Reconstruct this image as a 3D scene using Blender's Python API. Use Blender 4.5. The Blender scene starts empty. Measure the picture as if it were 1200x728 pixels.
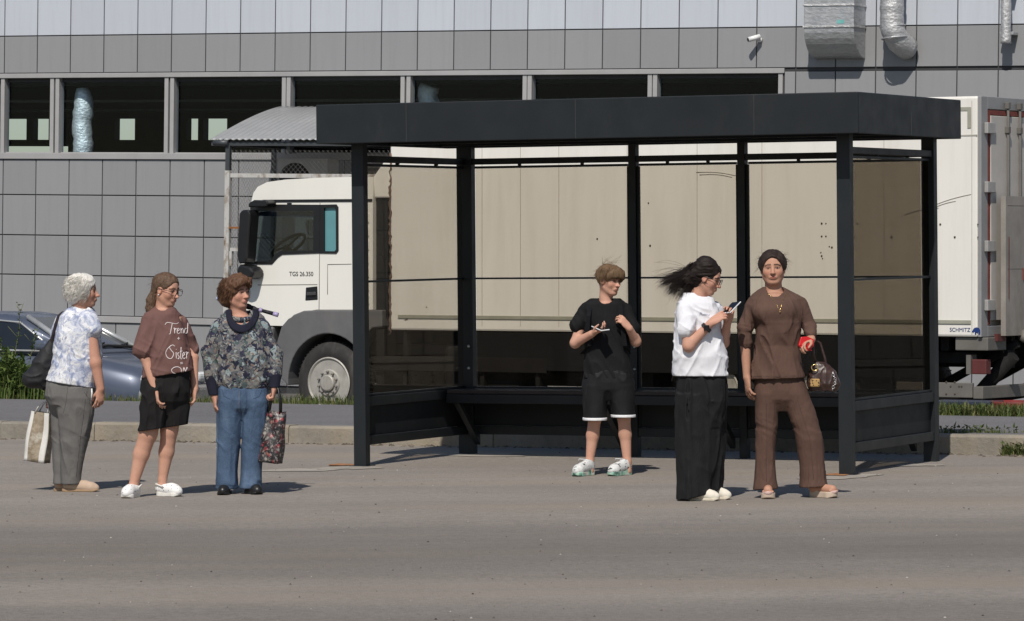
import bpy, bmesh, math, random
import numpy as np
from mathutils import Vector, Matrix, Euler
from mathutils.bvhtree import BVHTree
random.seed(7)
RNG = np.random.default_rng(7)
R = math.radians
scene = bpy.context.scene
COL = scene.collection

# ------------------------------------------------------------------ camera, world, sun, exposure
F_PX, HORIZON, EYE = 4800.0, 300.0, 1.65          # focal length and horizon in photo pixels, eye height in metres
cam_d = bpy.data.cameras.new('camera')
cam_d.sensor_width = 36.0
cam_d.lens = 36.0 * F_PX / 1200.0
cam_d.shift_y = -(364.0 - HORIZON) / 1200.0
cam_d.clip_start = 0.5
cam_d.clip_end = 3000.0
cam = bpy.data.objects.new('camera', cam_d)
cam.location = (0, 0, EYE)
cam.rotation_euler = (R(90), 0, 0)
COL.objects.link(cam)
scene.camera = cam

SUN_EL, SUN_X = R(50), -0.20
sun_h = Vector((SUN_X, -math.sqrt(1 - SUN_X ** 2)))
SUN_DIR = Vector((sun_h.x * math.cos(SUN_EL), sun_h.y * math.cos(SUN_EL), math.sin(SUN_EL)))
world = bpy.data.worlds.new('World')
scene.world = world
world.use_nodes = True
wn = world.node_tree.nodes
wl = world.node_tree.links
for n in list(wn):
    wn.remove(n)
sky = wn.new('ShaderNodeTexSky')
sky.sky_type = 'NISHITA'
sky.sun_disc = False
sky.sun_elevation = SUN_EL
sky.sun_rotation = math.atan2(sun_h.x, sun_h.y)
sky.dust_density = 0.7
bg = wn.new('ShaderNodeBackground')
bg.inputs['Strength'].default_value = 0.075
wo = wn.new('ShaderNodeOutputWorld')
wl.new(sky.outputs[0], bg.inputs[0])
wl.new(bg.outputs[0], wo.inputs[0])
sd = bpy.data.lights.new('sun', 'SUN')
sd.energy = 4.0
sd.angle = R(0.53)
sd.color = (1.0, 0.945, 0.87)
so = bpy.data.objects.new('sun', sd)
so.location = (0, -10, 30)
so.rotation_euler = (-SUN_DIR).to_track_quat('-Z', 'Y').to_euler()
COL.objects.link(so)
scene.view_settings.view_transform = 'Standard'
scene.view_settings.look = 'None'
scene.view_settings.gamma = 1.0
scene.view_settings.use_curve_mapping = False
scene.view_settings.exposure = 0.0
scene.render.film_transparent = False
try:
    scene.cycles.max_bounces = 8
    scene.cycles.transparent_max_bounces = 16
    scene.cycles.caustics_reflective = False
    scene.cycles.caustics_refractive = False
except Exception:
    pass

# ------------------------------------------------------------------ the ground's gentle slope
GX, GY, GX0, GY0 = 0.00883, 0.0047, -1.239, 32.093
def G(x, y):
    return GX * (x - GX0) + GY * (y - GY0)
def gp(px, py, dz=0.0):
    """point of the sloping asphalt seen at a photo position"""
    t, k = (px - 600.0) / F_PX, (py - HORIZON) / F_PX
    d = (EYE - dz + GX * GX0 + GY * GY0) / (k + GX * t + GY)
    return Vector((t * d, d, EYE - k * d))
def flatp(px, py, z):
    d = (EYE - z) * F_PX / (py - HORIZON)
    return Vector(((px - 600) / F_PX * d, d, z))

class Frame:
    """a yawed, slightly tilted local frame; pl() measures a photo position on its y = const plane"""
    def __init__(s, o, yaw, pitch=0.0, roll=0.0):
        s.o = Vector(o)
        s.eul = Euler((pitch, roll, yaw), 'XYZ')
        s.M = s.eul.to_matrix()
        s.Mi = s.M.transposed()
    def pl(s, px, py, y=0.0):
        ray = Vector(((px - 600) / F_PX, 1.0, (HORIZON - py) / F_PX))
        o = s.Mi @ (Vector((0, 0, EYE)) - s.o)
        r = s.Mi @ ray
        t = (y - o.y) / r.y
        p = o + r * t
        return p.x, p.z
    def x(s, px, y=0.0, py=300):
        return s.pl(px, py, y)[0]
    def z(s, px, py, y=0.0):
        return s.pl(px, py, y)[1]

# ------------------------------------------------------------------ object helpers
def tag(o, label=None, cat=None, group=None, kind=None):
    if label: o['label'] = label
    if cat: o['category'] = cat
    if group: o['group'] = group
    if kind: o['kind'] = kind
    return o
def empty(name, loc=(0, 0, 0), eul=(0, 0, 0)):
    o = bpy.data.objects.new(name, None)
    o.location = loc
    o.rotation_euler = eul
    o.empty_display_size = 0.1
    COL.objects.link(o)
    return o
def obj(name, bm, mat, parent=None, smooth=False, bevel=0, loc=None, eul=None, seg=2, ang=35):
    me = bpy.data.meshes.new(name)
    if isinstance(bm, bmesh.types.BMesh):
        bmesh.ops.recalc_face_normals(bm, faces=bm.faces[:])
        bm.to_mesh(me)
        bm.free()
    else:
        me = bm
    o = bpy.data.objects.new(name, me)
    COL.objects.link(o)
    if mat is not None:
        for m in (mat if isinstance(mat, (list, tuple)) else [mat]):
            me.materials.append(m)
    if smooth:
        me.polygons.foreach_set('use_smooth', [True] * len(me.polygons))
    if parent is not None: o.parent = parent
    if loc is not None: o.location = loc
    if eul is not None: o.rotation_euler = eul
    if bevel:
        b = o.modifiers.new('bevel', 'BEVEL')
        b.width = bevel
        b.segments = seg
        b.limit_method = 'ANGLE'
        b.angle_limit = R(ang)
        b.harden_normals = False
    return o
def B(): return bmesh.new()
def box(bm, x0, x1, y0, y1, z0, z1, mi=0):
    v = [bm.verts.new(p) for p in ((x0, y0, z0), (x1, y0, z0), (x1, y1, z0), (x0, y1, z0), (x0, y0, z1), (x1, y0, z1), (x1, y1, z1), (x0, y1, z1))]
    fs = []
    for q in ((0, 3, 2, 1), (4, 5, 6, 7), (0, 1, 5, 4), (1, 2, 6, 5), (2, 3, 7, 6), (3, 0, 4, 7)):
        f = bm.faces.new([v[i] for i in q])
        f.material_index = mi
        fs.append(f)
    return v
def prism(bm, poly, y0, y1, mi=0, y1poly=None):
    """polygon in (x, z) extruded along y"""
    a = [bm.verts.new((p[0], y0, p[1])) for p in poly]
    b = [bm.verts.new((p[0], y1, p[1])) for p in (y1poly or poly)]
    n = len(poly)
    fs = [bm.faces.new(a), bm.faces.new(b[::-1])]
    for i in range(n):
        fs.append(bm.faces.new((a[i], b[i], b[(i + 1) % n], a[(i + 1) % n])))
    for f in fs: f.material_index = mi
def hull_z(bm, poly, z0, z1, mi=0, poly1=None):
    """polygon in (x, y) extruded along z"""
    a = [bm.verts.new((p[0], p[1], z0)) for p in poly]
    b = [bm.verts.new((p[0], p[1], z1)) for p in (poly1 or poly)]
    n = len(poly)
    fs = [bm.faces.new(a[::-1]), bm.faces.new(b)]
    for i in range(n):
        fs.append(bm.faces.new((a[i], a[(i + 1) % n], b[(i + 1) % n], b[i])))
    for f in fs: f.material_index = mi
def tube(bm, pts, r, n=8, closed=False, cap=True):
    """round tube through points; r one radius or one per point"""
    P = [Vector(p) for p in pts]
    rs = [r] * len(P) if not hasattr(r, '__len__') else r
    m = len(P)
    rings = []
    prev = None
    for i in range(m):
        if closed: t = (P[(i + 1) % m] - P[i - 1])
        else: t = P[min(i + 1, m - 1)] - P[max(i - 1, 0)]
        if t.length < 1e-9: t = Vector((0, 0, 1))
        t.normalize()
        if prev is None:
            u = t.cross(Vector((0, 0, 1)))
            if u.length < 0.05: u = t.cross(Vector((0, 1, 0)))
        else:
            u = prev - t * prev.dot(t)
        u.normalize()
        prev = u
        w = t.cross(u)
        rings.append([bm.verts.new(P[i] + (u * math.cos(2 * math.pi * k / n) + w * math.sin(2 * math.pi * k / n)) * rs[i]) for k in range(n)])
    for i in range(m if closed else m - 1):
        a, b = rings[i], rings[(i + 1) % m]
        for k in range(n):
            f = bm.faces.new((a[k], a[(k + 1) % n], b[(k + 1) % n], b[k]))
            f.smooth = True
    if cap and not closed:
        bm.faces.new(rings[0][::-1])
        bm.faces.new(rings[-1])
def lathe(bm, prof, c, axis='y', n=32, mi=0):
    """profile [(r, h)] turned round an axis through c"""
    rings = []
    for r, h in prof:
        ring = []
        for k in range(n):
            a = 2 * math.pi * k / n
            if axis == 'y': p = (c[0] + r * math.cos(a), c[1] + h, c[2] + r * math.sin(a))
            elif axis == 'x': p = (c[0] + h, c[1] + r * math.cos(a), c[2] + r * math.sin(a))
            else: p = (c[0] + r * math.cos(a), c[1] + r * math.sin(a), c[2] + h)
            ring.append(bm.verts.new(p))
        rings.append(ring)
    for i in range(len(rings) - 1):
        for k in range(n):
            f = bm.faces.new((rings[i][k], rings[i][(k + 1) % n], rings[i + 1][(k + 1) % n], rings[i + 1][k]))
            f.smooth = True
            f.material_index = mi
    for ring in (rings[0], rings[-1]):
        try:
            f = bm.faces.new(ring)
            f.material_index = mi
        except ValueError:
            pass
def circle(c, u, w, r, n=24):
    c, u, w = Vector(c), Vector(u), Vector(w)
    return [c + (u * math.cos(2 * math.pi * k / n) + w * math.sin(2 * math.pi * k / n)) * r for k in range(n)]
def text_bm(s, size):
    cu = bpy.data.curves.new('lettering', 'FONT')
    cu.body = s
    cu.size = size
    cu.extrude = 0.002
    o = bpy.data.objects.new('lettering', cu)
    COL.objects.link(o)
    dg = bpy.context.evaluated_depsgraph_get()
    me = bpy.data.meshes.new_from_object(o.evaluated_get(dg))
    bpy.data.objects.remove(o)
    bpy.data.curves.remove(cu)
    return me
def boolean(o, cutters):
    """cut meshes out of o for good"""
    tmp = []
    for bm in cutters:
        c = obj('cutter', bm, None)
        c.matrix_world = o.matrix_basis
        if o.parent: c.parent = o.parent
        m = o.modifiers.new('cut', 'BOOLEAN')
        m.operation = 'DIFFERENCE'
        m.object = c
        m.solver = 'EXACT'
        tmp.append(c)
    bpy.context.view_layer.update()
    dg = bpy.context.evaluated_depsgraph_get()
    me = bpy.data.meshes.new_from_object(o.evaluated_get(dg))
    o.modifiers.clear()
    o.data = me
    for c in tmp: bpy.data.objects.remove(c)
    return o

# ------------------------------------------------------------------ materials
class N:
    def __init__(s, name):
        s.m = bpy.data.materials.new(name)
        s.m.use_nodes = True
        s.t = s.m.node_tree
        s.b = s.t.nodes['Principled BSDF']
        s.out = s.t.nodes['Material Output']
        s.tc = s.new('ShaderNodeTexCoord')
    def new(s, t, **k):
        n = s.t.nodes.new(t)
        for a, v in k.items(): setattr(n, a, v)
        return n
    def link(s, a, b): s.t.links.new(a, b)
    def val(s, i, v):
        if hasattr(v, 'is_output'): s.link(v, i)
        else: i.default_value = v
    def coords(s, scale=(1, 1, 1), rot=(0, 0, 0), src='Object', loc=(0, 0, 0)):
        mp = s.new('ShaderNodeMapping')
        mp.inputs['Scale'].default_value = scale
        mp.inputs['Rotation'].default_value = rot
        mp.inputs['Location'].default_value = loc
        s.link(s.tc.outputs[src], mp.inputs[0])
        return mp.outputs[0]
    def noise(s, scale, detail=4, rough=0.55, co=None, dist=0.0):
        n = s.new('ShaderNodeTexNoise')
        n.inputs['Scale'].default_value = scale
        n.inputs['Detail'].default_value = detail
        n.inputs['Roughness'].default_value = rough
        n.inputs['Distortion'].default_value = dist
        s.link(co if co is not None else s.tc.outputs['Object'], n.inputs['Vector'])
        return n.outputs[0]
    def voro(s, scale, co=None, feature='F1', out=0, rnd=1.0):
        n = s.new('ShaderNodeTexVoronoi')
        n.feature = feature
        n.inputs['Scale'].default_value = scale
        n.inputs['Randomness'].default_value = rnd
        s.link(co if co is not None else s.tc.outputs['Object'], n.inputs['Vector'])
        return n.outputs[out]
    def ramp(s, f, stops, interp='LINEAR'):
        n = s.new('ShaderNodeValToRGB')
        n.color_ramp.interpolation = interp
        e = n.color_ramp.elements
        while len(e) < len(stops): e.new(0.5)
        for k, (p, c) in enumerate(stops):
            e[k].position = p
            e[k].color = (*c, 1) if hasattr(c, '__len__') else (c, c, c, 1)
        s.val(n.inputs[0], f)
        return n.outputs[0]
    def mix(s, f, a, b, mode='MIX'):
        n = s.new('ShaderNodeMix', data_type='RGBA', blend_type=mode)
        s.val(n.inputs[0], f)
        for i, v in ((6, a), (7, b)):
            if hasattr(v, 'is_output'): s.link(v, n.inputs[i])
            else: n.inputs[i].default_value = (*v, 1)
        return n.outputs[2]
    def math(s, op, a, b=0.0, c=0.0):
        n = s.new('ShaderNodeMath', operation=op)
        s.val(n.inputs[0], a)
        s.val(n.inputs[1], b)
        s.val(n.inputs[2], c)
        return n.outputs[0]
    def sep(s, v):
        n = s.new('ShaderNodeSeparateXYZ')
        s.link(v, n.inputs[0])
        return n.outputs
    def bump(s, h, strength=0.3, dist=0.01):
        n = s.new('ShaderNodeBump')
        n.inputs['Strength'].default_value = strength
        n.inputs['Distance'].default_value = dist
        s.link(h, n.inputs['Height'])
        s.link(n.outputs[0], s.b.inputs['Normal'])
        return n
    def col(s, c):
        if hasattr(c, 'is_output'): s.link(c, s.b.inputs['Base Color'])
        else: s.b.inputs['Base Color'].default_value = (*c, 1)
    def set(s, **k):
        for a, v in k.items():
            s.val(s.b.inputs[a.replace('_', ' ')], v)
        return s

def plain(name, c, rough=0.6, metal=0.0, var=0.12, nscale=6.0, bump=0.0, bscale=60.0, spec=0.5, dirt=None):
    """paint, plastic, metal or stone with a gentle mottling of its own"""
    n = N(name)
    f = n.noise(nscale, 5, 0.6)
    lo = tuple(x * (1 - var) for x in c)
    hi = tuple(min(1, x * (1 + var)) for x in c)
    cc = n.ramp(f, [(0.3, lo), (0.7, hi)])
    if dirt:
        g = n.ramp(n.noise(nscale * 0.6, 6, 0.7, n.coords((1, 1, 0.35))), [(0.5, 0.0), (0.72, 1.0)])
        cc = n.mix(n.math('MULTIPLY', g, dirt[1]), cc, dirt[0])
    n.col(cc)
    n.set(Roughness=n.ramp(n.noise(nscale * 2.3, 3), [(0.2, max(0.02, rough - 0.1)), (0.8, min(1, rough + 0.1))]), Metallic=metal)
    n.b.inputs['Specular IOR Level'].default_value = spec
    if bump: n.bump(n.noise(bscale, 4), bump, 0.004)
    return n.m

def glass(name, tint, gloss=0.08, rough=0.02, fres=0.5, dust=0.0):
    """thin pane: tinted transparency under a weak mirror"""
    n = N(name)
    tr = n.new('ShaderNodeBsdfTransparent')
    tr.inputs[0].default_value = (*tint, 1)
    gl = n.new('ShaderNodeBsdfGlossy')
    gl.inputs['Roughness'].default_value = rough
    lw = n.new('ShaderNodeLayerWeight')
    lw.inputs[0].default_value = 0.25
    mx = n.new('ShaderNodeMixShader')
    n.link(n.math('MULTIPLY_ADD', lw.outputs['Fresnel'], fres, gloss), mx.inputs[0])
    n.link(tr.outputs[0], mx.inputs[1])
    n.link(gl.outputs[0], mx.inputs[2])
    if dust:
        df = n.new('ShaderNodeBsdfDiffuse')
        df.inputs[0].default_value = (0.42, 0.38, 0.32, 1)
        sm = n.noise(2.2, 7, 0.7, n.coords((1.5, 1.5, 0.5)), 0.6)
        sp = n.noise(55, 3, 0.6)
        fac = n.math('ADD', n.math('MULTIPLY', n.ramp(sm, [(0.40, 0.0), (0.75, 1.0)]), dust), n.math('MULTIPLY', n.ramp(sp, [(0.62, 0.0), (0.72, 1.0)]), dust * 0.8))
        m2 = n.new('ShaderNodeMixShader')
        n.link(fac, m2.inputs[0]); n.link(mx.outputs[0], m2.inputs[1]); n.link(df.outputs[0], m2.inputs[2])
        mx = m2
    n.link(mx.outputs[0], n.out.inputs[0])
    return n.m

def fabric(name, c, var=0.1, rough=0.9, weave=900.0, folds=0.25, sheen=0.0):
    n = N(name)
    f = n.noise(9, 5, 0.6)
    n.col(n.ramp(f, [(0.3, tuple(x * (1 - var) for x in c)), (0.7, tuple(min(1, x * (1 + var)) for x in c))]))
    n.set(Roughness=rough, Sheen_Weight=sheen)
    n.b.inputs['Specular IOR Level'].default_value = 0.25
    cr = n.noise(26, 4, 0.55, n.coords((1, 1, 0.28), (0.25, 0.3, 0)), 1.2)
    h = n.math('ADD', n.math('MULTIPLY', n.noise(weave * 0.3, 2), 0.05), cr)
    n.bump(h, min(1.0, folds * 1.6), 0.012)
    return n
# ------------------------------------------------------------------ the setting: road, kerb, sidewalk, verge, yard
def asphalt(name, c, tracks=False):
    n = N(name)
    co = n.coords()
    fine = n.voro(75, co, 'F1')
    grit = n.noise(140, 3, 0.7)
    big = n.noise(0.55, 6, 0.62, n.coords((1, 1.6, 1)))
    mid = n.noise(5.0, 6, 0.7)
    cc = n.ramp(big, [(0.28, tuple(x * 0.80 for x in c)), (0.5, c), (0.75, tuple(x * 1.16 for x in c))])
    cc = n.mix(n.ramp(mid, [(0.35, 0.0), (0.75, 0.45)]), cc, tuple(x * 0.72 for x in c))
    cc = n.mix(n.ramp(grit, [(0.40, 0.0), (0.72, 0.7)]), cc, tuple(x * 1.45 for x in c))
    cc = n.mix(n.ramp(fine, [(0.05, 0.55), (0.2, 0.0)]), cc, tuple(x * 0.4 for x in c))
    gr2 = n.noise(24, 6, 0.8)
    cc = n.mix(n.ramp(gr2, [(0.36, 0.55), (0.50, 0.0)]), cc, tuple(x * 0.62 for x in c))
    cc = n.mix(n.ramp(gr2, [(0.52, 0.0), (0.66, 0.5)]), cc, tuple(x * 1.35 for x in c))
    # light and dark single stones
    st = n.voro(22, co, 'F1')
    cc = n.mix(n.ramp(st, [(0.03, 0.8), (0.075, 0.0)]), cc, tuple(min(1, x * 1.9) for x in c))
    st2 = n.voro(9, n.coords(loc=(3.3, 1.2, 0)), 'F1')
    cc = n.mix(n.ramp(st2, [(0.02, 0.9), (0.05, 0.0)]), cc, tuple(x * 0.3 for x in c))
    if tracks:
        # long tyre-polished lanes and dusty stripes running along the road
        xyz = n.sep(n.coords(rot=(0, 0, R(1.5))))
        w = n.math('ADD', xyz[1], n.math('MULTIPLY', n.noise(0.35, 3), 0.9))
        s1 = n.noise(1.0, 4, 0.6, n.coords((0.05, 0.9, 1), (0, 0, R(1.5))))
        cc = n.mix(n.ramp(s1, [(0.42, 0.0), (0.68, 0.42)]), cc, (c[0] * 0.68, c[1] * 0.68, c[2] * 0.70))
        s2 = n.noise(1.0, 4, 0.6, n.coords((0.06, 0.6, 1), (0, 0, R(1.5)), loc=(5, 2, 0)))
        cc = n.mix(n.ramp(s2, [(0.5, 0.0), (0.68, 0.5)]), cc, (c[0] * 1.12, c[1] * 1.02, c[2] * 0.86))
        # the carriageway is an older, darker surfacing than the bay
        lane = n.math('MULTIPLY', n.math('SUBTRACT', w, 16.0), 1.0 / 14.0)
        dk = lambda q: tuple(x * q for x in c)
        tone = n.ramp(lane, [(0.0, 0.70), (0.20, 0.72), (0.30, 0.78), (0.345, 0.98), (0.385, 0.97), (0.43, 0.80), (0.55, 0.73), (0.66, 0.80), (0.74, 0.92), (0.82, 1.0)])
        cc = n.mix(1.0, cc, tone, 'MULTIPLY')
        # thin meandering cracks
        cr = n.voro(0.33, n.coords((1, 1.4, 1)), 'DISTANCE_TO_EDGE')
        wob = n.new('ShaderNodeVectorMath', operation='ADD')
        nn = n.new('ShaderNodeTexNoise')
        nn.inputs['Scale'].default_value = 2.5
        nn.inputs['Detail'].default_value = 5
        n.link(n.tc.outputs['Object'], nn.inputs['Vector'])
        sc = n.new('ShaderNodeVectorMath', operation='SCALE')
        sc.inputs['Scale'].default_value = 0.6
        n.link(nn.outputs['Color'], sc.inputs[0])
        n.link(n.tc.outputs['Object'], wob.inputs[0])
        n.link(sc.outputs[0], wob.inputs[1])
        cr = n.voro(0.30, wob.outputs[0], 'DISTANCE_TO_EDGE')
        cc = n.mix(n.ramp(n.math('ADD', cr, n.ramp(n.noise(0.12, 2), [(0.42, 0.05), (0.62, 0.0)])), [(0.0, 0.30), (0.006, 0.0)]), cc, tuple(x * 0.45 for x in c))
    n.col(cc)
    n.set(Roughness=0.92)
    n.b.inputs['Specular IOR Level'].default_value = 0.25
    n.bump(n.math('ADD', n.math('MULTIPLY', fine, 0.8), n.math('ADD', grit, mid)), 0.7, 0.008)
    return n.m
def concrete(name, c, tint=(0.30, 0.24, 0.16)):
    n = N(name)
    cc = n.ramp(n.noise(2.2, 7, 0.65), [(0.3, tuple(x * 0.7 for x in c)), (0.7, tuple(x * 1.15 for x in c))])
    cc = n.mix(n.ramp(n.noise(0.9, 6, 0.7, n.coords((1, 1, 0.4))), [(0.45, 0.0), (0.7, 0.6)]), cc, tint)
    cc = n.mix(n.ramp(n.noise(26, 5, 0.7), [(0.55, 0.0), (0.75, 0.6)]), cc, tuple(x * 0.45 for x in c))
    n.col(cc)
    n.set(Roughness=0.93)
    n.bump(n.noise(20, 7, 0.7), 0.6, 0.02)
    return n.m
M_road = asphalt('asphalt', (0.266, 0.238, 0.211), True)
M_walk = asphalt('sidewalk asphalt', (0.150, 0.145, 0.148))
M_kerb = concrete('kerb concrete', (0.27, 0.245, 0.205))
M_soil = plain('dusty soil', (0.10, 0.085, 0.06), 0.95, 0, 0.4, 3, 0.6, 30)
M_yard = concrete('yard concrete', (0.13, 0.125, 0.115), (0.11, 0.095, 0.075))

K0, K1 = gp(0, 514), gp(1200, 534)
kd = Vector((K1.x - K0.x, K1.y - K0.y)).normalized()
kn = Vector((-kd.y, kd.x))
S0 = Vector((0, 0)); 
def kpt(a, off):           # a metres along the kerb, off metres behind it
    return Vector((K0.x + kd.x * a + kn.x * off, K0.y + kd.y * a + kn.y * off))
def strip(bm, offs, a0, a1, step=0.5, jag=0.0):
    """sheet along the kerb; offs = [(off, dz)]"""
    n = int((a1 - a0) / step)
    rows = []
    for i in range(n + 1):
        a = a0 + (a1 - a0) * i / n
        row = []
        for off, dz in offs:
            o2, d2 = off(a) if callable(off) else off, dz
            p = kpt(a, o2)
            row.append(bm.verts.new((p.x, p.y, (G(p.x, p.y) + d2) if d2 > -0.3 else d2)))
        rows.append(row)
    for i in range(n):
        for j in range(len(offs) - 1):
            bm.faces.new((rows[i][j], rows[i + 1][j], rows[i + 1][j + 1], rows[i][j + 1]))
bm = B()
c0, c1 = kpt(-32, 0.05), kpt(42, 0.05)
vs = [bm.verts.new((x, y, G(x, y))) for x, y in ((c0.x, c0.y), (c0.x, -40), (c1.x, -40), (c1.x, c1.y))]
bm.faces.new(vs)
tag(obj('road', bm, M_road), kind='structure')
KW, KH = 0.18, 0.155
# kerb: separate cast stones with gaps and chipped edges, one structure
bm = B()
a = -32.0
rk = random.Random(3)
while a < 42:
    L = 1.0
    w = rk.uniform(-0.005, 0.005)
    dz = rk.uniform(-0.004, 0.004)
    pts = []
    for aa in (a + 0.0025, a + L - 0.0025):
        for off, z in ((0.0 + w, -0.1), (0.012 + w, KH - 0.02 + dz), (0.03 + w, KH + dz), (KW, KH + dz), (KW, -0.1)):
            p = kpt(aa, off)
            pts.append(bm.verts.new((p.x, p.y, G(p.x, p.y) + z)))
    for j in range(4):
        bm.faces.new((pts[j], pts[j + 5], pts[j + 6], pts[j + 1]))
    bm.faces.new(pts[4::-1])
    bm.faces.new(pts[5:10])
    a += L
tag(obj('kerb', bm, M_kerb), kind='structure')
# the back edge of the sidewalk
e0, e1 = gp(0, 467.5, 0.14), gp(1200, 488.5, 0.14)
def back_off(a):
    d0 = (Vector((e0.x, e0.y)) - Vector((K0.x, K0.y)))
    d1 = (Vector((e1.x, e1.y)) - Vector((K0.x, K0.y)))
    a0, o0, a1_, o1 = d0.dot(kd), d0.dot(kn), d1.dot(kd), d1.dot(kn)
    t = max(-0.5, min(1.6, (a - a0) / (a1_ - a0)))
    return o0 + (o1 - o0) * t
bm = B()
strip(bm, [(KW + 0.002, 0.13), (KW + 0.05, 0.14), (lambda a: back_off(a), 0.14), (lambda a: back_off(a) + 0.06, 0.06)], -32, 42)
tag(obj('sidewalk', bm, M_walk), kind='structure')
YARD = -0.40
bm = B()
strip(bm, [(lambda a: back_off(a) + 0.03, 0.12), (lambda a: back_off(a) + 0.55 + 0.08 * math.sin(a * 2.3), 0.10), (lambda a: back_off(a) + 1.5, -0.12), (lambda a: back_off(a) + 2.6, YARD - 0.02)], -32, 42)
tag(obj('verge', bm, M_soil, smooth=True), kind='structure')
bm = B()
y0, y1 = kpt(-32, back_off(-32) + 1.9), kpt(42, back_off(42) + 1.9)
vs = [bm.verts.new((p[0], p[1], YARD - 0.004)) for p in ((y0.x, y0.y), (y1.x, y1.y), (80, 130), (-80, 130))]
bm.faces.new(vs)
tag(obj('yard', bm, M_yard), kind='structure')
bm = B()
vs = [bm.verts.new((x, y, -1.6)) for x, y in ((-1200, -1200), (1200, -1200), (1200, 1200), (-1200, 1200))]
bm.faces.new(vs)
tag(obj('terrain', bm, M_yard), kind='structure')

# concrete patch and rust stain round the front posts, a chalky drip on the asphalt
M_patch = concrete('mortar', (0.34, 0.31, 0.27), (0.36, 0.31, 0.25))
M_rust = plain('rust stain', (0.30, 0.135, 0.055), 0.95, 0, 0.35, 20)

# ------------------------------------------------------------------ the clad building
BF = Frame((0, 59.5, -0.5), R(-26), 0, 0.0135)
bld = empty('clad_building', BF.o, BF.eul)
tag(bld, 'grey panel clad industrial building with a long strip of dark windows', 'building')
PW = 0.5985
X0 = BF.x(3.3)
def facade_mat(name, c):
    n = N(name)
    g = n.new('ShaderNodeNewGeometry')
    rnd = g.outputs['Random Per Island']
    cc = n.ramp(rnd, [(0.0, tuple(x * 0.95 for x in c)), (1.0, tuple(x * 1.05 for x in c))])
    st = n.noise(3.0, 6, 0.65, n.coords((3.5, 1, 0.22)))
    cc = n.mix(n.ramp(st, [(0.48, 0.0), (0.75, 0.22)]), cc, tuple(x * 0.7 for x in c))
    n.col(cc)
    n.set(Roughness=0.5, Metallic=0.0)
    n.bump(n.noise(1.6, 2), 0.1, 0.03)
    return n.m
M_pan = facade_mat('grey cladding', (0.270, 0.272, 0.279))
M_pan_hi = facade_mat('pale cladding', (0.50, 0.53, 0.58))
M_joint = plain('dark joint', (0.05, 0.05, 0.052), 0.8)
M_trim = plain('window trim', (0.34, 0.335, 0.335), 0.55, 0, 0.06, 3)
ZL = {k: v + 0.5 for k, v in dict(top=4.925, head=4.275, wb=3.126, sill=3.03, r1=2.48, r2=1.86, r3=1.25, r4=0.64, ledge=0.54, base=-0.05).items()}
WIN_END = BF.x(912, 0, 90)
gap = 0.008
bm = B(); bmh = B()
def panel(b, x0, x1, z0, z1):
    v = box(b, x0 + gap, x1 - gap, -0.022, 0.0, z0 + gap, z1 - gap)
xa, xb = X0 - 22 * PW, X0 + 62 * PW
i = -22
while i < 62:
    x0, x1 = X0 + i * PW, X0 + (i + 1) * PW
    for z0, z1 in ((ZL['r1'], ZL['sill']), (ZL['r2'], ZL['r1']), (ZL['r3'], ZL['r2']), (ZL['r4'], ZL['r3']), (ZL['base'] - 0.3, ZL['ledge'])):
        sh = 0.27 if z1 == ZL['ledge'] else 0
        panel(bm, x0 + sh, x1 + sh, z0, z1)
    panel(bm, x0, x1, ZL['head'] + 0.075, ZL['top'])
    k = 0
    z = ZL['top']
    while z < 9.0:
        panel(bmh if k == 0 else bmh, x0, x1, z, z + 1.25)
        z += 1.25
        k += 1
    # right of the window strip two more rows of panels
    if x0 > WIN_END + 0.04:
        panel(bm, x0, x1, ZL['head'] - 0.56, ZL['head'] + 0.03)
        panel(bm, x0, x1, ZL['sill'], ZL['head'] - 0.56)
    elif x1 > WIN_END + 0.12:
        panel(bm, WIN_END + 0.10, x1, ZL['head'] - 0.56, ZL['head'] + 0.03)
        panel(bm, WIN_END + 0.10, x1, ZL['sill'], ZL['head'] - 0.56)
    i += 1
obj('cladding', bm, M_pan, bld, bevel=0.004, seg=1)
obj('upper_cladding', bmh, M_pan_hi, bld, bevel=0.004, seg=1)
# masonry behind the cladding, with the strip left open
bm = B()
box(bm, xa, xb, 0.003, 0.30, -0.4, ZL['sill'])
box(bm, xa, xb, 0.003, 0.30, ZL['head'] + 0.04, 10.0)
box(bm, WIN_END + 0.06, xb, 0.003, 0.30, ZL['sill'] + 0.002, ZL['head'] + 0.038)
box(bm, xa, xa + 0.3, 0.302, 14, -0.4, 10.0)
box(bm, xb - 0.3, xb, 0.302, 14, -0.4, 10.0)
obj('wall', bm, M_joint, bld)
# trims: head strip, sill strip and the low ledge
bm = B()
box(bm, xa, WIN_END + 0.10, -0.03, 0.12, ZL['head'] + 0.002, ZL['head'] + 0.073)
box(bm, xa, WIN_END + 0.10, -0.05, 0.14, ZL['sill'] + 0.002, ZL['wb'])
box(bm, xa, xb, -0.05, 0.0, ZL['ledge'] + 0.002, ZL['r4'] - 0.002)
obj('trim', bm, M_trim, bld, bevel=0.006)
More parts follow.
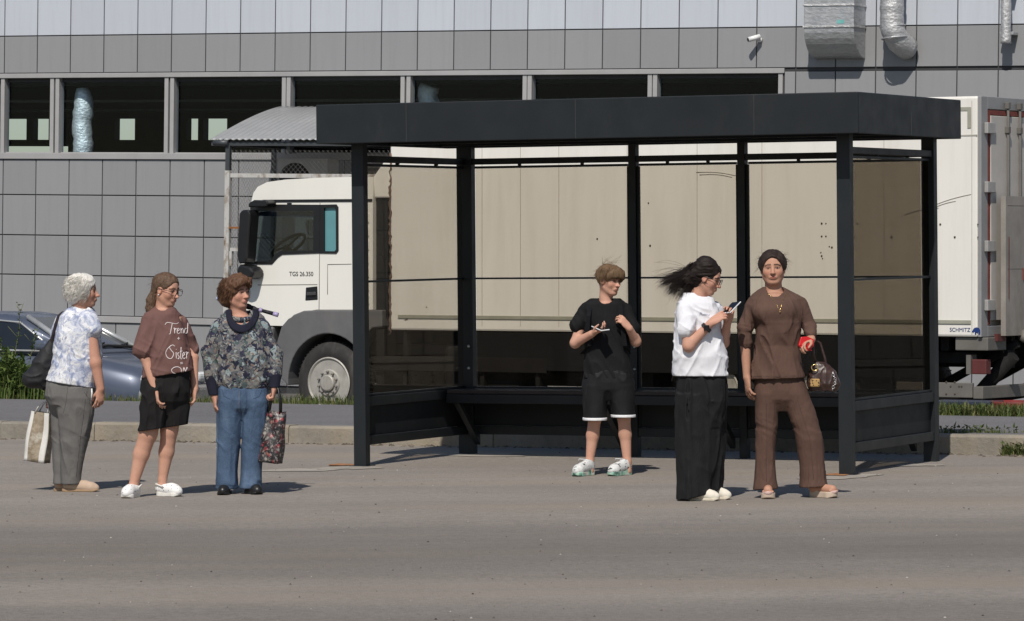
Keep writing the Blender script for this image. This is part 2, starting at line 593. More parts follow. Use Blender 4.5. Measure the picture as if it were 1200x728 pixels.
# interior
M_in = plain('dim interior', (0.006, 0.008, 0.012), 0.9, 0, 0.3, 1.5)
M_beam = plain('interior beam', (0.22, 0.23, 0.25), 0.8)
bm = B()
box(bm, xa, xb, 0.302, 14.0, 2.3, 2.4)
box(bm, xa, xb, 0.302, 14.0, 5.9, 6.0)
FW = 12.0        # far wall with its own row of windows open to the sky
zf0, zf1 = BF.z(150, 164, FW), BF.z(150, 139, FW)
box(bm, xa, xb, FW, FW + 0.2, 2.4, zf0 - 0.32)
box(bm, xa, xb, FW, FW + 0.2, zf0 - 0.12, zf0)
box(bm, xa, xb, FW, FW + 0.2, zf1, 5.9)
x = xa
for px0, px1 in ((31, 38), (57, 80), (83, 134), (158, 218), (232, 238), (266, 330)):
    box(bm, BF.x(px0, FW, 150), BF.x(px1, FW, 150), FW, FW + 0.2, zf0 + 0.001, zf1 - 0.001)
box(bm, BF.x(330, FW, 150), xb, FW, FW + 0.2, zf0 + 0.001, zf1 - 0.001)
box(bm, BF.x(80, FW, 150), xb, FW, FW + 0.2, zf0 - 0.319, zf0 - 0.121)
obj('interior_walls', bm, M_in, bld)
bm = B()
for yy in (3.0, 7.5):
    box(bm, xa, xb, yy, yy + 0.15, 4.95, 5.1)
    box(bm, xa, xb, yy + 0.4, yy + 0.46, 4.52, 4.56)
obj('interior_frame', bm, M_beam, bld)
bm = B()
px0, px1 = BF.x(70.5, 0.5, 140), BF.x(80.5, 0.5, 140)
box(bm, px0, px1, 0.22, 0.34, 2.4, 5.9)
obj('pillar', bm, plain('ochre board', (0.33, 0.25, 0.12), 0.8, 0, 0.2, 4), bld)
# windows
M_frame = plain('window frame', (0.36, 0.355, 0.35), 0.5, 0, 0.05)
M_wglass = glass('window glass', (0.90, 0.95, 0.97), 0.008, 0.01, 0.10, 0.0)
mull = [(-6, 5.5), (59, 69.5), (193, 204), (330.5, 340.5), (469.5, 481), (612.5, 623), (759, 770), (912, 921)]
mx = [((BF.x(a, 0, 130)), BF.x(b, 0, 130)) for a, b in mull]
wins = [(mx[k][1], mx[k + 1][0]) for k in range(len(mx) - 1)]
x = mx[0][0]
while x > xa + 2:
    wins.insert(0, (x - 1.9, x - 0.0)) if False else wins.append((x - 1.9, x - 0.0))
    x -= 2.05
for (x0, x1) in wins:
    b = B()
    w = 0.0655
    zb, zt = ZL['wb'] + 0.002, ZL['head']
    box(b, x0 - w, x0, -0.012, 0.13, zb, zt)
    box(b, x1, x1 + w, -0.012, 0.13, zb, zt)
    box(b, x0 + 0.001, x1 - 0.001, 0.075, 0.13, zt - 0.06, zt - 0.002, 1)  # top bar coloured dark to stand for the shadow under the head
    box(b, x0 + 0.001, x1 - 0.001, 0.05, 0.13, zb, zb + 0.012)
    fr = obj('window', b, [M_frame, M_joint], bld)
    b = B()
    box(b, x0 + 0.002, x1 - 0.002, 0.085, 0.091, zb + 0.013, zt - 0.061)
    obj('pane', b, M_wglass, fr)
# foil wrapped ducts and a camera on the facade
def foil(name, c=(0.50, 0.51, 0.52), crinkle=0.35, scale=14):
    n = N(name)
    f = n.noise(scale, 6, 0.65, n.coords((1, 1, 2.0)), 1.2)
    n.col(n.ramp(f, [(0.3, tuple(x * 0.75 for x in c)), (0.7, c)]))
    n.set(Metallic=0.55, Roughness=n.ramp(n.noise(7, 4), [(0.3, 0.35), (0.7, 0.6)]))
    v = n.voro(scale * 0.8, n.coords((1, 1, 1.6)), 'F1')
    n.bump(n.math('ADD', f, n.math('MULTIPLY', v, 0.7)), crinkle, 0.02)
    return n.m
M_foil = foil('foil wrap')
M_foil2 = foil('crumpled foil', (0.60, 0.60, 0.60), 0.55, 22)
M_green = plain('green paint mark', (0.15, 0.42, 0.40), 0.7)
def on_facade(name, px, py):
    x, z = BF.pl(px, py, -0.022)
    p = BF.o + BF.M @ Vector((x, -0.022, z))
    return empty(name, p, BF.eul)
d = on_facade('ventilation_duct', 985, 40)
tag(d, 'wide rectangular foil wrapped duct curving into the facade', 'duct')
def rel(px, py, px0=985, py0=40): 
    a = BF.pl(px, py, -0.022); c = BF.pl(px0, py0, -0.022)
    return a[0] - c[0], a[1] - c[1]
xl, zt_ = rel(957, -40); xr, zb_ = rel(1014, 69)
zc = rel(985, 33)[1]
dep = 0.46
prof = [(-dep, zt_ + 1.3), (-dep, zc)]
for k in range(1, 9):
    a = R(90 * k / 8)
    prof.append((-dep * math.cos(a) , zc + (zb_ - zc) * math.sin(a)))
prof += [(0.0, zb_ + 0.02), (0.0, zt_ + 1.3)]
bm = B()
A = [bm.verts.new((xl + 0.0, p[0], p[1])) for p in prof]
C = [bm.verts.new((xr, p[0], p[1])) for p in prof]
n_ = len(prof)
bm.faces.new(A); bm.faces.new(C[::-1])
for k in range(n_): bm.faces.new((A[k], C[k], C[(k + 1) % n_], A[(k + 1) % n_]))
obj('duct_body', bm, M_foil, d, bevel=0.012)
bm = B()
for yy in (8, 33):
    zz = rel(985, yy)[1]
    box(bm, xl - 0.012, xr + 0.012, -dep - 0.012, 0.0, zz - 0.014, zz + 0.014)
obj('flange', bm, M_foil2, d, bevel=0.004)
bm = B()
gx, gz = rel(998, 28)
box(bm, gx - 0.04, gx + 0.07, -dep - 0.003, -dep + 0.01, gz - 0.02, gz + 0.03)
obj('paint_mark', bm, M_green, d)
d = on_facade('round_duct', 1055, 30)
tag(d, 'thick round foil wrapped pipe bending into the facade', 'duct')
r2 = lambda px, py: rel(px, py, 1055, 30)
pts, rs = [], []
rad = 0.165
for py in list(range(-120, 34, 4)):
    x, z = r2(1056, py)
    pts.append((x, -0.36 + 0.005 * math.sin(py * .5), z)); rs.append(rad * (1 + 0.035 * math.sin(py * 0.9) * math.sin(py * 0.37)))
for k in range(1, 8):
    a = R(80 * k / 7)
    x, z = r2(1056 + 1.4 * k, 33 + 24 * math.sin(a))
    pts.append((x, -0.36 + 0.34 * (1 - math.cos(a)), z)); rs.append(rad * (1 + 0.03 * math.sin(k * 2)))
bm = B(); tube(bm, pts, rs, 20)
obj('pipe_wrap', bm, M_foil2, d)
bm = B()
for py in (32.5, 46):
    x, z = r2(1056.5 + (2 if py > 40 else 0), py)
    tube(bm, [Vector((x, -0.345, z)) + Vector((math.cos(t) * 0.175, math.sin(t) * 0.175 * .95, 0.02 * math.cos(t))) for t in np.linspace(0, 2 * math.pi, 25)[:-1]], 0.012, 6, closed=True)
obj('tape_band', bm, M_foil, d)
d = on_facade('foil_pipe', 1185, 25)
tag(d, 'slim foil wrapped pipe ending below the pale cladding', 'pipe')
r3 = lambda px, py: rel(px, py, 1185, 25)
pts, rs = [], []
for py in range(-140, 54, 4):
    x, z = r3(1185, py)
    pts.append((x, -0.22, z)); rs.append(0.072 * (1 + 0.06 * math.sin(py * 1.3) * math.cos(py * .41)))
bm = B(); tube(bm, pts, rs, 14)
obj('pipe_wrap', bm, M_foil2, d)
bm = B()
for py in (-10, 40):
    x, z = r3(1185, py)
    box(bm, x - 0.10, x + 0.10, -0.20, 0.0, z - 0.02, z + 0.02)
obj('bracket', bm, M_foil, d, bevel=0.004)
d = on_facade('security_camera', 889, 47)
tag(d, 'small white security camera on the facade panels', 'camera')
M_cam = plain('camera plastic', (0.75, 0.75, 0.74), 0.4)
bm = B(); tube(bm, [(0.03, 0, 0.0), (0.03, -0.06, 0.0)], 0.035, 12); tube(bm, [(0.03, -0.05, 0.0), (0.01, -0.12, 0.02)], 0.014, 8)
obj('mount', bm, M_cam, d)
bm = B(); tube(bm, [(0.05, -0.08, 0.045), (-0.075, -0.2, -0.005)], 0.036, 14)
obj('housing', bm, M_cam, d)
bm = B(); tube(bm, [(-0.0752, -0.2002, -0.0051), (-0.082, -0.2066, -0.0078)], 0.026, 14)
obj('lens', bm, plain('lens', (0.01, 0.01, 0.012), 0.1), d)
# foil pipe indoors behind the second window
p = BF.o + BF.M @ Vector((BF.x(97, 0.36, 140), 0.36, 2.4))
fp = empty('indoor_pipe', p, BF.eul)
tag(fp, 'crumpled foil wrapped pipe standing inside behind the window glass', 'pipe')
pts, rs = [], []
for k in range(30):
    z = k * 0.077
    pts.append((0.015 * math.sin(k * .8), 0, z)); rs.append(0.155 * (1 + 0.05 * math.sin(k * 1.9) + 0.04 * math.cos(k * 3.1)) * (1 if k < 26 else 1 - (k - 26) * 0.12))
bm = B(); tube(bm, pts, rs, 16)
M_fin = foil('indoor foil', (0.9, 0.92, 0.92), 0.6, 20)
obj('pipe_wrap', bm, M_fin, fp)

p = BF.o + BF.M @ Vector((BF.x(503, 0.6, 110), 0.6, 2.4))
fp = empty('indoor_pipe', p, BF.eul)
tag(fp, 'crumpled foil bundle behind the window glass above the awning end', 'pipe')
pts, rs = [], []
for k in range(30):
    z = k * 0.078
    pts.append((0.03 * math.sin(k * 1.1), 0, z)); rs.append(0.15 * (1 + 0.10 * math.sin(k * 2.3) + 0.06 * math.cos(k * 3.7)))
bm = B(); tube(bm, pts, rs, 16)
obj('pipe_wrap', bm, M_fin, fp)
# ------------------------------------------------------------------ the bus shelter
SF = Frame((-1.239, 32.093, 0.0), R(-25.1), 0.008, -0.006)
sh = empty('bus_shelter', SF.o, SF.eul)
tag(sh, 'dark blue grey metal bus shelter with tinted panes and an inside bench', 'bus shelter')
SL, SW, SH, SFH = 4.15, 1.965, 2.525, 0.305
M_navy = plain('powder coated steel', (0.0115, 0.0145, 0.017), 0.5, 0.0, 0.10, 2.2, 0.05, 200, spec=0.4, dirt=((0.05, 0.047, 0.044), 0.35))
M_navyd = plain('powder coated panel', (0.012, 0.0145, 0.017), 0.55, 0.0, 0.12, 1.5, 0.04, 100, spec=0.25, dirt=((0.04, 0.037, 0.034), 0.35))
M_bench = plain('dark bench slat', (0.035, 0.024, 0.020), 0.6, 0, 0.25, 8)
M_line_pale = plain('scratch to bare metal', (0.10, 0.10, 0.10), 0.6)
M_bolt = plain('galvanised bolt', (0.6, 0.6, 0.58), 0.35, 0.8)
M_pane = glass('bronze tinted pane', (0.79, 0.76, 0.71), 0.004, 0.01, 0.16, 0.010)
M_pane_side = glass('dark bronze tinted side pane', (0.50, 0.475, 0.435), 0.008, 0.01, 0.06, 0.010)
def part(name, boxes, mat, parent=None, bevel=0.004):
    b = B()
    for q in boxes: box(b, *q)
    return obj(name, b, mat, parent or sh, bevel=bevel)
# roof with a deep fascia on every side
b = B()
x0, x1, y0, y1 = -0.166, SL + 0.166, -0.269, SW + 0.10
box(b, x0, x1, y0, y0 + 0.02, SH, SH + SFH)
box(b, x0, x1, y1 - 0.02, y1, SH, SH + SFH)
box(b, x0, x0 + 0.02, y0 + 0.021, y1 - 0.021, SH, SH + SFH)
box(b, x1 - 0.02, x1, y0 + 0.021, y1 - 0.021, SH, SH + SFH)
obj('fascia', b, M_navy, sh, bevel=0.006)
for xx in (0.62, 2.05, 3.5):
    b = B(); box(b, xx - 0.0015, xx + 0.0015, y0 - 0.0012, y0 - 0.0001, SH + 0.004, SH + SFH - 0.004)
    obj('fascia_joint', b, M_joint, sh)
b = B(); box(b, x1 + 0.0001, x1 + 0.0012, 0.9, 0.903, SH + 0.004, SH + SFH * 0.6); obj('fascia_joint', b, M_line_pale, sh)
part('roof_deck', [(x0 + 0.022, x1 - 0.022, y0 + 0.022, y1 - 0.022, SH + 0.10, SH + 0.14)], M_navyd)
part('roof_beam', [(x0 + 0.022, x1 - 0.022, yy, yy + 0.06, SH + 0.012, SH + 0.098) for yy in (0.02, 0.95, SW - 0.08)], M_navyd)
# posts: two in front, four at the back
pw = 0.105
back_x = [(0.0, 0.13), (1.435, 1.52), (2.40, 2.485), (SL - 0.105, SL)]
yb0, yb1 = SW - 0.08, SW
def post(x0, x1, y0, y1):
    o = part('post', [(x0, x1, y0, y1, -0.06, SH + 0.011)], M_navy)
    return o
post(0, pw, 0, 0.08)
post(SL - pw, SL, 0, 0.08)
bx = []
for px0, px1, py in ((530, 548.5, 250), (736.3, 744.9, 250), (864, 872.8, 250), (1078, 1096.5, 250)):
    a, c = SF.x(px0, SW - 0.08, py), SF.x(px1, SW - 0.08, py)
    if px0 == 1078: a, c = SL - 0.105, SL
    if px0 == 530: a, c = 0.0, 0.135
    bx.append((a, c))
    p = post(a, c, yb0, yb1)
    if 600 < px0 < 1000:
        # glazing flanges either side of the slim posts
        part('glazing_channel', [(a - 0.02, a - 0.001, yb0 + 0.02, yb1 - 0.02, 0.24, 2.351), (c + 0.001, c + 0.02, yb0 + 0.02, yb1 - 0.02, 0.24, 2.351)], M_navyd)
part('foot_plate', [(-0.03, pw + 0.03, -0.03, 0.11, -0.03, 0.008)], M_navyd)
part('foot_plate', [(SL - pw - 0.03, SL + 0.03, -0.03, 0.11, -0.03, 0.008)], M_navyd)
# side and back walls: rails, thin bars, lower panels
def wall_side(xa, xb, M_side):
    ya, yb = 0.081, yb0 - 0.001
    part('top_rail', [(xa, xb, ya, yb, 2.385, 2.435), (xa + 0.02, xb - 0.02, ya, yb, 2.352, 2.372), (xa + .02, xb - .02, .7, .72, 2.3725, 2.3845), (xa + .02, xb - .02, 1.4, 1.42, 2.3725, 2.3845)], M_navy)
    part('glazing_bar', [(xa + 0.02, xb - 0.02, ya, yb, 1.438, 1.456)], M_navy, bevel=0.002)
    part('middle_rail', [(xa, xb, ya, yb, 0.47, 0.545), (xa + 0.02, xb - 0.02, ya, yb, 0.546, 0.565)], M_navy)
    part('bottom_rail', [(xa, xb, ya, yb, 0.165, 0.235)], M_navy)
    part('lower_panel', [(xa + 0.03, xb - 0.03, ya, yb, 0.236, 0.469)], M_navyd)
    xm = (xa + xb) / 2
    b = B(); box(b, xm - 0.003, xm + 0.003, ya + .002, yb - .002, 1.457, 2.351)
    obj('pane', b, M_side, sh)
    b = B(); box(b, xm - 0.003, xm + 0.003, ya + .002, yb - .002, 0.566, 1.437)
    obj('pane', b, M_side, sh)
wall_side(0.012, 0.085, M_pane)
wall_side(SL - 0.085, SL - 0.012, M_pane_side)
spans = [(bx[k][1] + 0.001, bx[k + 1][0] - 0.001) for k in range(3)]
for k, (xa, xb) in enumerate(spans):
    ya, yb = yb0 + 0.01, yb1 - 0.01
    part('top_rail', [(xa, xb, ya, yb, 2.385, 2.435), (xa + 0.021, xb - 0.021, ya + 0.01, yb - 0.01, 2.352, 2.372)], M_navy)
    b = B()
    for t in (0.3, 0.7): box(b, xa + (xb - xa) * t - 0.012, xa + (xb - xa) * t + 0.012, ya + 0.02, yb - 0.02, 2.3725, 2.3845)
    obj('clamp', b, M_navy, sh)
    part('glazing_bar', [(xa + 0.021, xb - 0.021, ya + 0.015, yb - 0.015, 1.440, 1.456)], M_navy, bevel=0.002)
    part('bottom_rail', [(xa, xb, ya, yb, 0.165, 0.235)], M_navy)
    part('lower_panel', [(xa, xb, ya + 0.02, yb - 0.02, 0.236, 0.52)], M_navyd)
    part('middle_rail', [(xa, xb, ya, yb, 0.521, 0.56)], M_navy)
    xm = SW - 0.04
    for z0, z1 in ((0.561, 1.439), (1.457, 2.351)):
        b = B(); box(b, xa + 0.021, xb - 0.021, xm - 0.003, xm + 0.003, z0, z1)
        obj('pane', b, M_pane, sh)
# bench: slats on a steel front beam, held by slanted brackets
part('bench_seat', [(0.10, SL - 0.10, yy, yy + 0.085, 0.515, 0.545) for yy in (SW - 0.50, SW - 0.40, SW - 0.30, SW - 0.20)], M_bench)
part('bench_beam', [(0.10, SL - 0.10, SW - 0.515, SW - 0.475, 0.44, 0.512)], M_navy)
for xx in (0.16, 1.46, 2.42, SL - 0.20):
    b = B()
    prism(b, [(SW - 0.50, 0.438), (SW - 0.44, 0.438), (SW - 0.10, 0.16), (SW - 0.10, 0.08)], xx, xx + 0.05)
    for v in b.verts: v.co = Vector((v.co.y, v.co.x, v.co.z))
    obj('bench_bracket', b, M_navy, sh, bevel=0.003)
for xx in (bx[0][1] - 0.035, bx[1][0] + 0.045, bx[2][0] + 0.045):
    for z in (0.71, 0.89):
        b = B(); lathe(b, [(0.0, -0.008), (0.011, -0.006), (0.013, 0.0)], (xx, yb0 - 0.002, z), 'y', 10)
        obj('bolt', b, M_bolt, sh)
# splashes of mortar and rust around the front feet (stains on the ground)
def blot(name, pts, mat, dz):
    b = B()
    vs = [b.verts.new((p.x, p.y, G(p.x, p.y) + dz)) for p in pts]
    b.faces.new(vs)
    return tag(obj(name, b, mat), kind='structure')
def blob_px(cx, cy, rx, ry, seed, n=26, rot=0):
    r = random.Random(seed)
    out = []
    ph = [r.uniform(0, 6.28) for _ in range(4)]
    for k in range(n):
        a = 2 * math.pi * k / n
        q = 1 + 0.18 * math.sin(2 * a + ph[0]) + 0.14 * math.sin(3 * a + ph[1]) + 0.10 * math.sin(7 * a + ph[2]) + r.uniform(-.06, .06)
        dx, dy = rx * q * math.cos(a), ry * q * math.sin(a)
        out.append(gp(cx + dx, cy + dy + dx * rot))
    return out
blot('mortar_patch', blob_px(410, 548.5, 34, 2.3, 1, rot=-0.03), M_patch, 0.004)
blot('mortar_patch', blob_px(345, 551.5, 46, 1.6, 2, rot=-0.02), M_patch, 0.004)
blot('mortar_patch', blob_px(985, 559.5, 40, 2.6, 3, rot=-0.05), M_patch, 0.004)
blot('rust_stain', blob_px(403, 545.6, 16, 1.3, 4), M_rust, 0.008)
blot('rust_stain', blob_px(982, 557, 17, 1.3, 5), M_rust, 0.008)
blot('mortar_patch', blob_px(560, 533.5, 60, 1.8, 6, rot=0.005), M_patch, 0.004)
blot('mortar_patch', blob_px(1075, 545.5, 26, 1.5, 7), M_patch, 0.004)
# ------------------------------------------------------------------ the lorry
TF = Frame((5.156, 45.0, -0.40), R(-33))
tr = empty('box_lorry', TF.o, TF.eul)
tag(tr, 'white box lorry with grey wheel arches parked behind the bus shelter', 'lorry')
def dirty_paint(name, c, dirt, amt, rough=0.35):
    n = N(name)
    xyz = n.sep(n.tc.outputs['Object'])
    cc = n.ramp(n.noise(0.8, 4), [(0.3, tuple(x * 0.95 for x in c)), (0.7, c)])
    low = n.ramp(xyz[2], [(0.0, 1.0), (1.0, 0.0)])
    streak = n.noise(1.0, 6, 0.7, n.coords((5, 5, 0.5)))
    cc = n.mix(n.math('MULTIPLY', n.ramp(streak, [(0.45, 0.0), (0.8, 1.0)]), amt), cc, dirt)
    spots = n.noise(30, 3, 0.6)
    cc = n.mix(n.ramp(spots, [(0.70, 0.0), (0.78, 0.35)]), cc, dirt)
    n.col(cc)
    n.set(Roughness=rough)
    n.bump(n.noise(1.2, 2), 0.06, 0.02)
    return n.m
M_box = dirty_paint('lorry box paint', (0.80, 0.775, 0.72), (0.45, 0.37, 0.26), 0.22, 0.45)
M_cab = dirty_paint('cab paint', (0.82, 0.80, 0.74), (0.5, 0.42, 0.3), 0.08, 0.28)
M_grey = plain('grey bumper plastic', (0.13, 0.128, 0.13), 0.55, 0, 0.12, 3, dirt=((0.2, 0.18, 0.15), 0.5))
M_alu = plain('dull aluminium', (0.15, 0.14, 0.125), 0.6, 0.15, 0.15, 4, dirt=((0.2, 0.17, 0.13), 0.5))
M_dark = plain('chassis black', (0.010, 0.0095, 0.009), 0.8, 0, 0.3, 5, spec=0.25, dirt=((0.035, 0.030, 0.025), 0.5))
M_rub = plain('rubber', (0.028, 0.026, 0.025), 0.85, 0, 0.25, 8, dirt=((0.11, 0.10, 0.085), 0.6))
M_rim = plain('dusty steel rim', (0.42, 0.40, 0.36), 0.5, 0.25, 0.15, 6, dirt=((0.22, 0.19, 0.15), 0.6))
M_line = plain('panel seam', (0.42, 0.40, 0.36), 0.7)
M_strip = plain('grey green rub strip', (0.31, 0.31, 0.25), 0.7, 0, 0.15, 5)
M_black = plain('black plastic', (0.012, 0.012, 0.013), 0.35)
M_cglass = glass('cab glass', (0.80, 0.84, 0.84), 0.04, 0.01, 0.3)
M_bluegl = plain('blind glass', (0.12, 0.30, 0.33), 0.12, 0, 0.15, 1.2)
M_red = plain('red lamp plastic', (0.10, 0.022, 0.02), 0.6)
M_blue = plain('blue lettering', (0.01, 0.035, 0.16), 0.5)
M_hole = plain('rivet hole', (0.06, 0.045, 0.035), 0.9)
tx = lambda px, y=0.0, py=300: TF.x(px, y, py)
tz = lambda px, py, y=0.0: TF.z(px, py, y)
BXF, BZ0, BZ1, TWD = tx(457), tz(800, 391), tz(1150, 112.5), 2.5
# box: insulated body with seams, top and bottom aluminium profiles
b = B(); box(b, BXF, -0.045, 0, TWD, BZ0, BZ1)
obj('box_body', b, M_box, tr, bevel=0.025)
b = B()
zt = tz(1050, 160)
box(b, BXF + 0.02, -0.05, -0.006, 0.001, zt - 0.008, zt + 0.006)
for px in (565, 610, 655, 735, 817, 893, 1036):
    xx = tx(px); box(b, xx - 0.003, xx + 0.003, -0.004, 0.001, BZ0 + 0.06, zt - 0.009)
xx = tx(1139); box(b, xx - 0.003, xx + 0.003, -0.004, 0.001, BZ0 + 0.03, BZ1 - 0.05)
box(b, BXF + 0.02, -0.05, -0.004, 0.001, tz(1100, 385) + 0.0, tz(1100, 385) + 0.006) if False else None
obj('seam', b, M_line, tr)
b = B()
zs = tz(1120, 377.5)
box(b, BXF + 0.12, tx(1138), -0.012, 0.001, zs - 0.022, zs + 0.022)
obj('rub_strip', b, M_strip, tr, bevel=0.004)
b = B()
for xx, zz in ((1112, 125), (1130, 125)):
    pass
xx, zz = tx(1127), tz(1127, 130)
box(b, tx(1119), tx(1138), -0.006, 0.001, zz - 0.0, zz + 0.04)
box(b, tx(1134), tx(1138), -0.0085, 0.001, zz - 0.19, zz - 0.001)
obj('corner_bracket', b, M_strip, tr)
# rivets and little holes
b = B()
rr = random.Random(11)
holes = [(963, 262), (968, 262), (963, 277), (968, 277), (972, 289), (975, 290), (962, 296), (963, 300), (964, 303), (1005, 262), (1028, 262), (1002, 278), (1045, 278), (1102, 263), (1146, 263), (1119, 278), (1146, 278), (760, 238), (762, 288), (700, 280), (500, 360), (477, 374), (475, 375), (640, 374)]
for px in np.linspace(475, 1030, 34):
    holes.append((px + rr.uniform(-6, 6), 169.5 + (px - 535) * -0.0186 - 1.5 + rr.uniform(-1, 2.5)))
for px, py in holes:
    x, z = TF.pl(px, py)
    r = rr.uniform(0.006, 0.013)
    lathe(b, [(0.0, -0.006), (r, -0.006), (r, 0.001)], (x, 0, z), 'y', 8)
obj('rivet', b, M_hole, tr)
b = B()
for (p, q) in (((1082, 246), (1138, 228)), ((1084, 249), (1120, 236)), ((816, 202), (862, 206)), ((820, 205), (858, 208)), ((1060, 252), (1100, 244))):
    a, c = TF.pl(*p), TF.pl(*q)
    pts = [(a[0] + (c[0] - a[0]) * t, -0.002, a[1] + (c[1] - a[1]) * t + 0.02 * math.sin(3 * t)) for t in np.linspace(0, 1, 8)]
    tube(b, pts, 0.005, 5)
obj('scratch', b, M_line, tr)
# writing on the box and the cab
def decal(name, s, px0, px1, py, mat, y=-0.003, frame=TF, parent=None):
    x0, z = frame.pl(px0, py, y); x1, _ = frame.pl(px1, py, y)
    me = text_bm(s, 0.1)
    co = np.empty(len(me.vertices) * 3); me.vertices.foreach_get('co', co); co = co.reshape(-1, 3)
    w = co[:, 0].max() - co[:, 0].min()
    k = (x1 - x0) / w
    out = np.stack([x0 + (co[:, 0] - co[:, 0].min()) * k, y + co[:, 2] * 0.5, z + co[:, 1] * k], 1)
    me.vertices.foreach_set('co', out.ravel())
    return obj(name, me, mat, parent)
decal('lettering', 'SCHMITZ', 1113, 1137, 388.6, M_blue, parent=tr)
ex, ez = TF.pl(1140, 392)
sc_ = 0.078
ele = [(0, .55), (.12, .8), (.3, .95), (.6, 1.0), (.85, .9), (1.0, .65), (1.02, .3), (1.0, 0), (.82, 0), (.8, .35), (.62, .3), (.5, .32), (.48, 0), (.3, 0), (.28, .35), (.18, .4), (.1, .2), (.02, .22), (-.06, .35), (-.12, .3), (-.08, .5)]
b = B(); prism(b, [(ex + p[0] * sc_ * 1.15, ez + p[1] * sc_) for p in ele], -0.004, 0.001)
obj('elephant_mark', b, M_blue, tr)
decal('lettering', 'TGS 26.350', 339, 367, 323.5, M_black, 0.037, parent=tr)
# rear frame, doors, lock rods, tail lift
b = B()
box(b, -0.043, 0.0, 0.0, 0.16, BZ0, BZ1); box(b, -0.043, 0.0, TWD - 0.16, TWD, BZ0, BZ1)
box(b, -0.043, 0.0, 0.161, TWD - 0.161, BZ1 - 0.14, BZ1); box(b, -0.043, 0.0, 0.161, TWD - 0.161, BZ0, BZ0 + 0.12)
obj('rear_frame', b, plain('rear frame grey', (0.30, 0.30, 0.30), 0.5, 0.2, 0.1, 3), tr, bevel=0.006)
M_door = plain('rear door paint', (0.50, 0.47, 0.43), 0.5, 0, 0.1, 2, dirt=((0.3, 0.25, 0.2), 0.5))
M_seal = plain('faded red door seal', (0.17, 0.04, 0.03), 0.8, 0, 0.35, 8)
for y0, y1 in ((0.165, 1.245), (1.255, TWD - 0.165)):
    b = B(); box(b, -0.04, 0.012, y0 + 0.05, y1 - 0.05, BZ0 + 0.18, BZ1 - 0.21)
    dr = obj('rear_door', b, M_door, tr, bevel=0.006)
    b = B()
    box(b, -0.041, 0.002, y0, y0 + 0.049, BZ0 + 0.13, BZ1 - 0.15); box(b, -0.041, 0.002, y1 - 0.049, y1, BZ0 + 0.13, BZ1 - 0.15)
    box(b, -0.041, 0.002, y0 + 0.05, y1 - 0.05, BZ1 - 0.20, BZ1 - 0.15)
    obj('seal', b, M_seal, dr)
    b = B()
    for yy in (y0 + 0.42, y0 + 0.72):
        tube(b, [(0.04, yy, BZ0 + 0.15), (0.04, yy, BZ1 - 0.06)], 0.016, 10)
        for z in (BZ1 - 0.09, BZ1 - 0.36, BZ1 - 1.2): box(b, 0.012, 0.06, yy - 0.03, yy + 0.03, z - 0.035, z + 0.035)
    obj('lock_rod', b, M_alu, dr, bevel=0.003)
    b = B()
    for z in np.linspace(BZ0 + 0.35, BZ1 - 0.35, 4):
        ya = y0 - 0.10 if y0 < 1 else y1 - 0.09
        box(b, 0.003, 0.05, ya, ya + 0.19, z - 0.06, z + 0.06)
    obj('hinge', b, plain('hinge steel', (0.40, 0.39, 0.375), 0.45, 0.3), dr, bevel=0.006)
# folded tail lift platform with warning stripes
RZ = lambda py: 1.65 + 0.40 - (py - 300) * 46.0 / F_PX
b = B(); box(b, 0.09, 0.15, 0.30, TWD - 0.12, RZ(392), RZ(231))
for k in (4, 9): box(b, 0.151, 0.153, 0.34, TWD - 0.16, RZ(392) + 0.18 + k * 0.14, RZ(392) + 0.186 + k * 0.14)
tl = obj('tail_lift', b, plain('tail lift plate', (0.31, 0.285, 0.255), 0.55, 0.2, 0.15, 3, dirt=((0.16, 0.13, 0.10), 0.6)), tr, bevel=0.004)
n = N('warning stripes')
st = n.new('ShaderNodeTexWave'); st.bands_direction = 'DIAGONAL'; st.inputs['Scale'].default_value = 2.2
n.link(n.coords((0, 1, 1)), st.inputs['Vector'])
n.col(n.ramp(st.outputs['Fac'], [(0.5, (0.45, 0.05, 0.03)), (0.51, (0.62, 0.46, 0.12))], 'CONSTANT')); n.set(Roughness=0.5)
b = B(); box(b, 0.157, 0.160, 0.72, 1.30, RZ(328), RZ(314)); obj('warning_plate', b, n.m, tl)
b = B(); box(b, 0.157, 0.159, 0.36, 0.375, RZ(350), RZ(278)); obj('edge_mark', b, M_seal, tl)
for yy in (0.55, 1.75):
    b = B()
    tube(b, [(-0.9, yy, 0.42), (-0.3, yy, 0.52), (0.12, yy, 0.95)], 0.085, 8)
    tube(b, [(-0.8, yy + .15, 0.62), (0.10, yy + 0.15, 1.08)], 0.05, 10)
    obj('lift_arm', b, M_dark, tl)
    b = B(); tube(b, [(-0.35, yy + .15, 0.836), (0.08, yy + 0.15, 1.06)], 0.03, 10)
    obj('piston', b, M_alu, tl)
b = B(); lathe(b, [(0.0, -0.06), (0.06, -0.06), (0.075, -0.03), (0.075, 0.03), (0.06, 0.06), (0.0, 0.06)], (0.17, 0.75, 1.16), 'y', 16)
obj('hinge_drum', b, M_alu, tl)
b = B(); box(b, 0.05, 0.09, 0.22, 0.42, 1.11, 1.19); obj('marker_lamp', b, M_red, tr)
